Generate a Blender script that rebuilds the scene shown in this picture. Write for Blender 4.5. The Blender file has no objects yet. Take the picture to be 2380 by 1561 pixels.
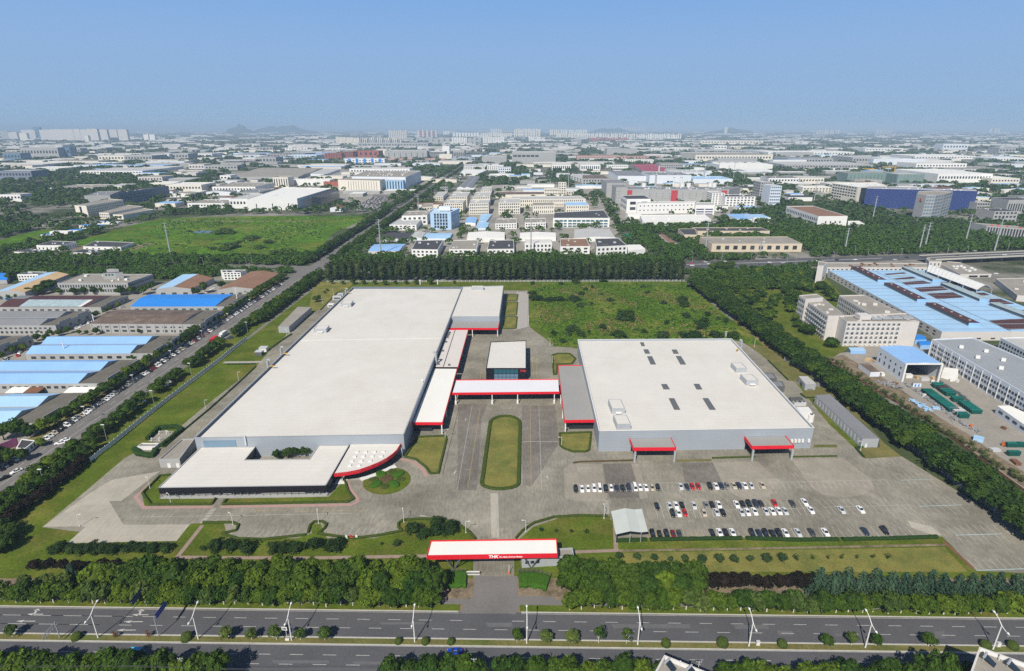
import bpy, math, random
import numpy as np
R = math.radians
SC = bpy.context.scene
COL = SC.collection
rnd = random.Random(7)

# ---------------------------------------------------------------- camera, sky, sun, exposure
F0, CAM_H, CX, CY, HOR = 1340.0, 148.0, 1190.0, 780.5, 296.0     # measured on a 2380 px wide print of the photo
TH = math.atan((CY - HOR) / F0)
ct, st = math.cos(TH), math.sin(TH)
cam = bpy.data.cameras.new('camera'); cam_o = bpy.data.objects.new('camera', cam); COL.objects.link(cam_o)
cam_o.location = (0, 0, CAM_H); cam_o.rotation_euler = (math.pi / 2 - TH, 0, 0)
cam.sensor_width = 36; cam.lens = F0 / 2380 * 36; cam.clip_start = 1; cam.clip_end = 200000
SC.camera = cam_o
w = bpy.data.worlds.new('World'); SC.world = w; w.use_nodes = True
nt = w.node_tree; bg = nt.nodes['Background']
sky = nt.nodes.new('ShaderNodeTexSky'); sky.sky_type = 'NISHITA'; sky.sun_disc = False
SUN_EL, SUN_ROT = R(45), R(200.5)
sky.sun_elevation = SUN_EL; sky.sun_rotation = SUN_ROT; sky.altitude = 100
sky.air_density = 1.0; sky.dust_density = 0.2; sky.ozone_density = 3.0
geo = nt.nodes.new('ShaderNodeTexCoord'); sep = nt.nodes.new('ShaderNodeSeparateXYZ'); nt.links.new(geo.outputs['Generated'], sep.inputs[0])
lift = nt.nodes.new('ShaderNodeMath'); lift.operation = 'MULTIPLY_ADD'; lift.inputs[1].default_value = 1.3; lift.inputs[2].default_value = .26; nt.links.new(sep.outputs[2], lift.inputs[0])
comb_ = nt.nodes.new('ShaderNodeCombineXYZ'); nt.links.new(sep.outputs[0], comb_.inputs[0]); nt.links.new(sep.outputs[1], comb_.inputs[1]); nt.links.new(lift.outputs[0], comb_.inputs[2])
nrm = nt.nodes.new('ShaderNodeVectorMath'); nrm.operation = 'NORMALIZE'; nt.links.new(comb_.outputs[0], nrm.inputs[0]); nt.links.new(nrm.outputs[0], sky.inputs[0])
ramp = nt.nodes.new('ShaderNodeValToRGB'); nt.links.new(sep.outputs[2], ramp.inputs[0]); el = ramp.color_ramp.elements       # summer haze low in the sky, clear blue above
el[0].position = 0.0; el[0].color = (.405, .610, .860, 1); el[1].position = .26; el[1].color = (.25, .53, 1.0, 1)
for ps, c in ((.05, (.395, .615, .93)), (.11, (.37, .61, .99)), (.19, (.29, .56, 1.03))): e = el.new(ps); e.color = (*c, 1)
gain = nt.nodes.new('ShaderNodeVectorMath'); gain.operation = 'SCALE'; gain.inputs['Scale'].default_value = 8.1; nt.links.new(ramp.outputs[0], gain.inputs[0])
hzr = nt.nodes.new('ShaderNodeMapRange'); hzr.inputs[1].default_value = .20; hzr.inputs[2].default_value = .50; hzr.inputs[3].default_value = 1.0; hzr.inputs[4].default_value = 0.0; nt.links.new(sep.outputs[2], hzr.inputs[0])
hmix = nt.nodes.new('ShaderNodeMix'); hmix.data_type = 'RGBA'; nt.links.new(gain.outputs[0], hmix.inputs[7])
nt.links.new(hzr.outputs[0], hmix.inputs[0]); nt.links.new(sky.outputs[0], hmix.inputs[6]); nt.links.new(hmix.outputs[2], bg.inputs[0]); bg.inputs[1].default_value = 0.08
sun = bpy.data.lights.new('sun', 'SUN'); sun.energy = 5.0; sun.angle = R(0.5); sun.color = (1.0, 0.93, 0.82)
sun_o = bpy.data.objects.new('sun', sun); COL.objects.link(sun_o)
sun_o.rotation_euler = (math.pi / 2 - SUN_EL, 0, math.pi - SUN_ROT)      # light travels away from the camera and to its right
SC.view_settings.view_transform = 'Standard'; SC.view_settings.look = 'None'
SC.view_settings.exposure = 0.2; SC.view_settings.gamma = 1.0
SC.cycles.max_bounces = 5; SC.cycles.diffuse_bounces = 2; SC.cycles.glossy_bounces = 2
SC.cycles.transmission_bounces = 2; SC.cycles.volume_bounces = 0; SC.cycles.transparent_max_bounces = 4
SC.cycles.use_denoising = False

# ---------------------------------------------------------------- measuring: print pixel -> point of the place
OX = {'0': 0, '1': 595, '2': 1190, '3': 1785, 'D': 0}
OY = {'a': 267.75, 'b': 535.5, 'c': 833, 'd': 1160.25}
def P(t, x, y):
    if t == 'D': return (x, y)
    k = .25658 if t[0] == 'd' else .25
    return (OX[t[1]] + k * x, OY[t[0]] + k * y)
def G(p, z=0.0):
    u = (p[0] - CX) / F0; v = (CY - p[1]) / F0
    t = (z - CAM_H) / (-st + v * ct)
    return (u * t, (ct + v * st) * t)
def proj(X, Y, Z):
    Z -= CAM_H; d = Y * ct - Z * st
    return (CX + F0 * X / d, CY - F0 * (Y * st + Z * ct) / d)
def pts(t, *a): return [P(t, a[i], a[i + 1]) for i in range(0, len(a), 2)]
def gp(t, *a, z=0.0): return [G(p, z) for p in pts(t, *a)]
def h_top(ptop, ybase):           # height of a wall whose top is seen at ptop and whose foot is at row ybase
    lo, hi = 0.2, 140.0
    for _ in range(50):
        m = (lo + hi) / 2; X, Y = G(ptop, m)
        if proj(X, Y, 0)[1] < ybase: lo = m
        else: hi = m
    return lo
def h_base(X, Y, ytop):
    lo, hi = 0.1, 300.0
    for _ in range(50):
        m = (lo + hi) / 2
        if proj(X, Y, m)[1] > ytop: lo = m
        else: hi = m
    return lo
def lerp(a, b, t): return (a[0] + (b[0] - a[0]) * t, a[1] + (b[1] - a[1]) * t)
def dist(a, b): return math.hypot(a[0] - b[0], a[1] - b[1])
def ordn(n):
    s = 'th' if 10 <= n % 100 <= 20 else {1: 'st', 2: 'nd', 3: 'rd'}.get(n % 10, 'th')
    return {1: 'first', 2: 'second', 3: 'third', 4: 'fourth', 5: 'fifth', 6: 'sixth', 7: 'seventh', 8: 'eighth', 9: 'ninth'}.get(n, f'{n}{s}')

# ---------------------------------------------------------------- materials
MATS = {}
def mk(name, rgb, rough=.8, var=.12, scale=.25, fine=0.0, fscale=3.0, spec=.3, metal=0.0, objvar=0.0, rib=None, bump=0.0, hue=None):
    """plain procedural material: colour broken up by two noises, optional ribs (axis, spacing m, amount), per-object variation."""
    if name in MATS: return MATS[name]
    m = bpy.data.materials.new(name); m.use_nodes = True; MATS[name] = m
    t = m.node_tree; n = t.nodes; L = t.links; b = n['Principled BSDF']
    b.inputs['Roughness'].default_value = rough; b.inputs['Metallic'].default_value = metal
    b.inputs['Specular IOR Level'].default_value = spec
    tc = n.new('ShaderNodeTexCoord'); co = tc.outputs['Object']
    nz = n.new('ShaderNodeTexNoise'); nz.inputs['Scale'].default_value = scale; nz.inputs['Detail'].default_value = 5
    nz.inputs['Roughness'].default_value = .6
    L.new(co, nz.inputs['Vector'])
    def mr(src, a, lo=.25, hi=.75):
        q = n.new('ShaderNodeMapRange'); q.inputs[1].default_value = lo; q.inputs[2].default_value = hi
        q.inputs[3].default_value = 1 - a; q.inputs[4].default_value = 1 + a; L.new(src, q.inputs[0]); return q.outputs[0]
    def mul(a, c):
        q = n.new('ShaderNodeMath'); q.operation = 'MULTIPLY'; L.new(a, q.inputs[0]); L.new(c, q.inputs[1]); return q.outputs[0]
    f = mr(nz.outputs['Fac'], var)
    if fine:
        n2 = n.new('ShaderNodeTexNoise'); n2.inputs['Scale'].default_value = fscale; n2.inputs['Detail'].default_value = 3
        L.new(co, n2.inputs['Vector']); f = mul(f, mr(n2.outputs['Fac'], fine))
    if rib:
        ax, sp, am = rib
        sx = n.new('ShaderNodeSeparateXYZ'); L.new(co, sx.inputs[0])
        a = n.new('ShaderNodeMath'); a.operation = 'MULTIPLY'; a.inputs[1].default_value = 1.0 / sp; L.new(sx.outputs[ax], a.inputs[0])
        fr = n.new('ShaderNodeMath'); fr.operation = 'FRACT'; L.new(a.outputs[0], fr.inputs[0])
        q = n.new('ShaderNodeMapRange'); q.inputs[1].default_value = .0; q.inputs[2].default_value = .25
        q.inputs[3].default_value = 1 - am; q.inputs[4].default_value = 1; L.new(fr.outputs[0], q.inputs[0]); f = mul(f, q.outputs[0])
    if objvar:
        oi = n.new('ShaderNodeObjectInfo'); f = mul(f, mr(oi.outputs['Random'], objvar, 0, 1))
    vm = n.new('ShaderNodeVectorMath'); vm.operation = 'SCALE'; vm.inputs[0].default_value = rgb; L.new(f, vm.inputs['Scale'])
    out = vm.outputs[0]
    if hue:                                     # a second colour in broad patches
        n3 = n.new('ShaderNodeTexNoise'); n3.inputs['Scale'].default_value = hue[1]; n3.inputs['Detail'].default_value = 6
        n3.inputs['Roughness'].default_value = .65
        L.new(co, n3.inputs['Vector'])
        q = n.new('ShaderNodeMapRange'); q.inputs[1].default_value = hue[2]; q.inputs[2].default_value = hue[3]; L.new(n3.outputs['Fac'], q.inputs[0])
        v2 = n.new('ShaderNodeVectorMath'); v2.operation = 'SCALE'; v2.inputs[0].default_value = hue[0]; L.new(f, v2.inputs['Scale'])
        mx = n.new('ShaderNodeMix'); mx.data_type = 'RGBA'; L.new(q.outputs[0], mx.inputs[0]); L.new(out, mx.inputs[6]); L.new(v2.outputs[0], mx.inputs[7]); out = mx.outputs[2]
    L.new(out, b.inputs['Base Color'])
    if bump:
        bp = n.new('ShaderNodeBump'); bp.inputs['Strength'].default_value = bump; bp.inputs['Distance'].default_value = .3
        L.new(nz.outputs['Fac'], bp.inputs['Height']); L.new(bp.outputs[0], b.inputs['Normal'])
    return m
def leafmat(name, a, b2, c2=None, trans=.14):
    """foliage: colour between a and b2 by tree, mottled by noise over the crown."""
    m = bpy.data.materials.new(name); m.use_nodes = True; MATS[name] = m
    t = m.node_tree; n = t.nodes; L = t.links; pb = n['Principled BSDF']; out = n['Material Output']
    pb.inputs['Roughness'].default_value = .6; pb.inputs['Specular IOR Level'].default_value = .06
    oi = n.new('ShaderNodeObjectInfo'); tc = n.new('ShaderNodeTexCoord')
    nz = n.new('ShaderNodeTexNoise'); nz.inputs['Scale'].default_value = 4.0; nz.inputs['Detail'].default_value = 2; L.new(tc.outputs['Object'], nz.inputs['Vector'])
    mx = n.new('ShaderNodeMix'); mx.data_type = 'RGBA'; mx.inputs[6].default_value = (*a, 1); mx.inputs[7].default_value = (*b2, 1)
    L.new(oi.outputs['Random'], mx.inputs[0])
    mr = n.new('ShaderNodeMapRange'); mr.inputs[1].default_value = .3; mr.inputs[2].default_value = .7; mr.inputs[3].default_value = .65; mr.inputs[4].default_value = 1.4
    L.new(nz.outputs['Fac'], mr.inputs[0])
    ge = n.new('ShaderNodeNewGeometry'); m2 = n.new('ShaderNodeMapRange'); m2.inputs[3].default_value = .66; m2.inputs[4].default_value = 1.36; L.new(ge.outputs['Random Per Island'], m2.inputs[0])
    mm = n.new('ShaderNodeMath'); mm.operation = 'MULTIPLY'; L.new(mr.outputs[0], mm.inputs[0]); L.new(m2.outputs[0], mm.inputs[1])
    vm = n.new('ShaderNodeVectorMath'); vm.operation = 'SCALE'; L.new(mx.outputs[2], vm.inputs[0]); L.new(mm.outputs[0], vm.inputs['Scale'])
    L.new(vm.outputs[0], pb.inputs['Base Color'])
    tr = n.new('ShaderNodeBsdfTranslucent'); L.new(vm.outputs[0], tr.inputs['Color'])
    ms = n.new('ShaderNodeMixShader'); ms.inputs[0].default_value = trans
    L.new(pb.outputs[0], ms.inputs[1]); L.new(tr.outputs[0], ms.inputs[2]); L.new(ms.outputs[0], out.inputs['Surface'])
    return m
def slab_mat(name, rgb, joint=5.0, var=.16, jd=.82, stain=.25):
    """cast concrete: bays with joints, each bay its own tone, broad stains."""
    m = bpy.data.materials.new(name); m.use_nodes = True; MATS[name] = m
    t = m.node_tree; n = t.nodes; L = t.links; b = n['Principled BSDF']; b.inputs['Roughness'].default_value = .9; b.inputs['Specular IOR Level'].default_value = .2
    tc = n.new('ShaderNodeTexCoord')
    br = n.new('ShaderNodeTexBrick'); br.offset = 0; br.inputs['Scale'].default_value = 1; br.inputs['Brick Width'].default_value = joint; br.inputs['Row Height'].default_value = joint * .8
    br.inputs['Mortar Size'].default_value = .05; br.inputs['Mortar Smooth'].default_value = .3
    br.inputs['Color1'].default_value = (.93, .93, .93, 1); br.inputs['Color2'].default_value = (1.06, 1.06, 1.05, 1); br.inputs['Mortar'].default_value = (jd, jd, jd, 1)
    L.new(tc.outputs['Object'], br.inputs['Vector'])
    col = None
    def noise(s, a, d=6, sx=1.0):
        mp = n.new('ShaderNodeMapping'); mp.inputs['Scale'].default_value = (sx, 1, 1); L.new(tc.outputs['Object'], mp.inputs[0])
        nz = n.new('ShaderNodeTexNoise'); nz.inputs['Scale'].default_value = s; nz.inputs['Detail'].default_value = d; nz.inputs['Roughness'].default_value = .65
        L.new(mp.outputs[0], nz.inputs['Vector'])
        q = n.new('ShaderNodeMapRange'); q.inputs[1].default_value = .3; q.inputs[2].default_value = .7; q.inputs[3].default_value = 1 - a; q.inputs[4].default_value = 1 + a
        L.new(nz.outputs['Fac'], q.inputs[0]); return q.outputs[0]
    f = n.new('ShaderNodeMath'); f.operation = 'MULTIPLY'; L.new(noise(.035, stain), f.inputs[0]); L.new(noise(.30, var, sx=4.0), f.inputs[1])
    v = n.new('ShaderNodeVectorMath'); v.operation = 'SCALE'; v.inputs[0].default_value = rgb; L.new(f.outputs[0], v.inputs['Scale'])
    mu = n.new('ShaderNodeVectorMath'); mu.operation = 'MULTIPLY'; L.new(v.outputs[0], mu.inputs[0]); L.new(br.outputs['Color'], mu.inputs[1])
    L.new(mu.outputs[0], b.inputs['Base Color'])
    return m

# ---------------------------------------------------------------- geometry helpers
class MB:
    def __init__(s): s.v = []; s.f = []
    def add(s, vs, fs):
        k = len(s.v); s.v += [tuple(p) for p in vs]; s.f += [tuple(i + k for i in f) for f in fs]; return s
    def box(s, c, d, rz=0.0):
        x, y, z = d[0] / 2, d[1] / 2, d[2] / 2; ca, sa = math.cos(rz), math.sin(rz)
        vs = [(c[0] + a * x * ca - b * y * sa, c[1] + a * x * sa + b * y * ca, c[2] + e * z) for e in (-1, 1) for b in (-1, 1) for a in (-1, 1)]
        return s.add(vs, [(0, 2, 3, 1), (4, 5, 7, 6), (0, 1, 5, 4), (2, 6, 7, 3), (0, 4, 6, 2), (1, 3, 7, 5)])
    def prism(s, poly, z0, z1, top=True, bottom=True):
        n = len(poly); vs = [(p[0], p[1], z0) for p in poly] + [(p[0], p[1], z1) for p in poly]
        fs = [(i, (i + 1) % n, n + (i + 1) % n, n + i) for i in range(n)]
        if top: fs.append(tuple(range(n, 2 * n)))
        if bottom: fs.append(tuple(range(n - 1, -1, -1)))
        return s.add(vs, fs)
    def poly(s, poly, z): return s.add([(p[0], p[1], z) for p in poly], [tuple(range(len(poly)))])
    def tube(s, path, r, n=6, caps=True):
        rs = r if isinstance(r, (list, tuple)) else [r] * len(path); rings = []; k = len(s.v)
        for i, p in enumerate(path):
            a = path[max(0, i - 1)]; b = path[min(len(path) - 1, i + 1)]
            d = np.array(b, float) - np.array(a, float); d /= max(1e-9, np.linalg.norm(d))
            u = np.cross(d, (0, 0, 1) if abs(d[2]) < .9 else (1, 0, 0)); u /= np.linalg.norm(u); v = np.cross(d, u)
            for j in range(n):
                q = 2 * math.pi * j / n; s.v.append(tuple(np.array(p) + rs[i] * (math.cos(q) * u + math.sin(q) * v)))
        for i in range(len(path) - 1):
            for j in range(n):
                s.f.append((k + i * n + j, k + i * n + (j + 1) % n, k + (i + 1) * n + (j + 1) % n, k + (i + 1) * n + j))
        if caps: s.f.append(tuple(k + j for j in range(n - 1, -1, -1))); s.f.append(tuple(k + (len(path) - 1) * n + j for j in range(n)))
        return s
    def mesh(s, name, mat=None, org=(0, 0, 0), smooth=False):
        m = bpy.data.meshes.new(name)
        m.from_pydata([(p[0] - org[0], p[1] - org[1], p[2] - org[2]) for p in s.v], [], s.f)
        if mat: m.materials.append(mat)
        if smooth: m.polygons.foreach_set('use_smooth', [True] * len(m.polygons))
        m.update(); return m
def link(name, data, parent=None, loc=None):
    o = bpy.data.objects.new(name, data); COL.objects.link(o)
    if parent is not None: o.parent = parent
    if loc is not None: o.location = loc
    return o
def tag(o, label=None, cat=None, group=None, kind=None):
    if label: o['label'] = label
    if cat: o['category'] = cat
    if group: o['group'] = group
    if kind: o['kind'] = kind
    return o
def thing(name, label, cat, loc, rz=0.0, group=None):
    o = bpy.data.objects.new(name, None); COL.objects.link(o); o.location = loc if len(loc) == 3 else (loc[0], loc[1], 0); o.rotation_euler = (0, 0, rz)
    o.empty_display_size = .5
    return tag(o, label, cat, group)
def part(name, mb, mat, root, smooth=False): return link(name, mb.mesh(name, mat, tuple(root.location), smooth), root)
def structure(name, mb, mat, label=None):
    o = link(name, mb.mesh(name, mat)); o['kind'] = 'structure'; o['label'] = label or name.replace('_', ' ') + ' of the place'; return o
def sheet(name, poly, z, mat, label=None): return structure(name, MB().poly(poly, z), mat, label)
def copy_tree(o, parent=None):
    c = o.copy(); COL.objects.link(c); c.parent = parent
    for ch in list(o.children): copy_tree(ch, c)
    return c
_unit = {}
def unit_box(mat):
    if mat.name not in _unit: _unit[mat.name] = MB().box((0, 0, 0), (1, 1, 1)).mesh('unit_box', mat)
    return _unit[mat.name]
def bar(name, root, c, d, rz, mat):        # a box-shaped part (window, door, vent ...) at a world place
    o = link(name, unit_box(mat), root); l = root.location
    o.location = (c[0] - l[0], c[1] - l[1], c[2] - l[2]); o.rotation_euler = (0, 0, rz); o.scale = d; return o
def area(poly): return .5 * sum(poly[i][0] * poly[(i + 1) % len(poly)][1] - poly[(i + 1) % len(poly)][0] * poly[i][1] for i in range(len(poly)))
def inset(poly, d):
    n = len(poly); s = 1 if area(poly) > 0 else -1; out = []
    for i in range(n):
        a, b, c = poly[i - 1], poly[i], poly[(i + 1) % n]
        e1 = np.array((b[0] - a[0], b[1] - a[1])); e2 = np.array((c[0] - b[0], c[1] - b[1]))
        e1 = e1 / max(1e-6, np.linalg.norm(e1)); e2 = e2 / max(1e-6, np.linalg.norm(e2))
        n1 = s * np.array((-e1[1], e1[0])); n2 = s * np.array((-e2[1], e2[0]))
        k = max(.3, 1 + float(n1 @ n2)); m = (n1 + n2) / k
        out.append((b[0] + d * m[0], b[1] + d * m[1]))
    return out
FOOT = []            # footprints that woods keep clear of
def pip(p, poly):
    r = False; j = len(poly) - 1
    for i in range(len(poly)):
        a, b = poly[i], poly[j]
        if (a[1] > p[1]) != (b[1] > p[1]) and p[0] < (b[0] - a[0]) * (p[1] - a[1]) / (b[1] - a[1]) + a[0]: r = not r
        j = i
    return r
# ---------------------------------------------------------------- the materials of the place
M_ROOFW = mk('white_roof_sheet', (.61, .588, .54), .6, .05, .06, .03, 1.2, rib=(1, 3.0, .05), hue=((.565, .54, .485), .025, .48, .72))
M_ROOFW2 = mk('cream_canopy_roof', (.74, .73, .68), .55, .03, .1, rib=(1, .6, .05))
M_ROOFG = mk('grey_canopy_roof', (.30, .295, .28), .6, .06, .1, rib=(1, .6, .10))
M_CLAD = mk('grey_blue_cladding', (.30, .335, .375), .5, .06, .08, rib=(2, 1.0, .22))
M_PARA = mk('parapet_flashing', (.36, .38, .40), .5, .06, .2)
M_RED = mk('red_fascia', (.62, .013, .028), .45, .04, .3)
M_BLACK = mk('black_fascia', (.012, .012, .018), .4, .1, .3)
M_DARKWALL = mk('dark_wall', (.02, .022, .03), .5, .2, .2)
M_GLASS = mk('dark_glass', (.02, .03, .04), .12, .2, .5, spec=.8)
M_TEALG = mk('teal_glass', (.03, .10, .13), .12, .2, .4, spec=.8)
M_BLUEG = mk('pale_blue_glass', (.12, .20, .28), .15, .2, .4, spec=.8)
M_WIN = mk('window_dark', (.035, .042, .05), .2, .3, .2, spec=.6, objvar=.35)
M_WHITE = mk('white_paint', (.66, .66, .64), .6, .05, .2)
M_WALLW = mk('white_render', (.72, .72, .70), .8, .06, .12, .04, 1.0)
M_WALLC = mk('cream_render', (.67, .635, .55), .8, .06, .12)
M_WALLP = mk('pinkish_tile_wall', (.545, .52, .495), .8, .06, .15, .05, 1.5)
M_WALLG = mk('grey_render', (.34, .345, .34), .85, .08, .1, .05, 1.0)
M_WALLBG = mk('blue_white_panel', (.62, .66, .71), .6, .05, .1)
M_BEIGE = mk('beige_render', (.56, .48, .365), .8, .06, .1)
M_BLUE = mk('blue_sheet_roof', (.25, .44, .72), .5, .08, .05, .04, .8, rib=(0, 1.2, .05))
M_BLUEP = mk('pale_blue_sheet_roof', (.33, .52, .72), .5, .08, .05, .05, .8, rib=(0, 1.5, .06))
M_BLUEV = mk('vivid_blue_sheet_roof', (.025, .22, .66), .5, .06, .06, .04, .8, rib=(0, 1.5, .05))
M_ROOFT = mk('tan_sheet_roof', (.50, .36, .20), .7, .12, .1)
M_ROOFBR = mk('weathered_brown_roof', (.13, .095, .075), .9, .25, .10, .22, .9, hue=((.20, .16, .13), .15, .5, .7))
M_ROOFRB = mk('rusty_brown_roof', (.22, .125, .08), .9, .15, .08, .12, .7)
M_MAROON = mk('maroon_sheet', (.075, .032, .032), .8, .2, .2, .12, 1.0)
M_TEALR = mk('patched_teal_roof', (.33, .42, .45), .7, .12, .2, .25, .5)
M_ROOFGR = mk('grey_sheet_roof', (.20, .205, .215), .7, .1, .06, .05, .8, rib=(0, 2.0, .08))
M_ROOFDK = mk('dark_felt_roof', (.055, .055, .06), .85, .15, .1, .1, .8)
M_ROOFLG = mk('light_grey_roof', (.42, .42, .41), .8, .1, .08, .06, .6)
M_ROOFTN = mk('dusty_flat_roof', (.27, .25, .215), .9, .14, .08, .1, .5)
M_GREEN = mk('green_skip_paint', (.006, .13, .105), .5, .12, .4, objvar=.2)
M_ORANGE = mk('orange_paint', (.65, .13, .015), .5, .1, .5)
M_YELLOW = mk('yellow_paint', (.62, .36, .02), .5, .1, .5)
M_STEEL = mk('pale_steel', (.48, .49, .50), .45, .06, .5)
M_STEELD = mk('dark_steel', (.10, .105, .11), .5, .1, .5)
M_GALV = mk('galvanised_steel', (.33, .35, .37), .5, .08, .5)
M_SKYL = mk('grey_skylight', (.115, .12, .125), .5, .08, .8, .1, 2.0)
M_RUST = mk('rust', (.17, .08, .045), .9, .2, .6)
M_CONC = slab_mat('yard_concrete', (.222, .207, .168), 6.0, .24, .92, .34)
M_CONCL = slab_mat('pale_concrete', (.355, .33, .275), 6.0, .12, .86, .12)
M_CONCM = slab_mat('mid_concrete', (.275, .25, .205), 6.0, .14, .85, .15)
M_ASPH = mk('asphalt', (.088, .089, .096), .9, .14, .06, .10, 1.2, spec=.2)
M_ASPHP = mk('asphalt_patch', (.115, .115, .12), .9, .12, .3, .1, 2.0)
M_ASPHO = mk('old_asphalt', (.155, .148, .14), .9, .14, .06, .08, 1.0)
M_KERB = mk('kerb_concrete', (.42, .41, .37), .9, .12, .4)
M_LINE = mk('road_paint', (.44, .44, .42), .7, .18, .8, .25, 3.0)
M_LINEF = mk('faded_lot_paint', (.46, .45, .41), .8, .2, .6, .3, 3.0)
M_LINEY = mk('yellow_lot_paint', (.45, .33, .10), .8, .2, .6, .2, 3.0)
M_LINET = mk('teal_lot_paint', (.33, .42, .42), .8, .2, .6)
M_PINK = mk('pink_paving', (.36, .235, .205), .85, .12, .5, .08, 3.0)
M_PAVE = mk('pale_paving', (.34, .32, .295), .9, .14, .4, .1, 2.0)
M_PATH = mk('brick_path', (.27, .20, .165), .9, .15, .4, .1, 2.0)
M_GRASS = mk('mown_grass', (.080, .114, .013), .95, .30, .07, .28, .9, spec=.05, hue=((.150, .132, .032), .06, .48, .72))
M_GRASSD = mk('dry_grass', (.15, .135, .048), .95, .25, .08, .22, 1.2, spec=.1, hue=((.085, .11, .026), .05, .45, .70))
M_GRASSY = mk('yellowing_grass', (.178, .165, .044), .95, .22, .12, .22, 1.4, spec=.1, hue=((.11, .13, .032), .09, .45, .65))
M_FIELD = mk('wild_field', (.066, .122, .009), .95, .42, .03, .40, .30, spec=.05, hue=((.125, .125, .026), .03, .48, .68))
M_FIELDB = mk('bright_field', (.062, .138, .008), .95, .40, .014, .35, .10, spec=.05, hue=((.125, .135, .022), .016, .46, .68))
M_GROUND = mk('plain_ground', (.050, .068, .028), .95, .3, .004, .3, .03, spec=.1, hue=((.22, .21, .185), .007, .46, .60))
M_DIRT = mk('dry_earth', (.21, .165, .115), .95, .25, .12, .2, 1.0, spec=.1, hue=((.10, .085, .05), .2, .45, .65))
M_WATER = mk('pond_water', (.03, .045, .05), .08, .1, .1, spec=.8)
M_HEDGE = mk('clipped_hedge', (.048, .072, .014), .95, .3, 1.2, .35, 5.0, spec=.1, bump=.8)
M_HEDGEB = mk('bright_clipped_shrub', (.040, .105, .010), .95, .22, 1.5, .3, 6.0, spec=.1, bump=.8)
M_HEDGED = mk('dark_clipped_shrub', (.022, .05, .012), .95, .3, 1.5, .3, 6.0, spec=.1, bump=.8)
M_BROWNSH = mk('brown_clipped_shrub', (.085, .062, .03), .95, .3, 1.2, .3, 5.0, spec=.1, bump=.8)
M_BARK = mk('bark', (.11, .09, .065), .95, .2, 3.0)
M_BARKW = mk('whitewashed_bark', (.55, .53, .48), .95, .15, 3.0)
M_HAZEH = mk('wooded_hill', (.04, .06, .035), .95, .3, .004)
L_BROAD = leafmat('camphor_leaves', (.036, .074, .008), (.088, .132, .012))
L_DEEP = leafmat('dense_leaves', (.024, .056, .008), (.050, .088, .011))
L_DARK = leafmat('dark_leaves', (.019, .045, .009), (.038, .072, .012))
L_POP = leafmat('poplar_leaves', (.020, .042, .016), (.048, .066, .022))
L_CEDAR = leafmat('cedar_needles', (.028, .062, .036), (.048, .088, .050))
L_PLUM = leafmat('plum_leaves', (.012, .010, .007), (.018, .013, .009))
L_BUSH = leafmat('bush_leaves', (.020, .046, .016), (.042, .072, .022))
L_RUSTY = leafmat('rusty_leaves', (.12, .05, .02), (.16, .07, .03))
L_PALE = leafmat('roadside_leaves', (.044, .080, .016), (.085, .118, .026))
L_VINE = leafmat('vine_leaves', (.055, .085, .02), (.11, .10, .045))
CARCOL = {'white': (.78, .78, .78), 'silver': (.52, .54, .55), 'grey': (.20, .20, .20), 'black': (.014, .014, .018), 'navy': (.022, .035, .07),
          'red': (.45, .012, .018), 'champagne': (.48, .42, .32), 'dark red': (.18, .008, .015), 'blue': (.012, .05, .40), 'brown': (.05, .035, .025), 'sky blue': (.06, .42, .72), 'dark grey': (.055, .058, .062)}
def carmat(c):
    return mk('car_paint_' + c.replace(' ', '_'), CARCOL[c], .3, .02, 1.0, spec=.6)
M_STRIP = mk('dark_strip_roof', (.13, .12, .10), .9, .18, .12, .12, .8)
M_LINING = mk('blue_grey_parapet_lining', (.085, .115, .165), .5, .08, .3)
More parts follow.
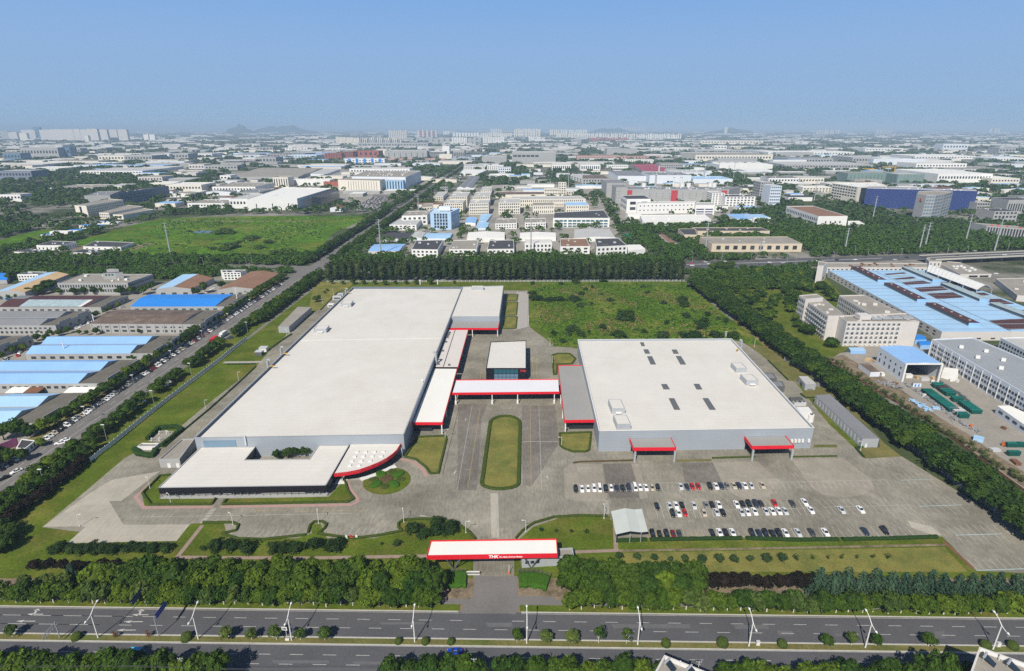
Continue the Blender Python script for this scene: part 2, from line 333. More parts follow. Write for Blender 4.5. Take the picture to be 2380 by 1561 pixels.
# ---------------------------------------------------------------- buildings
def hall(name, label, cat, q, h, rm, wm, style='flat', para=.7, n=1, rise=1.5, ends=0.0, wins=(), group=None, pilasters=(), doors=(), units=0, foot=True, unitm=None, z0=0.0, wmat=None, lining=None, open_edges=()):
    """q: wall corners seen from above FL, FR, BR, BL (any polygon for flat roofs), h: height of the wall top."""
    cx = sum(p[0] for p in q) / len(q); cy = sum(p[1] for p in q) / len(q)
    root = thing(name, label, cat, (cx, cy, z0), group=group)
    if foot: FOOT.append(inset(q, -2.0))
    if area(q) < 0: raise ValueError('order ' + label)
    m = len(q); wb = MB()
    for i in range(m):
        if i in open_edges: continue
        a, b = q[i], q[(i + 1) % m]; wb.add([(a[0], a[1], z0), (b[0], b[1], z0), (b[0], b[1], h), (a[0], a[1], h)], [(0, 1, 2, 3)])
    rb = MB()
    if style == 'flat' and para > 0:
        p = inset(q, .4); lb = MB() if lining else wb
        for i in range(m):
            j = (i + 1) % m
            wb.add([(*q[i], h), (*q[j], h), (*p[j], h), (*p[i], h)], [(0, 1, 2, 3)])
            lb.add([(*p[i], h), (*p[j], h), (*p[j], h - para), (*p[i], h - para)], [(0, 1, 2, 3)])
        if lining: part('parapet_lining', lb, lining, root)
        rb.poly(p, h - para)
    elif style == 'flat': rb.poly(q, h)
    elif style == 'gx':                                      # spans side by side, ridges along the front
        FL, FR, BR, BL = q; LL = dist(FL, FR); e = ends / LL
        for k in range(n):
            t0, t1 = k / n, (k + 1) / n; tm = (t0 + t1) / 2
            A = [lerp(lerp(FL, BL, t), lerp(FR, BR, t), 0) for t in (t0, tm, t1)]
            B = [lerp(lerp(FL, BL, t), lerp(FR, BR, t), 1 - e) for t in (t0, tm, t1)]
            z = (h, h + rise, h)
            rb.add([(*A[0], z[0]), (*B[0], z[0]), (*B[1], z[1]), (*A[1], z[1])], [(0, 1, 2, 3)])
            rb.add([(*A[1], z[1]), (*B[1], z[1]), (*B[2], z[2]), (*A[2], z[2])], [(0, 1, 2, 3)])
            for S in (A, B): wb.add([(*S[0], z[0]), (*S[2], z[2]), (*S[1], z[1])], [(0, 1, 2)])
        for k in range(1, n):
            a, b = lerp(FL, BL, k / n), lerp(lerp(FL, BL, k / n), lerp(FR, BR, k / n), 1 - e); c = lerp(a, b, .5); bar('gutter', root, (c[0], c[1], h + .12), (dist(a, b), 1.1, .2), math.atan2(b[1] - a[1], b[0] - a[0]), M_GALV)
        if ends:
            E0, E1 = lerp(FL, FR, 1 - e), lerp(BL, BR, 1 - e)
            sb = MB().add([(*E0, h - .05), (*FR, h - .05), (*BR, h - .05), (*E1, h - .05)], [(0, 1, 2, 3)])
            part('end_strip_roof', sb, M_STRIP, root)
            for k in range(n):                               # stepped gable parapet at the road end
                a, b = lerp(FR, BR, (k + .18) / n), lerp(FR, BR, (k + .82) / n); ang = math.atan2(b[1] - a[1], b[0] - a[0])
                c = lerp(a, b, .5); bar('gable_parapet', root, (c[0] - .2 * math.sin(ang) * -1, c[1], h + rise * .35), (dist(a, b), .3, rise * .7), ang, wm)
    elif style == 'gy':                                      # spans side by side, gables to the front
        FL, FR, BR, BL = q
        for k in range(n):
            t0, t1 = k / n, (k + 1) / n; tm = (t0 + t1) / 2
            A = [lerp(FL, FR, t) for t in (t0, tm, t1)]; B = [lerp(BL, BR, t) for t in (t0, tm, t1)]
            z = (h, h + rise, h); r2 = MB()
            rb.add([(*A[0], z[0]), (*A[1], z[1]), (*B[1], z[1]), (*B[0], z[0])], [(0, 1, 2, 3)])
            (r2 if isinstance(rm, tuple) else rb).add([(*A[1], z[1]), (*A[2], z[2]), (*B[2], z[2]), (*B[1], z[1])], [(0, 1, 2, 3)])
            for S in (A, B): wb.add([(*S[0], z[0]), (*S[2], z[2]), (*S[1], z[1])], [(0, 1, 2)])
            if isinstance(rm, tuple): part('roof', r2, rm[1], root)
    elif style == 'hip':
        c = (cx, cy, h + rise)
        for i in range(m): rb.add([(*q[i], h), (*q[(i + 1) % m], h), c], [(0, 1, 2)])
    part('wall', wb, wm, root); part('roof', rb, rm[0] if isinstance(rm, tuple) else rm, root)
    H = h - z0
    def along(e, u, out=0.0):
        a, b = q[e % m], q[(e + 1) % m]; L = dist(a, b); dx, dy = (b[0] - a[0]) / L, (b[1] - a[1]) / L
        return (a[0] + dx * L * u + dy * out, a[1] + dy * L * u - dx * out), math.atan2(dy, dx), L
    for wsp in wins:
        e, nn, rows, wf = wsp[:4]; u0, u1 = wsp[4:6] if len(wsp) > 5 else (.02, .98); mt = wsp[6] if len(wsp) > 6 else (wmat or M_WIN)
        for (f0, f1) in rows:
            for i in range(nn):
                c, ang, L = along(e, u0 + (u1 - u0) * (i + .5) / nn, .03)
                bar('window', root, (c[0], c[1], z0 + H * (f0 + f1) / 2), (L * (u1 - u0) / nn * wf, .14, H * (f1 - f0)), ang, mt)
    for (e, nn, f1, wd, mt) in pilasters:
        for i in range(nn + 1):
            c, ang, L = along(e, .005 + .99 * i / nn, .12)
            bar('pilaster', root, (c[0], c[1], z0 + H * f1 / 2), (wd, .3, H * f1), ang, mt)
    for (e, u, wd, hh, mt) in doors:
        c, ang, L = along(e, u, .04); bar('door', root, (c[0], c[1], z0 + hh / 2), (wd, .16, hh), ang, mt)
    r2 = random.Random(int(cx * 7 + cy * 13)); zt = h - (para if style == 'flat' else 0)
    if units and style == 'flat':
        for k in range(units):
            u, v = r2.uniform(.12, .88), r2.uniform(.15, .85)
            c = lerp(lerp(q[0], q[1], u), lerp(q[3 % m], q[2], u), v); a = math.atan2(q[1][1] - q[0][1], q[1][0] - q[0][0])
            d = (r2.uniform(1.4, 3.6), r2.uniform(1.4, 2.8), r2.uniform(.8, 1.8)); bar('rooftop_unit', root, (c[0], c[1], zt + d[2] / 2), d, a, unitm or M_STEEL)
    return root
def hpx(name, label, cat, t, corners, base=None, bi=1, h=None, **k):
    """hall from wall-top corners as printed pixels; base: print row (in tile t) of the foot under corner bi."""
    c = pts(t, *corners)
    if h is None:
        yb = P(t, 0, base)[1]; h = h_top(c[bi], yb)
    q = [G(p, h) for p in c]
    return hall(name, label, cat, q, h, k.pop('rm'), k.pop('wm'), **k), q, h
def front(name, label, cat, t, x0, x1, yt, yb, dep, skew=.022, **k):
    """block from its front face on the print: x0..x1, top row yt, foot row yb (number or pair), dep metres deep."""
    y0, y1 = yb if isinstance(yb, tuple) else (yb, yb)
    a, b = G(P(t, x0, y0)), G(P(t, x1, y1)); X, Y = lerp(a, b, .5)
    h = h_base(X, Y, P(t, 0, yt)[1]); dx, dy = skew * dep, dep
    return hall(name, label, cat, [a, b, (b[0] + dx, b[1] + dy), (a[0] + dx, a[1] + dy)], h, k.pop('rm'), k.pop('wm'), **k)

# ---------------------------------------------------------------- planting
def quads_mesh(name, C, N, s, mat, seed, extra=None):
    """many leaf faces: centres C, normals N, half sizes s."""
    g = np.random.default_rng(seed); n = len(C)
    N = N / np.maximum(1e-6, np.linalg.norm(N, axis=1, keepdims=True))
    r = g.normal(size=(n, 3)); T = np.cross(N, r); T /= np.maximum(1e-6, np.linalg.norm(T, axis=1, keepdims=True)); B = np.cross(N, T)
    s = np.asarray(s).reshape(-1, 1) * np.ones((n, 1)); a = s * g.uniform(.8, 1.35, (n, 1)); b = s * g.uniform(.55, .9, (n, 1))
    V = np.stack([C - T * a, C - B * b, C + T * a, C + B * b], 1).reshape(-1, 3)
    ev, ef = (extra if extra is not None else (np.zeros((0, 3)), []))
    nv = len(V); V = np.vstack([V, ev])
    m = bpy.data.meshes.new(name); m.vertices.add(len(V)); m.vertices.foreach_set('co', V.astype(np.float32).ravel())
    loops = np.concatenate([np.arange(nv), np.array([i + nv for f in ef for i in f], dtype=np.int64)]).astype(np.int32)
    tot = np.concatenate([np.full(n, 4), np.array([len(f) for f in ef], dtype=np.int64)]).astype(np.int32)
    st_ = np.concatenate([[0], np.cumsum(tot)[:-1]]).astype(np.int32)
    m.loops.add(len(loops)); m.loops.foreach_set('vertex_index', loops)
    m.polygons.add(len(tot)); m.polygons.foreach_set('loop_start', st_)
    try: m.polygons.foreach_set('loop_total', tot)
    except Exception: pass
    m.materials.append(mat); m.update(calc_edges=True); m.validate(); return m
def core_ball(c, r, nu=9, nv=6):
    v = []; f = []
    for j in range(nv + 1):
        a = math.pi * j / nv
        for i in range(nu):
            b = 2 * math.pi * i / nu; v.append((c[0] + r[0] * math.sin(a) * math.cos(b), c[1] + r[1] * math.sin(a) * math.sin(b), c[2] + r[2] * math.cos(a)))
    for j in range(nv):
        for i in range(nu): f.append((j * nu + i, j * nu + (i + 1) % nu, (j + 1) * nu + (i + 1) % nu, (j + 1) * nu + i))
    return np.array(v), f
def crown_mesh(kind, seed, mat, dense=1.0):
    g = np.random.default_rng(seed); C = []; N = []; S = []; core = None
    def unit(n):
        d = g.normal(size=(n, 3)); return d / np.linalg.norm(d, axis=1, keepdims=True)
    def clump(c, r, n, s, up=.35, out=(0, 0, .4)):
        d = unit(n); d[:, 2] = np.where(d[:, 2] < -.35, -d[:, 2] * .6, d[:, 2]); p = c + d * r * g.uniform(.72, 1.08, (n, 1))
        o = np.array(c) - np.array(out); C.append(p); N.append(d + .5 * o / (np.linalg.norm(o) + .1) + (0, 0, up) + .45 * g.normal(size=(n, 3))); S.append(np.full(n, s) * g.uniform(.7, 1.3, n))
    if kind == 'broad':
        k = 26; d = unit(k); d[:, 2] = np.abs(d[:, 2]) * 1.0 - .28
        for i in range(k):
            q = g.uniform(.27, .40); c = np.array([d[i, 0] * q, d[i, 1] * q, .50 + d[i, 2] * g.uniform(.30, .40)]); clump(c, np.array([1, 1, 1]) * g.uniform(.09, .155), int(38 * dense), .043)
        core = core_ball((0, 0, .50), (.29, .29, .25))
    elif kind == 'poplar':
        for i in range(30):
            z = g.uniform(.16, .96); r = .36 * math.sin(min(1, (z + .12) / .75) * math.pi / 2) * (1.08 - z) ** .6 * 1.3; a = g.uniform(0, 6.28); q = r * g.uniform(.5, 1)
            clump(np.array([q * math.cos(a), q * math.sin(a), z]), np.array([.15, .15, .075]), int(30 * dense), .040, .2, (0, 0, z - .05))
        core = core_ball((0, 0, .52), (.24, .24, .36))
    elif kind == 'cedar':
        for t in range(9):
            z = .10 + .84 * t / 9; r = .48 * (1 - z) ** .85 + .03; nb = max(4, int(11 * (1 - z)) + 3)
            for j in range(nb):
                a = 6.283 * (j + g.uniform(-.3, .3)) / nb; L = r * g.uniform(.75, 1.1); n = int(20 * dense)
                tt = g.uniform(.15, 1, n) ** .8; wv = g.normal(size=n) * .045 * (1.1 - tt)
                x = tt * L; zz = z + .03 - .10 * tt * tt + g.normal(size=n) * .012
                C.append(np.stack([x * math.cos(a) - wv * math.sin(a), x * math.sin(a) + wv * math.cos(a), zz], 1))
                N.append(np.stack([.35 * math.cos(a) * np.ones(n), .35 * math.sin(a) * np.ones(n), np.ones(n)], 1) + .35 * g.normal(size=(n, 3))); S.append(np.full(n, .030))
        core = core_ball((0, 0, .40), (.13, .13, .34))
    elif kind == 'low':                        # bushes and low, spreading shrubs
        k = 16; d = unit(k)
        for i in range(k):
            q = g.uniform(.20, .46); c = np.array([d[i, 0] * q, d[i, 1] * q, .20 + abs(d[i, 2]) * .48]); clump(c, np.array([.19, .19, .24]), int(36 * dense), .048, .3, (0, 0, .1))
        core = core_ball((0, 0, .28), (.28, .28, .26))
    elif kind == 'thin':                       # sparse young trees
        k = 11; d = unit(k)
        for i in range(k):
            q = g.uniform(.12, .38); c = np.array([d[i, 0] * q, d[i, 1] * q, .58 + d[i, 2] * .32]); clump(c, np.array([.15, .15, .12]), int(30 * dense), .045)
    C = np.vstack(C); N = np.vstack(N); S = np.concatenate(S)
    return quads_mesh(kind + '_crown', C, N, S, mat, seed + 5, core)
def trunk_mesh(mat, r=.022, top=.55, bottom=None):
    b = MB(); b.tube([(0, 0, -.02), (0, 0, .16), (.012, .008, .35), (0, .01, top)], [r * 1.25, r, r * .8, r * .45], 6)
    for i in range(4):
        a = i * 1.6 + .3; b.tube([(0, 0, .22 + .05 * i), (.12 * math.cos(a), .12 * math.sin(a), .40 + .05 * i), (.22 * math.cos(a), .22 * math.sin(a), .55 + .04 * i)], [r * .6, r * .42, r * .2], 5)
    m = b.mesh('trunk', mat); return m
CROWNS = {}; TRUNKS = {}
def crown_of(kind, mat, var, dense=1.0):
    k = (kind, mat.name, var, dense)
    if k not in CROWNS: CROWNS[k] = crown_mesh(kind, 11 + 17 * var + len(kind), mat, dense)
    return CROWNS[k]
def plant(name, label, cat, p, wd, ht, kind='broad', mat=None, var=None, trunk=None, group=None, dense=1.0, z=0.0):
    var = rnd.randrange(5) if var is None else var; trunk = trunk or M_BARK
    r = thing(name, label, cat, (p[0], p[1], z), rnd.uniform(0, 6.28), group); r.scale = (wd, wd, ht)
    link('crown', crown_of(kind, mat, var, dense), r)
    if trunk.name not in TRUNKS: TRUNKS[trunk.name] = trunk_mesh(trunk)
    if kind != 'low': link('trunk', TRUNKS[trunk.name], r)
    return r
def resample(poly, step):
    out = [poly[0]]; acc = 0
    for i in range(len(poly) - 1):
        L = dist(poly[i], poly[i + 1]); k = max(1, int(round(L / step)))
        out += [lerp(poly[i], poly[i + 1], (j + 1) / k) for j in range(k)]
    return out
def hedge(label, path, wd=.9, ht=.8, mat=None, z=0.05, name='hedge', group=None, closed=False):
    g = random.Random(int(path[0][0] * 31 + path[0][1] * 17)); p = resample(path + ([path[0]] if closed else []), .7); b = MB(); n = len(p); ring = 6
    c = p[n // 2]; r = thing(name, label, 'hedge', (c[0], c[1], z), group=group)
    for i in range(n):
        a, d = p[max(0, i - 1)], p[min(n - 1, i + 1)]; L = max(1e-6, dist(a, d)); nx, ny = -(d[1] - a[1]) / L, (d[0] - a[0]) / L
        for (u, v) in ((-.5, 0), (-.52, .75), (-.36, 1), (.36, 1), (.52, .75), (.5, 0)):
            k = u * wd * g.uniform(.86, 1.12); b.v.append((p[i][0] + nx * k, p[i][1] + ny * k, z + v * ht * g.uniform(.86, 1.1)))
    for i in range(n - 1):
        for j in range(ring - 1): b.f.append((i * ring + j, i * ring + j + 1, (i + 1) * ring + j + 1, (i + 1) * ring + j))
    b.f.append(tuple(range(ring))); b.f.append(tuple((n - 1) * ring + j for j in range(ring - 1, -1, -1)))
    part('foliage', b, mat or M_HEDGE, r); return r
WOODT = {}
def woods(name, label, spots, mat, seed, nq=26, kind='stuff'):
    """a mass of crowns nobody could count: spots are (x, y, width, height)."""
    g = np.random.default_rng(seed); S = np.array(spots, float); n = len(S)
    d = g.normal(size=(n, nq, 3)); d /= np.linalg.norm(d, axis=2, keepdims=True); d[:, :, 2] = np.where(d[:, :, 2] < -.2, -d[:, :, 2], d[:, :, 2])
    rad = g.uniform(.80, 1.05, (n, nq, 1)); ax = np.stack([S[:, 2] / 2, S[:, 2] / 2, S[:, 3] * .5], 1)[:, None, :]
    C = d * rad * ax; C[:, :, 0] += S[:, 0:1]; C[:, :, 1] += S[:, 1:2]; C[:, :, 2] += S[:, 3:4] * .5
    N = d + (0, 0, .35) + .4 * g.normal(size=(n, nq, 3))
    s = np.repeat(S[:, 2:3] * .5 * 3.1 / math.sqrt(nq) * .62, nq, 1)
    m = quads_mesh(name, C.reshape(-1, 3), N.reshape(-1, 3), s.reshape(-1), mat, seed)
    o = link(name, m); tag(o, label, 'trees', None, kind); return o

# ---------------------------------------------------------------- vehicles, poles
def car_meshes(kind):
    L, W, H = {'sedan': (4.6, 1.8, 1.45), 'suv': (4.6, 1.85, 1.7), 'hatch': (4.1, 1.72, 1.5), 'van': (4.7, 1.75, 1.95)}[kind]
    belt = .92 if kind != 'van' else 1.05; hb = belt - .06; body = MB(); gl = MB(); h = L / 2; w2 = W / 2
    # y is the car's length, front at -y
    ys = [-h, -h + .12, -h * .45, h * .55, h - .15, h]; zt = [.55, .72, hb, belt, belt - (.02 if kind == 'sedan' else 0), .62]; ww = [.78, .93, 1, 1, .96, .84]
    if kind == 'van': zt[1] = .95; zt[2] = belt
    for i in range(6):
        k = w2 * ww[i]; body.v += [(-k, ys[i], .22), (-k * 1.02, ys[i], zt[i] * .62), (-k * .9, ys[i], zt[i]), (k * .9, ys[i], zt[i]), (k * 1.02, ys[i], zt[i] * .62), (k, ys[i], .22)]
    for i in range(5):
        for j in range(5): body.f.append((i * 6 + j, (i + 1) * 6 + j, (i + 1) * 6 + j + 1, i * 6 + j + 1))
        body.f.append((i * 6 + 5, (i + 1) * 6 + 5, (i + 1) * 6, i * 6))
    body.f += [(0, 1, 2, 3, 4, 5), tuple(30 + j for j in (5, 4, 3, 2, 1, 0))]
    f0, f1, r0, r1 = {'sedan': (-h * .42, -h * .06, h * .34, h * .74), 'suv': (-h * .46, -h * .14, h * .78, h * .93), 'hatch': (-h * .5, -h * .12, h * .66, h * .92), 'van': (-h * .82, -h * .52, h * .90, h * .97)}[kind]
    a, c = w2 * .88, w2 * .68; zb = belt - .03
    lo = [(-a, f0, zb), (a, f0, zb), (a, r1, zb), (-a, r1, zb)]; hi = [(-c, f1, H), (c, f1, H), (c, r0, H), (-c, r0, H)]
    gl.add(lo + hi, [(0, 1, 5, 4), (1, 2, 6, 5), (2, 3, 7, 6), (3, 0, 4, 7)])
    k = len(body.v); e = .05
    body.add([(-c - .02, f1 - e, H - .04), (c + .02, f1 - e, H - .04), (c + .02, r0 + e, H - .04), (-c - .02, r0 + e, H - .04), (-c + .05, f1 + .05, H + .03), (c - .05, f1 + .05, H + .03), (c - .05, r0 - .05, H + .03), (-c + .05, r0 - .05, H + .03)],
             [(4, 5, 6, 7), (0, 1, 5, 4), (1, 2, 6, 5), (2, 3, 7, 6), (3, 0, 4, 7)])
    for (p0, p1) in ((lo[0], hi[0]), (lo[1], hi[1]), (lo[2], hi[2]), (lo[3], hi[3])): body.tube([p0, p1], .05, 4)
    if kind in ('suv', 'van'):
        for s in (-1, 1): body.tube([(s * a * .98, 0, zb), (s * c * 1.02, 0, H)], .05, 4)
    wh = MB(); wh.tube([(-.11, 0, 0), (.11, 0, 0)], .32, 12)
    rim = MB(); rim.tube([(-.118, 0, 0), (.118, 0, 0)], .19, 8)
    lamp = MB().box((0, 0, 0), (.34, .10, .13))
    return dict(body=body.mesh('car_body'), glass=gl.mesh('car_glass', M_GLASS), wheel=wh.mesh('tyre', mk('tyre_rubber', (.02, .02, .02), .9)), rim=rim.mesh('rim', mk('alloy', (.4, .4, .42), .35, metal=.6)),
                lamp=lamp.mesh('lamp', mk('lamp_glass', (.6, .6, .58), .2, spec=.7)), tail=lamp.mesh('tail', mk('tail_glass', (.35, .01, .01), .3, spec=.6)), L=L, W=W)
CARS = {}
def car(kind, colour, p, ang, label, group=None, name='parked_car', z=.08, full=True):
    if kind not in CARS: CARS[kind] = car_meshes(kind)
    M = CARS[kind]; r = thing(name, label, 'van' if kind == 'van' else 'car', (p[0], p[1], z), ang, group)
    b = link('body', M['body'], r)
    if not M['body'].materials: M['body'].materials.append(carmat('white'))
    b.material_slots[0].link = 'OBJECT'; b.material_slots[0].material = carmat(colour)
    link('window_glass', M['glass'], r)
    for s in (-1, 1):
        for t in (-1, 1):
            wh = link('wheel', M['wheel'], r, (s * (M['W'] / 2 - .10), t * M['L'] * .30, .32))
            if full: link('rim', M['rim'], wh)
    if full:
        for s in (-1, 1):
            link('headlight', M['lamp'], r, (s * (M['W'] / 2 - .34), -M['L'] / 2 + .03, .60)); link('tail_light', M['tail'], r, (s * (M['W'] / 2 - .34), M['L'] / 2 - .03, .62))
    return r
def yard_lamp(label, p, h=6.0, ang=0.0, group='lamp posts of the factory yard'):
    r = thing('yard_lamp', label, 'lamp post', (p[0], p[1], .05), ang, group)
    part('pole', MB().tube([(p[0], p[1], .05), (p[0], p[1], h)], [.11, .07], 8), M_WHITE, r) if False else None
    b = MB().tube([(0, 0, 0), (0, 0, h * .9), (0, 0, h - .35), (.35, 0, h - .02), (1.0, 0, h)], [.12, .09, .09, .07, .06], 7); link('pole', b.mesh('pole', M_WHITE), r)
    link('lamp_head', MB().box((1.35, 0, h), (.8, .32, .12)).mesh('lamp_head', M_WHITE), r); link('base', MB().box((0, 0, .15), (.45, .45, .3)).mesh('base', M_STEEL), r)
    return r
# ================================================================ THE SETTING: ground, roads, yard, lawns
sheet('ground', [(-52000, -300), (52000, -300), (52000, 52000), (-52000, 52000)], 0, M_GROUND, 'flat plain of trees, yards and fields reaching the horizon')
SL = -.0152
def ry(c, x): return c + SL * x
def strip(name, c0, c1, x0, x1, z, mat, label=None): return sheet(name, [(x0, ry(c0, x0)), (x1, ry(c0, x1)), (x1, ry(c1, x1)), (x0, ry(c1, x0))], z, mat, label)
XR = 330
strip('dry_verge', 145.3, 163, -XR, XR, .012, M_DIRT, 'bare earth and thin grass under the roadside trees')
strip('near_road', 118, 145.3, -XR, XR, .02, M_ASPH, 'dark dual carriageway along the bottom of the picture')
strip('verge', 145.6, 148.3, -XR, -17, .10, M_GRASS, 'grass verge between kerb and pavement')
strip('verge', 145.6, 148.3, 2.5, XR, .10, M_GRASS, 'grass verge between kerb and pavement')
strip('pavement', 148.3, 150.6, -XR, XR, .05, M_ASPHO, 'grey pavement behind the verge trees')
strip('median', 132.35, 134.4, -XR, XR, .13, M_GRASSD, 'narrow dry grass median of the near road')
for a, b in ((134.4, 134.75), (132.0, 132.35)): structure('kerb', MB().prism([(-XR, ry(a, -XR)), (XR, ry(a, XR)), (XR, ry(b, XR)), (-XR, ry(b, -XR))], .0, .15), M_KERB, 'pale kerb of the median')
for x0, x1 in ((-XR, -17.5), (3, XR)): structure('kerb', MB().prism([(x0, ry(145.15, x0)), (x1, ry(145.15, x1)), (x1, ry(145.55, x1)), (x0, ry(145.55, x0))], .0, .14), M_KERB, 'pale kerb of the far side of the near road')
mk_b = MB()
def dash(x0, x1, c, wd=.16, z=.035): mk_b.add([(x0, ry(c, x0) - wd / 2, z), (x1, ry(c, x1) - wd / 2, z), (x1, ry(c, x1) + wd / 2, z), (x0, ry(c, x0) + wd / 2, z)], [(0, 1, 2, 3)])
for c, ph in ((141.75, 0.0), (138.35, 4.5), (128.4, 3.0), (125.1, 1.0)):
    for k in range(-33, 33):
        x = k * 9.9 + ph
        if c > 140 and -12 < x < -2: continue
        dash(x, x + 4.0, c)
dash(-330, -122, 141.75); dash(-330, -130, 138.35)
dash(-XR, XR, 134.95, .14); dash(-XR, XR, 131.8, .14); dash(-XR, -17, 144.75, .14); dash(3, XR, 144.75, .14)
structure('road_marking', mk_b, M_LINE, 'white lane lines of the near road')
ar = MB()
def road_arrow(t, x0, x1, y, turn):
    a, b = G(P(t, x0, y)), G(P(t, x1, y)); L = dist(a, b); u = ((b[0] - a[0]) / L, (b[1] - a[1]) / L)
    def q(s, v): return (a[0] + u[0] * s - u[1] * v, a[1] + u[1] * s + u[0] * v, .04)
    ar.add([q(L * .35, -.14), q(L, -.14), q(L, .14), q(L * .35, .14)], [(0, 1, 2, 3)])
    ar.add([q(0, 0), q(L * .38, -.5), q(L * .38, .5)], [(0, 1, 2)])
    if turn: ar.add([q(L * .36, .1), q(L * .50, .1), q(L * .44, 1.7), q(L * .30, 1.7)], [(0, 1, 2, 3)]); ar.add([q(L * .16, 1.5), q(L * .6, 1.5), q(L * .36, 2.3)], [(0, 1, 2)])
for a in (('d0', 245, 390, 1045, 1), ('d0', 1195, 1345, 1050, 1), ('d0', 145, 320, 1108, 0), ('d0', 1120, 1295, 1113, 0), ('d0', 1055, 1230, 1189, 0), ('d0', 20, 200, 1183, 0)): road_arrow(*a)
structure('road_arrow', ar, M_LINE, 'white turn arrows on the near road')
pa = MB()
for t, x0, y0, x1, y1, z in (('d2', 900, 1135, 1620, 1172, 0), ('d2', 2005, 1142, 2330, 1180, 0), ('d3', 80, 1195, 228, 1238, 0), ('d1', 2080, 1122, 2330, 1160, 0), ('d3', 1500, 1200, 1610, 1262, 0), ('d1', 140, 1462, 670, 1490, 0), ('d1', 870, 1472, 1160, 1500, 0), ('d3', 600, 1222, 720, 1245, 0), ('d1', 1120, 1118, 1530, 1138, 0)):
    pa.poly(gp(t, x0, y0, x0 + 20, y1, x1, y1, x1 - 15, y0), .028)
structure('asphalt_patch', pa, M_ASPHP, 'paler repair patches in the near road')
# --- factory site base: lawn, then concrete yard, then everything on it
SITE = gp('D', -60, 1345, -60, 1268, 211, 1074, 520, 833, 752, 655, 1592, 655, 1705, 765, 1995, 1012, 2440, 1300, 2440, 1345)
sheet('lawn', SITE, .03, M_GRASS, 'mown grass inside the factory fence')
YARD = gp('D', 98, 1226, 195, 1146, 289, 1066, 405, 1005, 470, 950, 598, 850, 640, 800, 788, 680, 800, 676, 1230, 676, 1232, 762, 1283, 800, 1346, 812, 1700, 782, 1742, 806, 1835, 872, 1925, 985, 2010, 1064, 2095, 1061, 2395, 1248, 2395, 1334, 2268, 1327, 2190, 1248, 1430, 1252, 1428, 1195, 1400, 1197, 1300, 1205, 1240, 1225, 1205, 1255, 1195, 1290, 1195, 1345, 1100, 1345, 1100, 1290, 1105, 1252, 1075, 1228, 1030, 1208, 945, 1207, 925, 1218, 930, 1235, 870, 1252, 760, 1252, 745, 1218, 720, 1218, 725, 1240, 690, 1252, 530, 1252, 520, 1215, 445, 1218, 400, 1258, 160, 1264, 190, 1238)
sheet('yard', YARD, .06, M_CONC, 'stained grey concrete yard of the factory')
PAD = gp('d0', 390, 255, 800, -40, 1010, -170, 1450, -250, 1100, 20, 990, 20, 1120, 237, 1720, 232, 1600, 382, 612, 400, 772, 255, 735, 250)
sheet('concrete_pad', PAD, .085, M_CONCL, 'pale new concrete loading pad beside the office block')
sheet('concrete_pad', gp('c2', 478, 1030, 540, 985, 835, 990, 890, 1290, 860, 1335, 600, 1335, 495, 1305), .085, M_CONCM, 'paler concrete bay at the end of the first row of cars')
sheet('concrete_pad', gp('c2', 1110, 985, 1180, 985, 1262, 1300, 1190, 1318, 1165, 1180), .086, M_CONCM, 'narrow pale slab strip beside the canopy')
c3x = [(1868, 975), (2280, 960), (2480, 1140), (2390, 1290), (2200, 1320), (2050, 1270), (1960, 1160)]
sheet('concrete_pad', [G(P('c2', *q)) for q in c3x], .087, M_CONCM, 'pale worn concrete among the parking rows')
sheet('concrete_pad', gp('c3', 215, 940, 700, 930, 960, 1130, 985, 1215, 880, 1275, 700, 1300, 500, 1270, 400, 1200), .088, M_CONCM, 'rounded pale concrete area beyond the empty bays')
sheet('concrete_pad', gp('d3', 1262, 200, 1480, 250, 1570, 330, 1480, 325, 1300, 260), .088, M_CONCL, 'light patch of fresh concrete by the hedge end')
sheet('entrance_road', gp('d1', 1985, 700, 2290, 705, 2300, 1040, 1850, 1040, 1890, 960, 1965, 880) , .07, M_ASPHO, 'apron from the gate down to the near road')
sheet('entrance_road', gp('d2', -30, 700, 50, 700, 55, 880, 380, 885, 420, 965, 60, 990, 30, 1048, -40, 1040), .071, M_ASPHO, 'apron from the gate to the roadside pavement')
sheet('concrete_strip', gp('D', 1140, 1148, 1158, 1148, 1160, 1250, 1142, 1252), .085, M_CONCL, 'pale concrete trench line between gate and oval lawn')
# --- lawns laid on the yard, each with a clipped hedge round it
def lawn(label, poly, mat=M_GRASS, z=.11, h=None, hl=None, wd=1.0, ht=.75, cl=True):
    sheet('lawn', poly, z, mat, label)
    if h: hedge(hl, inset(poly, .5) if cl else poly, wd, ht, M_HEDGE, z, closed=cl)
def oval(p0, p1, n=10):            # stadium on the ground from two end rows: (xl, xr, y) rows in D pixels
    a, b = G((p0[0], p0[2])), G((p0[1], p0[2])); c, d = G((p1[0], p1[2])), G((p1[1], p1[2])); out = []
    for (l, r, s) in ((d, c, 1),):
        m = lerp(c, d, .5); rr = dist(c, d) / 2
        out += [(m[0] + rr * math.cos(math.pi * i / n), m[1] + rr * 1.0 * math.sin(math.pi * i / n)) for i in range(n + 1)]
        m = lerp(a, b, .5); rr = dist(a, b) / 2
        out += [(m[0] - rr * math.cos(math.pi * i / n), m[1] - rr * .55 * math.sin(math.pi * i / n)) for i in range(n + 1)]
    return out
lawn('long oval lawn in the middle of the entrance drive', oval((1117, 1208, 1125), (1137, 1211, 985)), M_GRASSY, h=1, hl='clipped hedge round the long oval lawn facing the gate', wd=1.7)
lawn('lawn wedge beside the main factory corner', gp('c1', 1370, 925, 1500, 735, 1765, 722, 1780, 760, 1705, 1080, 1615, 1085, 1570, 1020, 1480, 950), M_GRASSY, h=1, hl='clipped hedge round the wedge lawn by the main factory corner')
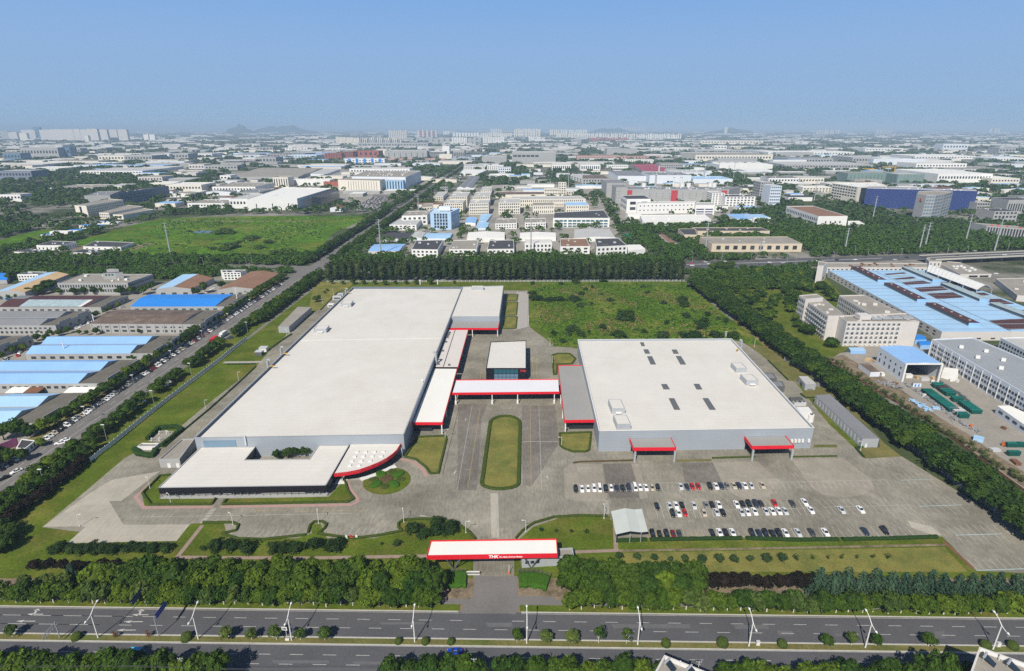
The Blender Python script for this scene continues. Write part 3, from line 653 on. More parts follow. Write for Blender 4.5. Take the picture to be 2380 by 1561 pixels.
lawn('small rounded lawn below the grey side canopy', gp('c2', 432, 700, 745, 690, 728, 860, 690, 880, 560, 880, 480, 850, 440, 820), M_GRASSY, h=1, hl='clipped hedge round the small lawn below the grey canopy')
lawn('small lawn behind the grey side canopy', gp('b2', 368, 1165, 420, 1150, 540, 1150, 600, 1200, 560, 1250, 425, 1255, 420, 1350, 380, 1350), M_GRASSY, h=1, hl='clipped hedge round the small lawn behind the grey canopy')
for i, (a, b) in enumerate(((600, 660), (670, 795), (805, 920))):
    lawn(f'{ordn(i + 1)} of three narrow lawns beside the rear annex', gp('b1', 2338 - (a - 600) * .12, a, 2440 - (a - 600) * .03, a, 2432 - (b - 600) * .03, b, 2330 - (b - 600) * .15, b), M_GRASSY, h=1, hl=f'low hedge round the {ordn(i + 1)} narrow lawn from the back of the annex', ht=.5)
lawn('office front lawn', gp('c0', 1345, 1375, 1320, 1265, 1400, 1180, 1490, 1095, 1590, 1088, 1500, 1210, 1480, 1310, 1990, 1310, 2010, 1330, 1970, 1370), M_GRASS)
hedge('clipped hedge along the corner lawn of the office block', gp('c0', 1590, 1092, 1490, 1098, 1325, 1262, 1400, 1368, 1970, 1362, 2005, 1312), .9, .8, M_HEDGE, .11)
lawn('office lawn by the curved canopy', gp('c0', 2080, 1310, 2380, 1305, 3060, 1290, 3190, 1140, 3205, 1135, 3215, 1210, 3290, 1310, 3250, 1345, 2065, 1370), M_GRASS)
hedge('clipped hedge between the office lawn and the pink path', gp('c0', 2110, 1320, 2070, 1365, 2600, 1355, 3230, 1342, 3290, 1315, 3235, 1240, 3205, 1140), .9, .8, M_HEDGE, .11)
def ribbon(name, path, wd, z, mat, label):
    p = path; b = MB(); n = len(p)
    for i in range(n):
        a, d = p[max(0, i - 1)], p[min(n - 1, i + 1)]; L = max(1e-6, dist(a, d)); nx, ny = -(d[1] - a[1]) / L * wd / 2, (d[0] - a[0]) / L * wd / 2
        b.v += [(p[i][0] - nx, p[i][1] - ny, z), (p[i][0] + nx, p[i][1] + ny, z)]
    for i in range(n - 1): b.f.append((2 * i, 2 * i + 2, 2 * i + 3, 2 * i + 1))
    return structure(name, b, mat, label)
ribbon('path', gp('c0', 1470, 1108, 1262, 1290, 1340, 1392, 1600, 1390, 1985, 1385), 1.7, .10, M_PINK, 'pink paved path round the office corner')
ribbon('path', gp('c0', 2050, 1385, 2380, 1380, 3270, 1365, 3325, 1335, 3320, 1305, 3245, 1210, 3225, 1130), 1.7, .10, M_PINK, 'pink paved path along the office lawn')
ribbon('path', gp('c1', 1325, 940, 1400, 948, 1490, 985, 1555, 1040, 1585, 1098), 1.9, .10, M_PINK, 'curved pink path beside the wedge lawn')
ribbon('path', gp('c1', 870, 1130, 1000, 1125, 1160, 1065, 1290, 980), 1.6, .095, M_PAVE, 'white edging under the curved canopy')
# flower bed roundabout
fc = G(P('c1', 1219, 1140)); fr = dist(G(P('c1', 1002, 1140)), G(P('c1', 1437, 1140))) / 2
circ = lambda c, r, n=28, sy=1.0: [(c[0] + r * math.cos(6.2832 * i / n), c[1] + r * sy * math.sin(6.2832 * i / n)) for i in range(n)]
sheet('lawn', circ(fc, fr, 36), .11, M_GRASS, 'round turning island with a flower of clipped shrubs')
def dome(label, c, rx, ry_, ht, mat, ang=0.0, z=.1):
    g = random.Random(int(c[0] * 91 + c[1] * 7)); r = thing('clipped_shrub', label, 'shrub', (c[0], c[1], z), ang); b = MB(); nu, nv = 22, 6
    for j in range(nv + 1):
        a = math.pi / 2 * j / nv
        for i in range(nu):
            q = 6.2832 * i / nu; k = g.uniform(.95, 1.04); b.v.append((rx * math.sin(a) ** .7 * math.cos(q) * k, ry_ * math.sin(a) ** .7 * math.sin(q) * k, ht * math.cos(a) ** .6 * g.uniform(.94, 1.05)))
    for j in range(nv):
        for i in range(nu): b.f.append((j * nu + i, (j + 1) * nu + i, (j + 1) * nu + (i + 1) % nu, j * nu + (i + 1) % nu))
    link('foliage', b.mesh('foliage', mat), r); return r
cpx = G(P('c1', 1216, 1125)); dome('brown round shrub at the heart of the flower shaped bed', cpx, 3.0, 3.3, .7, M_BROWNSH)
for (x, y, nm) in ((1163, 1083, 'beside the curved canopy'), (1322, 1083, 'towards the wedge lawn'), (1115, 1178, 'towards the pink path'), (1285, 1175, 'towards the entrance drive')):
    p = G(P('c1', x, y)); a = math.atan2(p[1] - cpx[1], p[0] - cpx[0]); dome('bright green petal of the flower shaped bed, ' + nm, p, 3.1, 2.1, 1.0, M_HEDGEB, a)
for (x, y, nm) in ((1262, 1055, 'far'), (1345, 1128, 'drive'), (1198, 1195, 'near'), (1095, 1130, 'canopy')):
    p = G(P('c1', x, y)); dome(f'low dull shrub between two petals on the {nm} side of the bed', p, 2.3, 1.9, .4, M_HEDGE, math.atan2(p[1] - cpx[1], p[0] - cpx[0]))
# front gardens by the gate
ribbon('path', gp('D', 412, 1296, 470, 1222), 1.6, .06, M_PATH, 'brick path from the crossing to the front fence')
ribbon('path', gp('D', 412, 1296, 700, 1298, 1000, 1293), 1.6, .061, M_PATH, 'long brick path behind the front trees')
ribbon('path', gp('D', 1428, 1196, 1432, 1282), 1.6, .06, M_PATH, 'brick path beside the steel shelter')
ribbon('path', gp('D', 1330, 1284, 1440, 1280), 1.6, .061, M_PATH, 'brick path from the gatehouse')
ribbon('trench', gp('D', 1440, 1281, 1700, 1277, 2200, 1267), 1.1, .062, M_DIRT, 'dug earth trench across the front lawn')
sheet('lawn', gp('D', 1440, 1286, 2195, 1273, 2250, 1330, 1440, 1330), .05, M_GRASSY, 'yellowing front lawn with young trees')
ribbon('edging', gp('D', 2192, 1258, 2262, 1322), 1.2, .065, M_RUST, 'rust brown strip along the edge of the far bays')
HF = dict(wd=.9, ht=.8, mat=M_HEDGE, z=.06)
hedge('low hedge beside the zebra crossing', gp('d0', 1840, 220, 2110, 218, 2160, 240, 2140, 290, 2010, 320), **HF)
hedge('low hedge along the visitor bays near the crossing', gp('d0', 2010, 320, 2150, 365, 2400, 372, 2770, 330), **HF)
hedge('keyhole shaped hedge round the middle lamp of the visitor bays', gp('d1', 470, 315, 490, 245, 530, 212, 600, 210, 640, 232, 620, 275, 560, 318), **HF)
hedge('curving hedge along the visitor bays', gp('d1', 560, 318, 700, 340, 900, 362, 1100, 338, 1320, 295, 1290, 260, 1290, 225, 1340, 195), **HF)
hedge('hedge sweeping from the lamp round to the gate', gp('d1', 1340, 195, 1500, 185, 1700, 195, 1840, 240, 1930, 300, 1990, 370), **HF)
hedge('hedge sweeping from the gate to the steel shelter', gp('d2', 35, 362, 100, 290, 200, 222, 380, 170, 600, 155, 865, 160), **HF)
hb = dict(wd=1.5, ht=1.0, mat=M_HEDGED, z=.06)
hedge('dark hedge in front of the steel shelter', gp('d2', 940, 385, 1220, 375), **hb)
hedge('dark hedge along the first stretch of the front parking row', gp('d2', 1250, 375, 2080, 362), **hb)
hedge('dark hedge along the middle stretch of the front parking row', gp('d2', 2118, 362, 2319, 370, 2600, 378, 2955, 372), **hb)
hedge('dark hedge along the end stretch of the front parking row', gp('d3', 672, 372, 1100, 365, 1530, 350), **hb)
hedge('bright clipped hedge block on the office side of the gate road', gp('d1', 1730, 745, 1905, 740), 7, 1.3, M_HEDGEB, .06)
hedge('bright clipped hedge block on the car park side of the gate road', gp('d2', 60, 745, 180, 742, 330, 775), 6.5, 1.3, M_HEDGEB, .06)
hedge('thin brown hedge under the car park canopies', gp('c2', 570, 978, 640, 968, 1125, 955), .7, .6, M_BROWNSH, .07)
hedge('thin hedge between the two car park canopies', gp('c2', 1860, 935, 2260, 922), .7, .7, M_HEDGE, .07)
hedge('thin hedge beyond the far canopy', gp('c3', 225, 922, 640, 915), .7, .6, M_HEDGE, .07)
sheet('lawn', gp('c2', 1510, 945, 1855, 940, 1855, 960, 1510, 965), .075, M_GRASSD, 'dry grass strip between the canopies')
sheet('lawn', gp('c3', 430, 805, 640, 805, 640, 832, 420, 832), .075, M_GRASSD, 'dry grass strip at the factory corner')
sheet('lawn', gp('c3', 300, 330, 430, 270, 620, 270, 880, 560, 1080, 790, 1240, 915, 900, 935, 815, 840, 880, 832, 1035, 832, 1035, 745, 575, 333, 445, 380, 350, 378), .09, M_GRASSD, 'worn grass round the long grey shed')
sheet('lawn', gp('b3', -380, 900, 0, 1215, 180, 1400, 290, 1410, 460, 1430, 330, 1230, 0, 960, -280, 800), .075, M_GRASSD, 'grass strip by the boundary trees')
hedge('dark edging hedge beside the service road', gp('c3', 0, 25, 185, 205), .8, .7, M_HEDGED, .07)
hedge('dark hedge round the grass by the small shed', gp('c3', 300, 335, 350, 372, 440, 372), .8, .7, M_HEDGED, .07)
hedge('hedge corner beside the long grey shed', gp('c3', 880, 830, 815, 840, 890, 925), .9, .8, M_HEDGED, .08)
hedge('long dark hedge between the side lawn and the service road', gp('c0', 2380, 80, 2200, 250, 1950, 475, 1690, 690, 1530, 830), .8, .7, M_HEDGED, .07)
hedge('short hedge across the head of the side lawn', gp('c0', 2110, 62, 2375, 58), .8, .7, M_HEDGED, .07)
hedge('dark hedge behind the pump yard', gp('c0', 1370, 765, 1480, 660, 1640, 650, 1690, 680, 1500, 830), 2.0, 2.0, M_HEDGED, .07)
hedge('dark clipped hedge in front of the pump house', gp('c0', 1255, 850, 1290, 900, 1420, 920, 1450, 860), 2.6, 1.8, M_HEDGED, .07)
sheet('pump_yard', gp('c0', 1375, 775, 1490, 675, 1620, 680, 1490, 780), .08, M_ROOFTN, 'small paved pump yard')
hedge('curved hedge beside the service road at the back', gp('b1', 140, 1100, 250, 1020, 330, 970), 1.6, .9, M_HEDGE, .07)
sheet('lawn', gp('b1', 520, 590, 560, 480, 900, 490, 880, 520, 760, 575, 600, 740, 520, 755, 500, 700), .07, M_GRASSY, 'grass plot at the back corner')
hedge('thin dark hedge along the back service road', gp('b1', 600, 745, 760, 580, 830, 578), .8, .6, M_HEDGED, .08)
ribbon('path', gp('b1', -300, 1230, -60, 1228, 60, 1225), 3, .065, M_PAVE, 'pale path at the head of the side lawn')
# white and yellow lot markings
lm = MB(); ly = MB(); lt = MB()
def seg(b, t, x0, y0, x1, y1, wd=.14, z=.105, t2=None):
    a, c = G(P(t, x0, y0)), G(P(t2 or t, x1, y1)); L = dist(a, c); nx, ny = -(c[1] - a[1]) / L * wd / 2, (c[0] - a[0]) / L * wd / 2
    b.add([(a[0] - nx, a[1] - ny, z), (c[0] - nx, c[1] - ny, z), (c[0] + nx, c[1] + ny, z), (a[0] + nx, a[1] + ny, z)], [(0, 1, 2, 3)])
def comb(b, t, xa, ya, xb, yb, n, dx, dy, **k):
    for i in range(n): u = i / (n - 1); x, y = xa + (xb - xa) * u, ya + (yb - ya) * u; seg(b, t, x, y, x + dx, y + dy, **k)
# row 1
comb(lm, 'c2', 570, 1165, 1325, 1160, 15, 12, 85); comb(lm, 'c2', 1380, 1175, 1490, 1180, 3, 25, 65); comb(lm, 'c2', 1540, 1172, 1760, 1170, 5, 22, 70); comb(lm, 'c2', 1810, 1170, 2340, 1168, 10, 28, 60)
comb(lm, 'c3', 15, 1158, 335, 1152, 7, 42, 62); comb(lm, 'c3', 390, 1155, 870, 1145, 10, 42, 58); comb(lm, 'c3', 930, 1140, 1090, 1135, 4, 48, 58); seg(lm, 'c2', 1270, 1160, 1780, 1165); seg(lm, 'c3', 0, 1158, 1090, 1133)
# row 2, two cars deep
comb(lm, 'c2', 1318, 1350, 1375, 1350, 2, 40, 142); comb(lm, 'c2', 1430, 1350, 1950, 1340, 10, 45, 140); comb(lm, 'c2', 2060, 1335, 2340, 1330, 6, 70, 135)
comb(lm, 'c3', 0, 1330, 340, 1322, 7, 80, 138); comb(lm, 'c3', 458, 1318, 1245, 1300, 15, 125, 140); seg(lm, 'c2', 1340, 1418, 2380, 1408); seg(lm, 'c3', 0, 1405, 440, 1395); seg(lm, 'c3', 515, 1388, 1345, 1368)
# row 3
comb(ly, 'd2', 1225, 205, 1255, 255, 2, 10, 10); comb(ly, 'd2', 1545, 292, 1715, 290, 4, 22, 58); comb(ly, 'd2', 1240, 292, 1490, 292, 5, 16, 62); comb(lm, 'd2', 1780, 292, 2040, 285, 5, 28, 60)
comb(lm, 'd2', 2130, 280, 2300, 275, 4, 40, 75); comb(lm, 'd3', 20, 270, 580, 258, 10, 50, 90); comb(lm, 'd3', 632, 265, 800, 260, 3, 62, 80); comb(lm, 'd3', 930, 258, 1500, 250, 10, 72, 78); seg(lm, 'd3', 690, 345, 1540, 330)
# far bays
comb(lm, 'c3', 910, 940, 1230, 930, 7, 62, 55); comb(lm, 'c3', 1160, 1075, 1420, 1068, 6, 75, 65); comb(lm, 'c3', 1235, 1145, 1500, 1132, 6, 72, 65); seg(lt, 'c3', 1232, 1138, 1500, 1128, .35)
comb(lm, 'c3', 1340, 1305, 1670, 1292, 7, 78, 72); comb(lm, 'c3', 1412, 1385, 1780, 1370, 7, 82, 72); seg(lt, 'c3', 1408, 1380, 1800, 1366, .35)
comb(lm, 'd3', 1620, 248, 2030, 235, 8, 82, 75); comb(lm, 'd3', 1705, 335, 2110, 320, 8, 85, 85); seg(lt, 'd3', 1700, 330, 2120, 318, .4); comb(lm, 'd3', 1805, 552, 2330, 535, 9, 90, 90); seg(lt, 'd3', 1890, 650, 2400, 632, .4)
comb(lm, 'd1', 660, 310, 715, 255, 2, 55, -55) if False else None
for i in range(9): seg(lm, 'd1', 665 + i * 59, 308 + i * 2.5, 715 + i * 57, 255 + i * 2)
for i in range(6): seg(lm, 'd1', 20 + i * 68 - 10, 362 - i * 9, 65 + i * 66, 300 - i * 6)
for i in range(6): seg(lm, 'd0', 2148 + i * 62, 338, 2215 + i * 60, 280)
seg(lm, 'd0', 1280, 163, 2319, 150); seg(lm, 'd1', 0, 147, 860, 133)
for i in range(10): seg(lm, 'd0', 1810 + i * 11, 219 - i * 14, 1852 + i * 12, 219 - i * 14, .35)
for i in range(12): seg(lm, 'c2', 863 + i * .4, 1330 + i * 12, 900 + i * .6, 1330 + i * 12, .3)
for a in ((0, 108, 285, 105), (355, 115, 630, 110), (690, 108, 970, 105)):
    seg(ly, 'd1', a[0], a[1], a[2], a[3]); seg(ly, 'd1', a[0] + 12, a[1] - 35, a[0], a[1]); seg(ly, 'd1', a[2] + 12, a[3] - 35, a[2], a[3])
seg(ly, 'c1', 1890, 455, 1735, 1085); seg(lm, 'c1', 2010, 440, 1870, 1225); seg(ly, 'c1', 2085, 455, 1968, 1215); seg(ly, 'c1', 1730, 1090, 1690, 1105)
seg(ly, 'c2', 168, 440, 178, 1215); seg(lm, 'c2', 250, 435, 275, 1225); seg(lm, 'c2', 90, 778, 425, 778, .25); seg(ly, 'c2', 175, 445, 385, 445); seg(lm, 'c2', 170, 485, 395, 485)
seg(ly, 'c1', 1890, 455, 1735, 1085); seg(ly, 'b1', 2105, 1130, 2085, 1380); seg(ly, 'b2', 182, 1180, 205, 1370); seg(ly, 'b2', 225, 1180, 232, 1370); seg(lm, 'b2', 140, 1102, 315, 1102)
seg(ly, 'c0', 2300, 330, 1740, 730); seg(lm, 'c1', 1950, 1037, 1990, 1037); seg(lm, 'c1', 1840, 1078, 1860, 1050, .5); seg(lm, 'c1', 1945, 580, 1955, 562, .4); seg(lm, 'c2', 320, 1095, 332, 1118, .5); seg(lm, 'd1', 1490, 155, 1545, 158, .45)
structure('lot_marking', lm, M_LINEF, 'worn white bay lines and crossings of the yard'); structure('lot_marking', ly, M_LINEY, 'worn yellow lines of the yard'); structure('lot_marking', lt, M_LINET, 'pale teal dividing lines of the far bays')
M_STAIN = slab_mat('dark_worn_concrete', (.165, .15, .13), 5.0, .2, .85, .3)
for a in (('c2', 845, 985, 1105, 980, 1215, 1300, 905, 1300), ('c2', 1575, 975, 1865, 970, 1955, 1165, 1610, 1170), ('c1', 1880, 430, 2150, 430, 2100, 560, 2050, 1230, 1870, 1230), ('c2', 90, 440, 400, 440, 430, 800, 180, 1200, 100, 1180)):
    sheet('worn_concrete', gp(*a), .078, M_STAIN, 'darker worn concrete of the yard')
# ================================================================ THE FACTORY
RIB = (2, 1.0, .22)
# --- main hall
hM = 10.96
qM = [G(p, hM) for p in ((452, 1018), (938, 1010), (1074, 668), (820, 668))]
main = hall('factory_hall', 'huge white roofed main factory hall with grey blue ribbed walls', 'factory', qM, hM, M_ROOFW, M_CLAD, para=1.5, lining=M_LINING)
def on_main(u, v): return lerp(lerp(qM[0], qM[1], u), lerp(qM[3], qM[2], u), v)
aM = math.atan2(qM[1][1] - qM[0][1], qM[1][0] - qM[0][0])
for k in range(1, 7):      # flashing along the roof edges
    pass
b = MB()
for i in range(4):
    a, c = qM[i], qM[(i + 1) % 4]; L = dist(a, c); m = lerp(a, c, .5); b.box((m[0], m[1], hM + .05), (L, .45, .12), math.atan2(c[1] - a[1], c[0] - a[0]))
part('parapet_cap', b, M_PARA, main)
s0, s1 = on_main(.0, .50), on_main(1.0, .51); m = lerp(s0, s1, .5); bar('roof_seam', main, (m[0], m[1], hM - 1.43), (dist(s0, s1) - 1, .35, .12), math.atan2(s1[1] - s0[1], s1[0] - s0[0]), M_WHITE)
wq = gp('c0', 1812, 835, 1995, 832)
bar('window', main, (lerp(qM[0], qM[1], .19 / 2 + .02)[0], lerp(qM[0], qM[1], .115)[1] - .04, 7.6), (15, .2, 3.4), aM, M_BLUEG)
bar('vent_duct', main, (lerp(qM[0], qM[1], .24)[0], lerp(qM[0], qM[1], .24)[1] - .35, 9.3), (.7, .6, 5.0), aM, M_STEEL)
def roofbox(label, corners, t, top, base_y, mat, cap, vent=True, name='roof_plant_housing'):
    c = pts(t, *corners); yb = P(t, 0, base_y)[1]
    return c, yb
def plant_box(label, p, d, z, ang, vent=True):
    r = thing('roof_plant_housing', label, 'plant housing', (p[0], p[1], z), ang, 'plant housings on the factory roofs')
    link('casing', MB().box((0, 0, d[2] / 2), d).mesh('casing', M_PARA), r)
    link('lid', MB().box((0, 0, d[2] + .02), (d[0] - .7, d[1] - .7, .08)).mesh('lid', M_ROOFW), r)
    b = MB()
    for s in (-1, 1): b.box((s * (d[0] / 2 - .15), 0, d[2] + .15), (.3, d[1], .3)); b.box((0, s * (d[1] / 2 - .15), d[2] + .15), (d[0] - .6, .3, .3))
    link('rim', b.mesh('rim', M_PARA), r)
    if vent: link('intake_hood', MB().box((0, -d[1] / 2 - .5, d[2] * .35), (d[0] * .45, 1.0, .7)).mesh('intake_hood', M_WHITE), r)
    return r
zr = hM - 1.5
for lab, x, y, d in (('farther white plant box near the far corner of the main roof', 848, 700, (8.5, 9, 2.6)), ('nearer white plant box on the far half of the main roof', 612, 938, (9, 8.5, 2.6))):
    plant_box(lab, G(P('b1', x, y), zr), d, zr, aM)
for i, (t, x, y) in enumerate((('b1', 858, 582), ('b1', 268, 1152), ('b1', 150, 1270))):
    p = G(P(t, x, y), hM); r = thing('roof_ladder_hook', ['yellow access bracket at the far end of the roof edge', 'yellow access bracket in the middle of the roof edge', 'yellow access bracket nearest the side lawn'][i], 'bracket', (p[0], p[1], hM + .12), aM)
    link('bracket', MB().box((0.4, 0, .35), (2.6, 1.0, .25)).box((-.8, 0, .15), (.3, 1.0, .3)).mesh('bracket', M_YELLOW), r)
for i, (t, x, yt, yb) in enumerate((('b1', 836, 535, 585), ('b1', 235, 1085, 1140), ('b1', 112, 1200, 1262))):
    p = G(P(t, x, yb), 9.0); r = thing('exhaust_duct', ['steel exhaust duct by the back corner of the main hall', 'middle steel exhaust duct beside the main hall', 'steel exhaust duct with a white box beside the main hall'][i], 'duct', (p[0], p[1], .06))
    h = 13.0; link('duct', MB().tube([(0, 0, 0), (0, 0, h - 1), (.35, 0, h - .2), (1.1, 0, h), (1.8, 0, h - .5)], .75, 10).mesh('duct', M_GALV), r); link('plinth', MB().box((0, 0, .5), (2.2, 2.2, 1)).mesh('plinth', M_WHITE), r)
p = G(P('b1', 1677, 1240), 7.0); r = thing('exhaust_duct', 'tall grey exhaust duct with a cowl between main hall and strip roof', 'duct', (p[0], p[1], .06))
link('duct', MB().tube([(0, 0, 6.6), (0, 0, 13.6), (-.3, 0, 14.6), (-1.2, 0, 14.9), (-1.9, 0, 14.4)], .7, 10).mesh('duct', M_GALV), r); link('plinth', MB().box((0, 0, 3.3), (1.6, 1.6, 6.6)).mesh('plinth', M_GALV), r)
for i, (x, y) in enumerate(((1528, 500), (1690, 498))):
    p = G(P('b1', x, y + 22), 9.5); r = thing('roof_flue', ['short cream flue on the back edge of the main hall', 'short cream flue nearer the annex on the back edge'][i], 'flue', (p[0], p[1], hM), 0); link('flue', MB().tube([(0, 0, 0), (0, 0, 3.6)], .5, 8).mesh('flue', M_WALLC), r); link('cap', MB().tube([(0, 0, 3.6), (0, 0, 4.4)], .75, 8).mesh('cap', M_WHITE), r)
bar('hatch', main, (on_main(.985, .23)[0], on_main(.985, .23)[1], hM + .5), (1, 1, .9), aM, M_WHITE)
# --- canopies
def canopy(label, q, z, fas, edges, cols=(), rm=M_ROOFW2, colm=M_WHITE, cw=.5, cat='canopy', ceil=True, ped=None, fm=None, rec=.5):
    """q: roof corners FL,FR,BR,BL at height z; fas: fascia depth; edges: which sides carry the red fascia."""
    cx = sum(p[0] for p in q) / len(q); cy = sum(p[1] for p in q) / len(q); r = thing('canopy', label, cat, (cx, cy, .05)); n = len(q); FOOT.append(q)
    part('roof', MB().prism(inset(q, .25), z - .35, z - rec + .25), rm, r)
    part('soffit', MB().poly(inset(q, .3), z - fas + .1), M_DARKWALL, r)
    for e in edges:
        a, c = q[e], q[(e + 1) % n]; L = dist(a, c); ang = math.atan2(c[1] - a[1], c[0] - a[0]); m = lerp(a, c, .5); o = (math.cos(ang) * 0 - math.sin(ang) * .15, math.cos(ang) * .15)
        bar('fascia', r, (m[0] + o[0], m[1] + o[1], z - fas / 2 + .15), (L, .3 if e % 2 == 0 else .28, fas + (0 if e % 2 == 0 else .004)), ang, fm or M_RED)
    for c in cols:
        bar('column', r, (c[0], c[1], (z - fas) / 2), (cw, cw, z - fas + .3), 0, colm)
        if ped: bar('pedestal', r, (c[0], c[1], ped / 2 + .05), (1.0, 1.0, ped), 0, M_WHITE)
    return r
qW = [G(P('c1', 1450, 600), 6.6), G(P('c1', 1735, 600), 6.6), G(P('b1', 1872, 1285), 6.6), G(P('b1', 1655, 1283), 6.6)]
east = canopy('white roofed side canopy with red edge beside the main hall', qW, 6.6, 1.5, (0, 1), [G(P('c1', 1730, 706)), G(P('c1', 1772, 555)), G(P('c1', 1810, 405))], cw=.55)
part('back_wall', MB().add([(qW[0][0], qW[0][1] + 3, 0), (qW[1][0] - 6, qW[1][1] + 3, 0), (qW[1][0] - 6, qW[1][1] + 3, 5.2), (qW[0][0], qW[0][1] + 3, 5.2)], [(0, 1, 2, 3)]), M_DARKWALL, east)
qN = [G(P('b1', 1662, 1270), 6.9), G(P('b1', 1880, 1270), 6.9), G(P('b1', 1975, 925), 6.9), G(P('b1', 1788, 925), 6.9)]
strip_c = canopy('cream strip roof with small vents and a dark centre gutter beside the main hall', qN, 6.9, 1.4, (1, 2), [G(P('b1', 1920, 1180)), G(P('b1', 1958, 1010))], rm=mk('cream_strip_roof', (.60, .56, .52), .6, .05, .2, rib=(1, .8, .05)))
ga, gb = lerp(qN[0], qN[1], .36), lerp(qN[3], qN[2], .34); m = lerp(ga, gb, .5); bar('gutter', strip_c, (m[0], m[1], 6.72), (dist(ga, gb) - 1, .5, .14), math.atan2(gb[1] - ga[1], gb[0] - ga[0]), M_BROWNSH if False else M_STEELD)
for i, (x, y) in enumerate(((1690, 1248), (1790, 1256), (1732, 1125), (1762, 1042), (1775, 1000), (1782, 985), (1790, 970), (1797, 955))):
    c = G(P('b1', x, y), 6.9); r = thing('roof_vent', f'small dark roof vent on the cream strip roof, {ordn(i + 1)} from the white canopy', 'vent', (c[0], c[1], 6.65), .3, 'vents on the cream strip roof'); link('cowl', MB().tube([(0, 0, 0), (0, 0, .7), (.3, -.3, 1.0), (.8, -.8, 1.0)], .42, 8).mesh('cowl', M_STEELD), r)
# rear annex
hA = 10.5; qA = [G(P('b1', *c), hA) for c in ((1810, 803), (2262, 803), (2302, 515), (1918, 525))]
annex = hall('factory_annex', 'white roofed rear annex beside the main hall', 'factory', qA, hA, M_ROOFW, M_CLAD, para=.7)
a2 = [G(P('b1', 1790, 912), 6.8), G(P('b1', 2252, 912), 6.8), G(P('b1', 2258, 848), 6.8), G(P('b1', 1808, 850), 6.8)]
a2 = [a2[0], a2[1], (qA[1][0] + .2, qA[1][1] - .2), (qA[0][0] + .1, qA[0][1] - .2)]
canopy('grey roofed loading canopy with red fascia in front of the rear annex', a2, 6.8, 1.5, (0, 1), [G(P('b1', 2013, 992)), G(P('b1', 2246, 990))], rm=M_ROOFG)
plant_box('grey plant box at the back of the annex roof', lerp(qA[3], qA[2], .38)[0:1] + (lerp(qA[3], qA[2], .38)[1] - 9,), (11, 5, 2.6), hA - .7, 0, False)
# bridge canopy
zb = 6.7; qB = [G(P('c1', 1822, 325), zb), G(P('c2', 442, 315), zb), G(P('c2', 432, 196), zb), G(P('b1', 1858, 1393), zb)]
canopy('long white bridge canopy with red edges linking the two factory halls', qB, zb, 1.35, (0, 2), [G(P('c1', 1858, 428)), G(P('c1', 2196, 425)), G(P('c2', 52, 422)), G(P('c2', 392, 420))], cw=.45, ped=2.0, rm=mk('pale_canopy_roof', (.68, .68, .70), .55, .03, .1, rib=(0, .6, .04)))
# small black office building
zo = 9.0; qO = [G(P('b1', 2138, 1284), zo), G(P('b2', 132, 1284), zo), G(P('b2', 132, 1025), zo), G(P('b1', 2180, 1038), zo)]
off = hall('office_building', 'small black walled building with white roof behind the bridge canopy', 'building', qO, zo, M_ROOFW, M_BLACK, para=.4, wins=[(0, 6, [(.60, .92)], .92, .20, .80, M_TEALG), (0, 6, [(.36, .56), (.12, .33)], .92, .20, .80, M_BLUEG), (1, 5, [(.45, .7)], .7, .1, .9, M_GLASS)])
def lettering(body, root, p, size, ang, mat, bold=.0, shear=0.0, ex=.02):
    cu = bpy.data.curves.new('lettering', 'FONT'); cu.body = body; cu.size = size; cu.offset = bold; cu.shear = shear; cu.extrude = ex; cu.align_x = 'LEFT'; cu.materials.append(mat)
    t_ = bpy.data.objects.new('tmp', cu); COL.objects.link(t_); bpy.context.view_layer.update()
    me = bpy.data.meshes.new_from_object(t_.evaluated_get(bpy.context.evaluated_depsgraph_get())); bpy.data.objects.remove(t_)
    if not me.materials: me.materials.append(mat)
    o = link('lettering', me, root); l = root.location; o.location = (p[0] - l[0], p[1] - l[1], p[2] - l[2]); o.rotation_euler = (math.pi / 2, 0, ang); return o
pO = lerp(qO[0], qO[1], .84); lettering('THK', off, (pO[0], pO[1] - .12, 6.6), 1.9, math.atan2(qO[1][1] - qO[0][1], qO[1][0] - qO[0][0]), mk('red_sign_letters', (.75, .05, .06), .5), .03, .2)
# second hall
hR = 11.3; qR = [G(p, hR) for p in ((1393, 1002.5), (1892, 995), (1700, 788), (1343, 790))]
hallR = hall('factory_hall', 'second white roofed factory hall beside the car park, with dark skylights', 'factory', qR, hR, M_ROOFW, M_CLAD, para=1.1, doors=[(3, .30, 4, 4, M_DARKWALL)])
b = MB()
for i in range(4):
    a, c = qR[i], qR[(i + 1) % 4]; L = dist(a, c); m = lerp(a, c, .5); b.box((m[0], m[1], hR + .05), (L, .5, .12), math.atan2(c[1] - a[1], c[0] - a[0]))
part('parapet_cap', b, M_WHITE, hallR); zR = hR - 1.1
for t, *c in (('b2', 1190, 1046, 1222, 1046, 1236, 1080, 1204, 1080), ('b2', 1222, 1112, 1265, 1112, 1284, 1150, 1238, 1150), ('b2', 1256, 1176, 1302, 1176, 1338, 1251, 1288, 1250), ('b2', 1485, 1114, 1530, 1114, 1550, 1151, 1502, 1151), ('b2', 1523, 1174, 1570, 1174, 1618, 1251, 1566, 1251),
              ('c2', 1387, 245, 1438, 245, 1467, 292, 1408, 292), ('c2', 1688, 243, 1740, 243, 1769, 293, 1716, 293), ('c2', 1457, 377, 1508, 377, 1563, 482, 1508, 482), ('c2', 1772, 376, 1823, 376, 1894, 482, 1837, 482)):
    part('skylight', MB().prism([G(p, zR) for p in pts(t, *c)][::-1], zR, zR + .3), M_SKYL, hallR)
aR = math.atan2(qR[1][1] - qR[0][1], qR[1][0] - qR[0][0])
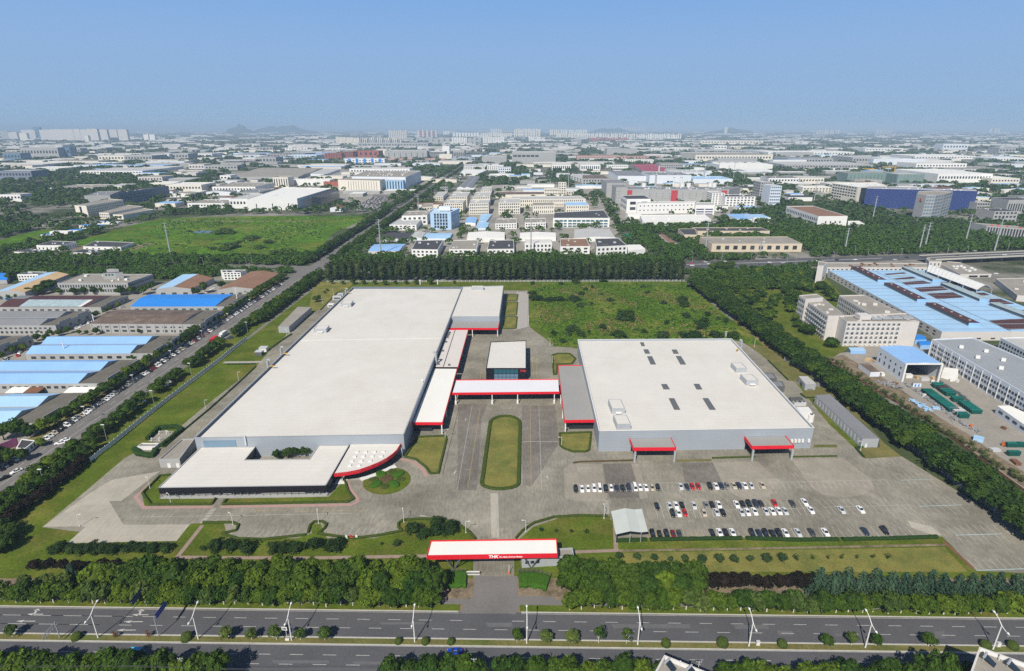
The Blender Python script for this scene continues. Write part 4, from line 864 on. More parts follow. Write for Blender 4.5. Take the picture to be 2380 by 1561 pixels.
for lab, t, fx0, fx1, fy, d, hh, v in (('grey plant box with a hood, set back from the car park wall', 'c2', 925, 1048, 521, 10.5, 2.9, True), ('grey plant box standing at the front edge by the car park wall', 'c2', 972, 1102, 668, 9.5, 2.9, False),
                                  ('farther grey plant box near the boundary side of the roof', 'c2', 2080, 2180, 136, 8.5, 2.7, False), ('grey plant box with a small hood near the boundary side of the roof', 'c2', 2175, 2286, 256, 9, 2.9, True)):
    a, c = G(P(t, fx0, fy), zR), G(P(t, fx1, fy), zR); m = lerp(a, c, .5); plant_box(lab, (m[0] - .1, m[1] + d / 2), (dist(a, c), d, hh), zR, aR, v)
for i, u in enumerate((.865, .882, .899, .916, .945)):
    c = lerp(qR[0], qR[1], u + .04); bar('wall_vent', hallR, (c[0], c[1] - .35, 4.4), (1.0, .7, 1.7), aR, M_WHITE)
p = G(P('b2', 1980, 1000), 10); r = thing('roof_flue', 'short grey flue on the back edge of the second hall', 'flue', (p[0], p[1] - 1, hR)); link('flue', MB().tube([(0, 0, 0), (0, 0, 3.2)], .6, 8).mesh('flue', M_GALV), r); link('cap', MB().tube([(0, 0, 3.2), (0, 0, 3.7)], .8, 8).mesh('cap', M_GALV), r)
p = G(P('b2', 2130, 1090), 9); r = thing('exhaust_duct', 'grey exhaust duct beside the far corner of the second hall', 'duct', (p[0], p[1], .06)); link('duct', MB().tube([(0, 0, 0), (0, 0, 13), (-.5, 0, 14), (-1.6, 0, 14)], .8, 10).mesh('duct', M_GALV), r); link('plinth', MB().box((0, 0, .4), (2, 2, .8)).mesh('plinth', M_STEEL), r)
p = G(P('b2', 2095, 1113), hR); r = thing('roof_ladder_hook', 'yellow access bracket on the second hall', 'bracket', (p[0], p[1], hR), .9); link('bracket', MB().box((0, 0, .3), (2.8, 1.0, .3)).box((-.9, 0, .1), (.4, 1.0, .4)).mesh('bracket', M_YELLOW), r)
zg = 6.7; qG = [G(P('c2', 484, 580), zg), G(P('c2', 771, 577), zg), G(P('c2', 652, 66), zg), G(P('c2', 426, 68), zg)]
gcan = canopy('grey roofed side canopy with red edge beside the second hall', qG, zg, 1.5, (0, 2, 3), [G(P('c2', 494, 697)), G(P('c2', 470, 560)), G(P('c2', 452, 420))], rm=M_ROOFG, cw=.55)
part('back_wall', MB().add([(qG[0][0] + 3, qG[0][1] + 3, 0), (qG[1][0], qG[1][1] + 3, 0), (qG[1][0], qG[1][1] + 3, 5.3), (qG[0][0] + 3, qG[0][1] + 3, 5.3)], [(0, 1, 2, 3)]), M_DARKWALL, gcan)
for lab, t1, f0, t2, f1, c0, c1 in (('red edged canopy over the car park door nearer the drive', 'c2', (1127, 836), 'c2', (1528, 834), ('c2', 1138, 968), ('c2', 1505, 964)), ('red edged canopy over the car park door nearer the boundary', 'c2', (2230, 822), 'c3', (246, 815), ('c2', 2228, 952), ('c3', 213, 944))):
    z = 7.2; a, c = G(P(t1, *f0), z), G(P(t2, *f1), z); u = (a[0] - qR[0][0]) / (qR[1][0] - qR[0][0]); v = (c[0] - qR[0][0]) / (qR[1][0] - qR[0][0])
    wa, wc = lerp(qR[0], qR[1], u), lerp(qR[0], qR[1], v); q = [a, c, (wc[0], wc[1] - .05), (wa[0], wa[1] - .05)]
    r = canopy(lab, q, z, 1.7, (0, 1, 3), [G(P(*c0)), G(P(*c1))], rm=M_ROOFG, colm=M_GALV, cw=.8)
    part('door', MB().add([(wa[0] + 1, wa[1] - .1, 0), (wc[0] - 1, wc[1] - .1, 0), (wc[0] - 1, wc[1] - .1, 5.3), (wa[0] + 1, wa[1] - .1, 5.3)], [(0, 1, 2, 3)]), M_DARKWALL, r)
# --- front office block with courtyard, low side block, curved canopy
zf = 5.6
qF = [G(P(*c), zf) for c in (('c0', 1470, 1206), ('c1', 650, 1183), ('c1', 867, 809), ('c1', 582, 810), ('c1', 494, 938), ('c0', 2278, 946), ('c0', 2378, 822), ('c0', 1866, 826))]
r = thing('office_block', 'low white roofed office block with black fascia round a planted courtyard', 'office', (qF[0][0] + 35, qF[0][1] + 15, 0)); FOOT.append(qF)
part('roof', MB().prism(inset(qF, .3), 5.0, 5.45), M_ROOFW, r)
capb = MB()
for i in range(8):
    a, c = qF[i], qF[(i + 1) % 8]; m = lerp(a, c, .5); ang = math.atan2(c[1] - a[1], c[0] - a[0])
    bar('fascia', r, (m[0] - math.sin(ang) * .17, m[1] + math.cos(ang) * .17, zf - 1.5), (dist(a, c) - .03, .3, 2.9), ang, M_BLACK); capb.box((m[0] - math.sin(ang) * .17, m[1] + math.cos(ang) * .17, zf + .03), (dist(a, c), .42, .14), ang)
part('coping', capb, M_PARA, r)
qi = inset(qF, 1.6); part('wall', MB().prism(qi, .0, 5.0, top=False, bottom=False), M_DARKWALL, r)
part('plinth', MB().prism([(p[0], p[1]) for p in [qF[0], qF[1], lerp(qF[1], qF[2], .06), lerp(qF[0], qF[7], .06)]], .05, .55), M_WALLG, r)
for i in range(23):
    c = lerp(qi[0], qi[1], (i + .5) / 23); bar('window', r, (c[0], c[1] - .03, 1.7), (dist(qi[0], qi[1]) / 23 * .9, .12, 2.1), aM, M_GLASS)
for i in range(24):
    c = lerp(qF[0], qF[1], (i + .02) / 23.2 + .003); bar('mullion', r, (c[0], c[1] + .7, 1.8), (.1, .3, 2.2), aM, M_GALV)
for u0, u1 in ((.20, .30), (.37, .42), (.60, .86)):
    a, c = lerp(qF[0], qF[1], u0), lerp(qF[0], qF[1], u1); m = lerp(a, c, .5); bar('handrail', r, (m[0], m[1] + .9, 1.5), (dist(a, c), .08, .12), aM, M_WHITE)
qS = [G(P('c0', *c), 4.6) for c in ((1475, 940), (1668, 938), (1812, 745), (1688, 752))]
hall('service_block', 'low pale concrete service block with two white doors beside the office', 'building', qS, 4.6, M_ROOFTN, M_WALLG, para=.5, doors=[(0, .44, 1.5, 2.3, M_WHITE), (0, .86, 1.5, 2.3, M_WHITE)])
zc = 6.0; A0, B0, C0 = G(P('c1', 728, 1076), zc), G(P('c1', 870, 828), zc), G(P('c1', 1338, 820), zc)
B0 = (B0[0], qM[1][1] - .4); C0 = (C0[0], qM[1][1] - .35)
arcp = [A0] + [G(P('c1', *p), zc) for p in ((860, 1060), (960, 1040), (1060, 1005), (1150, 968), (1220, 930), (1275, 890), (1312, 855))] + [C0]
r = thing('curved_canopy', 'quarter round entrance canopy with red curved fascia and small skylights', 'canopy', (A0[0] + 12, A0[1] + 10, .05)); FOOT.append(arcp + [B0])
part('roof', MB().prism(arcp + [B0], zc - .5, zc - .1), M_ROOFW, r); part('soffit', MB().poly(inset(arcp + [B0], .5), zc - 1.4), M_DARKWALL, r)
fb = MB(); n = len(arcp)
for s, off in ((0, 0), (1, .35)):
    pass
inn = [(p[0] - .28, p[1] + .28) for p in arcp]
for i in range(n - 1):
    a, c, d, e = arcp[i], arcp[i + 1], inn[i + 1], inn[i]
    fb.add([(*a, zc - 1.6), (*c, zc - 1.6), (*c, zc + .1), (*a, zc + .1), (*e, zc - 1.6), (*d, zc - 1.6), (*d, zc + .1), (*e, zc + .1)], [(0, 1, 2, 3), (5, 4, 7, 6), (3, 2, 6, 7), (1, 0, 4, 5)])
part('fascia', fb, M_RED, r)
part('wall', MB().prism([(A0[0] + 2.5, A0[1] + 6), (A0[0] + 12, A0[1] + 12), (A0[0] + 20, B0[1] - .2), (B0[0] + 1, B0[1] - .2)], 0, 4.6), M_GLASS, r)
for x, y in ((940, 873), (1020, 873), (1102, 872), (1185, 870), (917, 915), (998, 914), (1083, 913), (1165, 913), (893, 957), (978, 957), (1063, 956), (872, 999), (957, 999)):
    c = G(P('c1', x, y), zc); bar('skylight', r, (c[0], c[1], zc + .12), (1.5, 1.3, .5), aM, M_WHITE)
c = G(P('c1', 805, 1150)); bar('column', r, (c[0], c[1], 2.4), (.5, .5, 4.8), 0, M_PARA); bar('column', r, (C0[0] + .6, C0[1] - 1.6, 2.4), (.5, .5, 4.8), 0, M_PARA); 
c = G(P('c1', 793, 1152)); bar('step', r, (c[0], c[1], .25), (5, 3.4, .35), aM, M_WHITE); c = G(P('c1', 1060, 1100)); bar('step', r, (c[0], c[1], .14), (9, 2.6, .16), .6, M_WHITE); c = G(P('c1', 1215, 1035)); bar('step', r, (c[0], c[1], .14), (9, 2.6, .16), .6, M_WHITE)
for i, (x, y, s) in enumerate(((300, 885, 6.5), (380, 870, 7.0), (455, 860, 7.5), (200, 905, 5.5), (500, 850, 6))):
    plant('courtyard_tree', ['dark courtyard tree in the middle of the office court', 'dark courtyard tree right of the middle one', 'dark courtyard tree under the ribbed wall', 'low courtyard tree at the court end near the side block', 'courtyard tree at the court end near the curved canopy'][i], 'tree', G(P('c1', x, y + 25), 1.0), s, 6.2, 'broad', L_DARK, group='trees in the office courtyard')
# --- gate
zg2 = 7.2; qg = [G(P('d1', 1545, 518), zg2), G(P('d2', 415, 500), zg2), G(P('d2', 405, 362), zg2), G(P('d1', 1582, 378), zg2)]
gate = canopy('long white gate canopy with a broad red fascia carrying white lettering', qg, zg2, 1.75, (0, 1, 2, 3), (), cat='gate canopy')
vx = [G(P('d1', 1795, 632)), G(P('d2', 175, 620))]
for c in vx:
    for s in (-1, 1):
        for t in (-.9, .9): part('strut', MB().tube([(c[0] + s * .2, c[1], 0), (c[0] + s * 2.6, c[1] + t * 1.6, zg2 - 1.6)], .22, 6), M_STEELD, gate)
ag = math.atan2(qg[1][1] - qg[0][1], qg[1][0] - qg[0][0]); M_SIGNW = mk('white_letters', (.85, .85, .85), .5, 0)
pl = lerp(qg[0], qg[1], .470); lettering('THK', gate, (pl[0], pl[1] - .05, zg2 - 1.22), 1.72, ag, M_SIGNW, .04, .15)
pl = lerp(qg[0], qg[1], .548); lettering('The Mark of Linear Motion', gate, (pl[0] + .2, pl[1] - .05, zg2 - 1.08), .74, ag, M_SIGNW, .022)
gh = hall('gatehouse', 'grey gatehouse with a flat roof tucked under the gate canopy', 'gatehouse', [G(P('d2', *c), 3.9) for c in ((90, 546), (562, 517), (548, 440), (75, 470))], 3.9, M_ROOFTN, M_GALV, para=.5, wins=[(0, 3, [(.45, .75)], .7, .05, .35, M_GLASS)], foot=True)
for lab, x, t in (('white sliding gate rail on the office side of the gate road', (1910, 2025, 690), 'd1'), ):
    a, c = G(P(t, x[0], x[2])), G(P(t, x[1], x[2])); r = thing('sliding_gate', lab, 'gate', (*lerp(a, c, .5), .1)); L = dist(a, c); gbm = MB()
    for i in range(12): gbm.box((-L / 2 + L * i / 11, 0, .75), (.08, .5, 1.3))
    link('bars', gbm.mesh('bars', M_WHITE), r); link('rail', MB().box((0, 0, 1.4), (L, .5, .12)).box((0, 0, .15), (L, .5, .12)).mesh('rail', M_WHITE), r)
c = G(P('d1', 2292, 680)); r = thing('barrier_post', 'white and orange barrier post under the gate canopy', 'barrier', (c[0], c[1], .07)); link('post', MB().tube([(0, 0, 0), (0, 0, 4)], .09, 6).mesh('post', M_WHITE), r); link('cabinet', MB().box((0, 0, .5), (.5, .5, 1)).mesh('cabinet', M_ORANGE), r)
# steel shelter by the car park
qs = [G(P('d2', *c), 4.2) for c in ((940, 322), (1232, 305), (1175, 97), (898, 112))]
r = thing('steel_shelter', 'open pale green steel shelter with a ridged roof beside the car park', 'shelter', (*lerp(qs[0], qs[2], .5), .06)); FOOT.append(qs)
za, zz = 4.2, 5.3; u = (0, .44, .78, 1.0); A = [lerp(qs[0], qs[1], t) for t in u]; B = [lerp(qs[3], qs[2], t) for t in u]; Z = (za, zz, za + .25, za + .45); rb = MB()
for i in range(3): rb.add([(*A[i], Z[i]), (*A[i + 1], Z[i + 1]), (*B[i + 1], Z[i + 1]), (*B[i], Z[i])], [(0, 1, 2, 3)])
part('roof', rb, mk('pale_green_sheet', (.47, .50, .47), .55, .06, .2, rib=(1, 1.0, .06)), r)
part('back_wall', MB().add([(*B[0], 0), (*B[2], 0), (*B[2], Z[2]), (*B[1], Z[1]), (*B[0], Z[0])], [(0, 1, 2, 3, 4)]), M_STEELD, r)
for t in (0, .44, .78):
    for S, e in ((qs[0], qs[1]), (qs[3], qs[2])): c = lerp(S, e, t); bar('column', r, (c[0] + .1, c[1], 2.1), (.2, .2, 4.2), 0, M_GALV)
# long shed, small shed and plant on the boundary side
hpx('storage_shed', 'long grey storage shed along the boundary trees', 'shed', 'c3', (878, 750, 1035, 748, 575, 335, 440, 345), base=832, bi=0, rm=M_ROOFGR, wm=M_GALV, para=0, wins=[(3, 14, [(.15, .8)], .45, .03, .97, M_STEEL)], doors=[(0, .3, 1.0, 2.1, M_WHITE)])
hpx('small_shed', 'small grey steel shed with pale roof on grass by the boundary', 'shed', 'c3', (348, 240, 448, 238, 370, 168, 286, 168), base=298, bi=0, rm=M_ROOFLG, wm=M_GALV, para=0, wins=[(0, 1, [(.1, .18)], .5), (3, 1, [(.1, .6)], .3)])
hpx('container_block', 'dark plant enclosure beside the second hall', 'enclosure', 'c3', (60, 262, 158, 264, 130, 212, 30, 212), base=315, bi=1, rm=M_ROOFGR, wm=M_STEELD, para=.3); hpx('container_block', 'smaller dark enclosure behind the plant enclosure', 'enclosure', 'c3', (-10, 188, 84, 188, 45, 138, -40, 138), base=212, bi=1, rm=M_ROOFGR, wm=M_STEELD, para=.3)
hpx('chiller_block', 'white chiller unit standing behind the parapet of the second hall', 'plant unit', 'c3', (300, 500, 412, 498, 375, 452, 262, 455), base=585, bi=1, rm=M_WHITE, wm=M_WHITE, para=0)
c = G(P('c3', 392, 590)); r = thing('water_tank', 'round white water tank beside the chiller', 'tank', (c[0], c[1], .06)); link('tank', MB().tube([(0, 0, 0), (0, 0, 4.2)], 1.5, 14).mesh('tank', M_WHITE), r); link('fan', MB().tube([(0, 0, 4.2), (0, 0, 4.6)], .8, 10).mesh('fan', M_STEELD), r)
for i, (x, y) in enumerate(((230, 405), (280, 402), (265, 440), (310, 438))):
    c = G(P('c3', x, y)); r = thing('cooling_unit', ['dark twin fan cooler behind the second hall', 'dark twin fan cooler nearer the shed', 'grey cooler next to the chiller', 'grey cooler nearest the service road'][i], 'cooler', (c[0], c[1], .06)); link('casing', MB().box((0, 0, 1.1), (4, 2.4, 2.2)).mesh('casing', M_STEEL if i > 1 else M_STEELD), r); link('fan', MB().tube([(-1, 0, 2.2), (-1, 0, 2.5)], .8, 10).tube([(1, 0, 2.2), (1, 0, 2.5)], .8, 10).mesh('fan', M_STEELD), r)
hpx('storage_shed', 'brown roofed shed with pale end wall beside the avenue trees', 'shed', 'b1', (205, 898, 305, 898, 515, 715, 388, 712), base=955, bi=0, rm=M_ROOFTN, wm=M_GALV, para=0)
hpx('pump_house', 'small white pump house with parapet roof among dark hedges', 'pump house', 'c0', (1270, 822, 1440, 822, 1480, 790, 1320, 788), base=855, bi=1, rm=M_ROOFTN, wm=M_WHITE, para=.4)
for i, (x, y) in enumerate(((1410, 770), (1483, 768), (1482, 705), (1553, 705))):
    c = G(P('c0', x, y)); r = thing('vent_pipe', ['white vent pipe in the pump yard by the house', 'white vent pipe beside the pump house corner', 'white vent pipe at the back of the pump yard', 'white vent pipe by the yard lamp'][i], 'vent pipe', (c[0], c[1], .08), 0, 'vent pipes of the pump yard'); link('pipe', MB().tube([(0, 0, 0), (0, 0, 1.4), (.3, 0, 1.7), (.6, 0, 1.4)], .22, 8).mesh('pipe', M_WHITE), r); link('foot', MB().box((0, 0, .1), (.7, .7, .2)).mesh('foot', M_STEEL), r)
for i, (x0, y0, w_, h_) in enumerate(((700, 712, 5, 2.6), (760, 645, 8, 3.2), (790, 612, 5, 2.4))):
    c = G(P('b1', x0, y0)); r = thing('plant_unit', ['white plant unit on the back service road', 'grey louvred plant unit on the back service road', 'small grey plant unit at the back corner'][i], 'plant unit', (c[0], c[1], .06)); link('casing', MB().box((0, 0, h_ / 2), (w_, 4, h_)).mesh('casing', M_WHITE if i == 0 else M_STEEL), r); link('louvre', MB().box((0, -2.05, h_ * .5), (w_ * .7, .1, h_ * .5)).mesh('louvre', M_STEELD), r)
for i, (x, y, w_, m_) in enumerate(((75, 1125, 5, M_WHITE), (35, 1162, 4.5, M_STEELD))):
    c = G(P('b1', x, y)); r = thing('transformer', ['white transformer cabinet on the grass by the service road', 'grey louvred transformer on the grass by the service road'][i], 'transformer', (c[0], c[1], .1)); link('casing', MB().box((0, 0, 1.4), (w_, 4, 2.8)).mesh('casing', m_), r); link('lid', MB().box((0, 0, 2.9), (w_ + .4, 4.4, .2)).mesh('lid', M_STEEL), r)
# ================================================================ CARS in the factory car park
CG = 'cars parked in the factory car park'
rows = [('row under the factory canopies', 'c2', ((593, 1218, 'black', 'suv'), (652, 1215, 'white', 'sedan'), (707, 1213, 'white', 'hatch'), (762, 1210, 'white', 'suv'), (815, 1212, 'white', 'van'), (872, 1215, 'black', 'suv'), (923, 1207, 'white', 'hatch'), (975, 1212, 'navy', 'hatch'), (1028, 1208, 'black', 'sedan'), (1083, 1203, 'navy', 'suv'), (1143, 1203, 'white', 'van'), (1192, 1203, 'white', 'hatch'), (1247, 1203, 'white', 'sedan'), (1302, 1205, 'champagne', 'hatch'), (1355, 1200, 'black', 'hatch'), (1568, 1193, 'silver', 'sedan'), (1625, 1197, 'navy', 'sedan'), (1677, 1195, 'red', 'hatch'), (1730, 1193, 'red', 'hatch'), (1840, 1192, 'black', 'suv'), (1897, 1190, 'white', 'sedan'), (1948, 1188, 'navy', 'sedan'), (2000, 1188, 'grey', 'hatch'), (2060, 1187, 'champagne', 'sedan'), (2110, 1185, 'navy', 'sedan'), (2165, 1185, 'white', 'sedan'), (2222, 1187, 'silver', 'hatch'), (2325, 1182, 'champagne', 'sedan'))),
        ('upper half of the double row', 'c2', ((1348, 1377, 'black', 'sedan'), (1467, 1373, 'silver', 'sedan'), (1525, 1370, 'white', 'sedan'), (1580, 1370, 'black', 'sedan'), (1692, 1370, 'silver', 'sedan'), (1803, 1368, 'grey', 'sedan'), (1860, 1365, 'black', 'sedan'), (1920, 1362, 'white', 'sedan'), (2088, 1360, 'white', 'sedan'), (2145, 1358, 'black', 'hatch'), (2203, 1357, 'black', 'suv'), (2262, 1355, 'navy', 'suv'), (2315, 1355, 'brown', 'sedan'), (2440, 1348, 'red', 'hatch'), (2607, 1352, 'dark grey', 'sedan'), (2720, 1340, 'white', 'sedan'))),
        ('lower half of the double row', 'c2', ((1492, 1443, 'black', 'suv'), (1550, 1440, 'white', 'sedan'), (1610, 1438, 'red', 'hatch'), (1785, 1440, 'champagne', 'hatch'), (1900, 1432, 'silver', 'sedan'), (1962, 1435, 'black', 'sedan'), (2133, 1433, 'silver', 'sedan'), (2190, 1430, 'white', 'sedan'), (2253, 1425, 'white', 'sedan'), (2358, 1425, 'silver', 'sedan'), (2375 - 10 + 15, 1424, 'white', 'sedan'), (2420, 1424, 'white', 'sedan'), (2480, 1420, 'white', 'sedan'), (2537, 1422, 'silver', 'sedan'), (2777, 1412, 'white', 'sedan'), (3063, 1412, 'silver', 'sedan'), (3240, 1408, 'white', 'sedan'))),
        ('front row behind the dark hedge', 'd2', ((1275, 318, 'black', 'suv'), (1337, 321, 'black', 'hatch'), (1400, 319, 'black', 'suv'), (1462, 319, 'dark red', 'hatch'), (1517, 317, 'dark grey', 'hatch'), (1812, 310, 'black', 'sedan'), (1880, 306, 'white', 'sedan'), (1937, 306, 'black', 'sedan'), (1997, 306, 'white', 'sedan'), (2175, 312, 'black', 'suv'), (2238, 313, 'navy', 'sedan'), (2295, 313, 'black', 'suv'), (2359, 316, 'black', 'sedan'), (2417, 312, 'black', 'suv'), (2477, 308, 'white', 'sedan'), (2591, 306, 'silver', 'sedan'), (2714, 302, 'dark grey', 'sedan'), (2839, 302, 'white', 'sedan'), (3197, 294, 'navy', 'sedan'), (3374, 288, 'black', 'suv')))]
for nm, t, cs in rows:
    cs = [c for k, c in enumerate(cs) if not (k and abs(c[0] - cs[k - 1][0]) < 30)]
    for k, (x, y, co, kd) in enumerate(cs):
        p = G(P(t, x, y), .6); car(kd, co, (p[0] + rnd.uniform(-.08, .08), p[1]), R(-1.5) + rnd.gauss(0, .012), f'{co} {dict(sedan="saloon", hatch="hatchback", suv="tall estate", van="van")[kd]}, {ordn(k + 1)} from the drive end in the {nm}', CG)
pB = G(P('d1', 1800, 1380), .6); car('sedan', 'blue', pB, R(-90), 'bright blue saloon with a white roof strip driving on the near road', name='driving_car', z=.03)
pC = G(P('d0', 1225, 1378), 1.0); car('van', 'sky blue', pC, R(-90), 'sky blue roofed vehicle half hidden by trees on the near road', name='driving_van', z=.03)
# ================================================================ street furniture of the near road
LG = 'double armed street lamps on the median'
lampx = [('d0', 895, 1255), ('d0', 1803, 1262), ('d1', 328, 1272), ('d1', 1441, 1285), ('d2', 133, 1300), ('d2', 1135, 1310), ('d2', 2137, 1318), ('d3', 867, 1330), ('d3', 2003, 1327)]
proto = None
for k, a in enumerate(lampx):
    p = G(P(*a)); p = (p[0], ry(133.4, p[0]))
    lab = f'white double armed street lamp on the median, {ordn(k + 1)} from the office side'
    if proto is None:
        proto = thing('street_lamp', lab, 'street lamp', (*p, .13), 0, LG)
        link('pole', MB().tube([(0, 0, 0), (0, 0, 9.3)], [.22, .14], 8).mesh('pole', M_WHITE), proto)
        for s, L, z in ((1, 3.0, 10.9), (-1, 1.9, 8.75)):
            ab = link('arm', MB().tube([(0, 0, 9.2), (0, s * L * .5, 9.2 + (z - 9.2) * .65), (0, s * L, z)], [.13, .11, .10], 6).mesh('arm', M_WHITE), proto)
            link('lamp_head', MB().tube([(0, s * L, z), (0, s * (L + .5), z + .05), (0, s * (L + 1.1), z + .03)], [.14, .32, .12], 8).mesh('lamp_head', M_WHITE), ab)
    else:
        c = copy_tree(proto); c.location = (*p, .13); c['label'] = lab
M_SIGNB = mk('blue_sign_face', (.008, .03, .34), .4, .04, .5); M_SIGNDK = mk('dark_sign_back', (.012, .022, .10), .5, .1, .5)  # two sign panel colours, a bright blue and a much darker blue
def gantry(label, base, x, s, y0, y1, z0, z1, face, h, ang=0.0):
    r = thing('road_sign', label, 'road sign', (*base, .1)); link('pole', MB().tube([(0, 0, 0), (0, 0, h)], [.16, .12], 8).mesh('pole', M_GALV), r)
    link('arm', MB().tube([(0, 0, h - .3), (0, s * y1, h - .3)], .08, 6).tube([(0, 0, h - 1.2), (0, s * y1, h - 1.2)], .07, 6).mesh('arm', M_GALV), r)
    if face:
        pn = link('panel', MB().box((-.15, s * (y0 + y1) / 2, (z0 + z1) / 2), (.08, y1 - y0, z1 - z0)).mesh('panel', face), r)
        tb = MB()
        for i in range(5): tb.box((-.205, s * (y0 + (y1 - y0) * (.12 + .18 * i)), (z0 + z1) / 2), (.02, .3, (z1 - z0) * .45))
        link('marking', tb.mesh('marking', M_WHITE), pn)
    else:
        fb = MB()
        for zz_ in (z0, z1): fb.box((0, s * (y0 + y1) / 2, zz_), (.1, y1 - y0, .12))
        for k in range(5): fb.box((0, s * (y0 + (y1 - y0) * k / 4), (z0 + z1) / 2), (.08, .1, z1 - z0))
        link('panel_frame', fb.mesh('panel_frame', M_GALV), r)
    return r
p = G(P('d0', 1440, 1245)); gantry('bright blue overhead road sign reaching from the median', p, 0, 1, .8, 6.6, 5.6, 7.6, M_SIGNB, 7.2)
p = G(P('d0', 1330, 965)); gantry('dark blue overhead road sign reaching from the tree lined verge', p, 0, -1, .5, 5.8, 5.2, 7.4, M_SIGNDK, 7.0)
p = G(P('d0', 545, 1262)); gantry('bare grey sign frame reaching from the median over the near carriageway', p, 0, -1, 1.0, 5.0, 4.6, 5.8, None, 6.4)
p = G(P('d1', 285, 1280)); r = thing('notice_board', 'small white notice board with dark marks on the median', 'notice', (*p, .13)); link('post', MB().tube([(0, 0, 0), (0, 0, 4.2)], .06, 6).mesh('post', M_WHITE), r); link('board', MB().box((-.3, -.1, 4.6), (1.7, .1, 1.3), -.1).mesh('board', M_WHITE), r); link('marking', MB().box((-.15, -.17, 4.6), (.8, .03, .7), -.1).box((-.75, -.13, 4.6), (.2, .03, .9), -.1).mesh('marking', M_STEELD), r); link('foot', MB().box((0, 0, .2), (1.2, .6, .4)).mesh('foot', M_WHITE), r)
for k, a in enumerate((('d2', 2225, 1325), ('d3', 2083, 1338))):
    p = G(P(*a)); r = thing('control_cabinet', ['white control cabinet on the median near the seventh lamp', 'white control cabinet on the median near the last lamp'][k], 'cabinet', (*p, .13)); link('body', MB().box((0, 0, .7), (1.0, .6, 1.4)).mesh('body', M_WHITE), r); link('lid', MB().box((0, 0, 1.44), (1.15, .75, .1)).mesh('lid', M_STEEL), r)
# median planting
MT = 'young trees on the median of the near road'
for k, (t, x, y, wd, ht, m) in enumerate((('d0', 115, 1252, 4.4, 5.2, L_PALE), ('d0', 2060, 1272, 4.8, 5.6, L_PALE), ('d0', 2283, 1276, 4.0, 5.0, L_PALE), ('d1', 188, 1276, 4.8, 6.4, L_PALE), ('d1', 405, 1279, 4.2, 4.8, L_PALE), ('d1', 625, 1279, 4.9, 5.4, L_PALE), ('d2', 45, 1301, 4.2, 6.0, L_DEEP), ('d2', 305, 1304, 4.6, 5.4, L_PALE), ('d2', 543, 1302, 5.4, 5.2, L_PALE), ('d2', 785, 1306, 5.2, 6.8, L_DEEP), ('d2', 1035, 1309, 4.6, 5.6, L_DEEP), ('d3', 525, 1326, 4.4, 4.4, L_DEEP), ('d3', 752, 1326, 4.4, 5.4, L_PALE), ('d3', 975, 1329, 4.6, 4.6, L_DEEP), ('d3', 1450, 1336, 5.0, 5.4, L_DEEP))):
    plant('median_tree', f'small round tree on the dry median, {ordn(k + 1)} from the office side', 'tree', G(P(t, x, y)), wd, ht, 'broad' if k not in (9, 10) else 'thin', m, None, M_BARKW, MT, 1.0, .13)
for k, (t, x, y, wd, lab) in enumerate((('d0', 700, 1262, 3.1, 'round clipped shrub on the median between sign frame and first lamp'), ('d0', 1695, 1268, 3.5, 'round clipped shrub on the median just before the second lamp'), ('d1', 1292, 1300, 2.4, 'boxy clipped shrub on the median just before the fourth lamp'), ('d1', 1535, 1302, 2.6, 'boxy clipped shrub on the median just past the fourth lamp'), ('d1', 1767, 1304, 2.4, 'boxy clipped shrub on the median above the blue car'), ('d2', 1393, 1322, 3.0, 'round clipped shrub on the median past the sixth lamp'), ('d2', 1905, 1318, 3.6, 'loose round shrub on the median before the seventh lamp'), ('d3', 127, 1328, 3.0, 'round clipped shrub on the median beyond the white cabinet'), ('d3', 1965, 1340, 3.2, 'round shrub at the foot of the last lamp'), ('d3', 2210, 1345, 3.2, 'dark round shrub at the end of the median'))):
    p = G(P(t, x, y)); dome(lab, p, wd / 2, wd / 2, wd * .62, M_HEDGE, 0, .13)
for k, (t, x, y) in enumerate((('d0', 1045, 1258), ('d0', 1345, 1252))): plant('rusty_shrub', ['rusty brown shrub on the median past the first lamp', 'rusty brown shrub on the median by the bright blue sign'][k], 'shrub', G(P(t, x, y)), 2.4, 2.6, 'thin', L_RUSTY, 1, None, None, 1.0, .13)
# ================================================================ trees beside the near road
VG = 'whitewashed verge trees along the near road'
def crown_row(name, xs, yline, lab, wd, ht, mats, kind='broad', group=None, jit=.6, trunk=None, dense=1.0, cat='tree'):
    for k, x in enumerate(xs):
        xx = x + rnd.uniform(-jit, jit); y = yline(xx) + rnd.uniform(-jit, jit); m = mats[rnd.randrange(len(mats))]; f = rnd.uniform(.82, 1.18)
        plant(name, lab.format(ordn(k + 1)), cat, (xx, y), wd * f, ht * rnd.uniform(.88, 1.12) * (f ** .5), kind, m, None, trunk, group, dense)
xl = [-26.5 - 4.3 * k for k in range(35)]; xr = [18.5 + 4.3 * k for k in range(37)]
crown_row('verge_tree', xl, lambda x: 147.0 - .0165 * x, 'verge tree with whitened trunk foot, {} from the gate on the office side', 7.6, 8.6, [L_BROAD, L_BROAD, L_PALE, L_DEEP], 'broad', VG, .5, M_BARKW, 1.25)
crown_row('verge_tree', xr, lambda x: 147.0 - .0165 * x, 'verge tree with whitened trunk foot, {} from the gate, car park side', 7.6, 8.6, [L_BROAD, L_BROAD, L_PALE, L_DEEP], 'broad', VG, .5, M_BARKW, 1.25)
BG = 'tall dense trees in the belt behind the verge'
crown_row('belt_tree', [-27 - 5.4 * k for k in range(22)], lambda x: 152.6 - .0155 * x, 'tall dense belt tree, middle row, {} from the gate, office side', 10.2, 11.0, [L_BROAD, L_DEEP, L_DEEP], 'broad', BG, .9, None, 1.25)
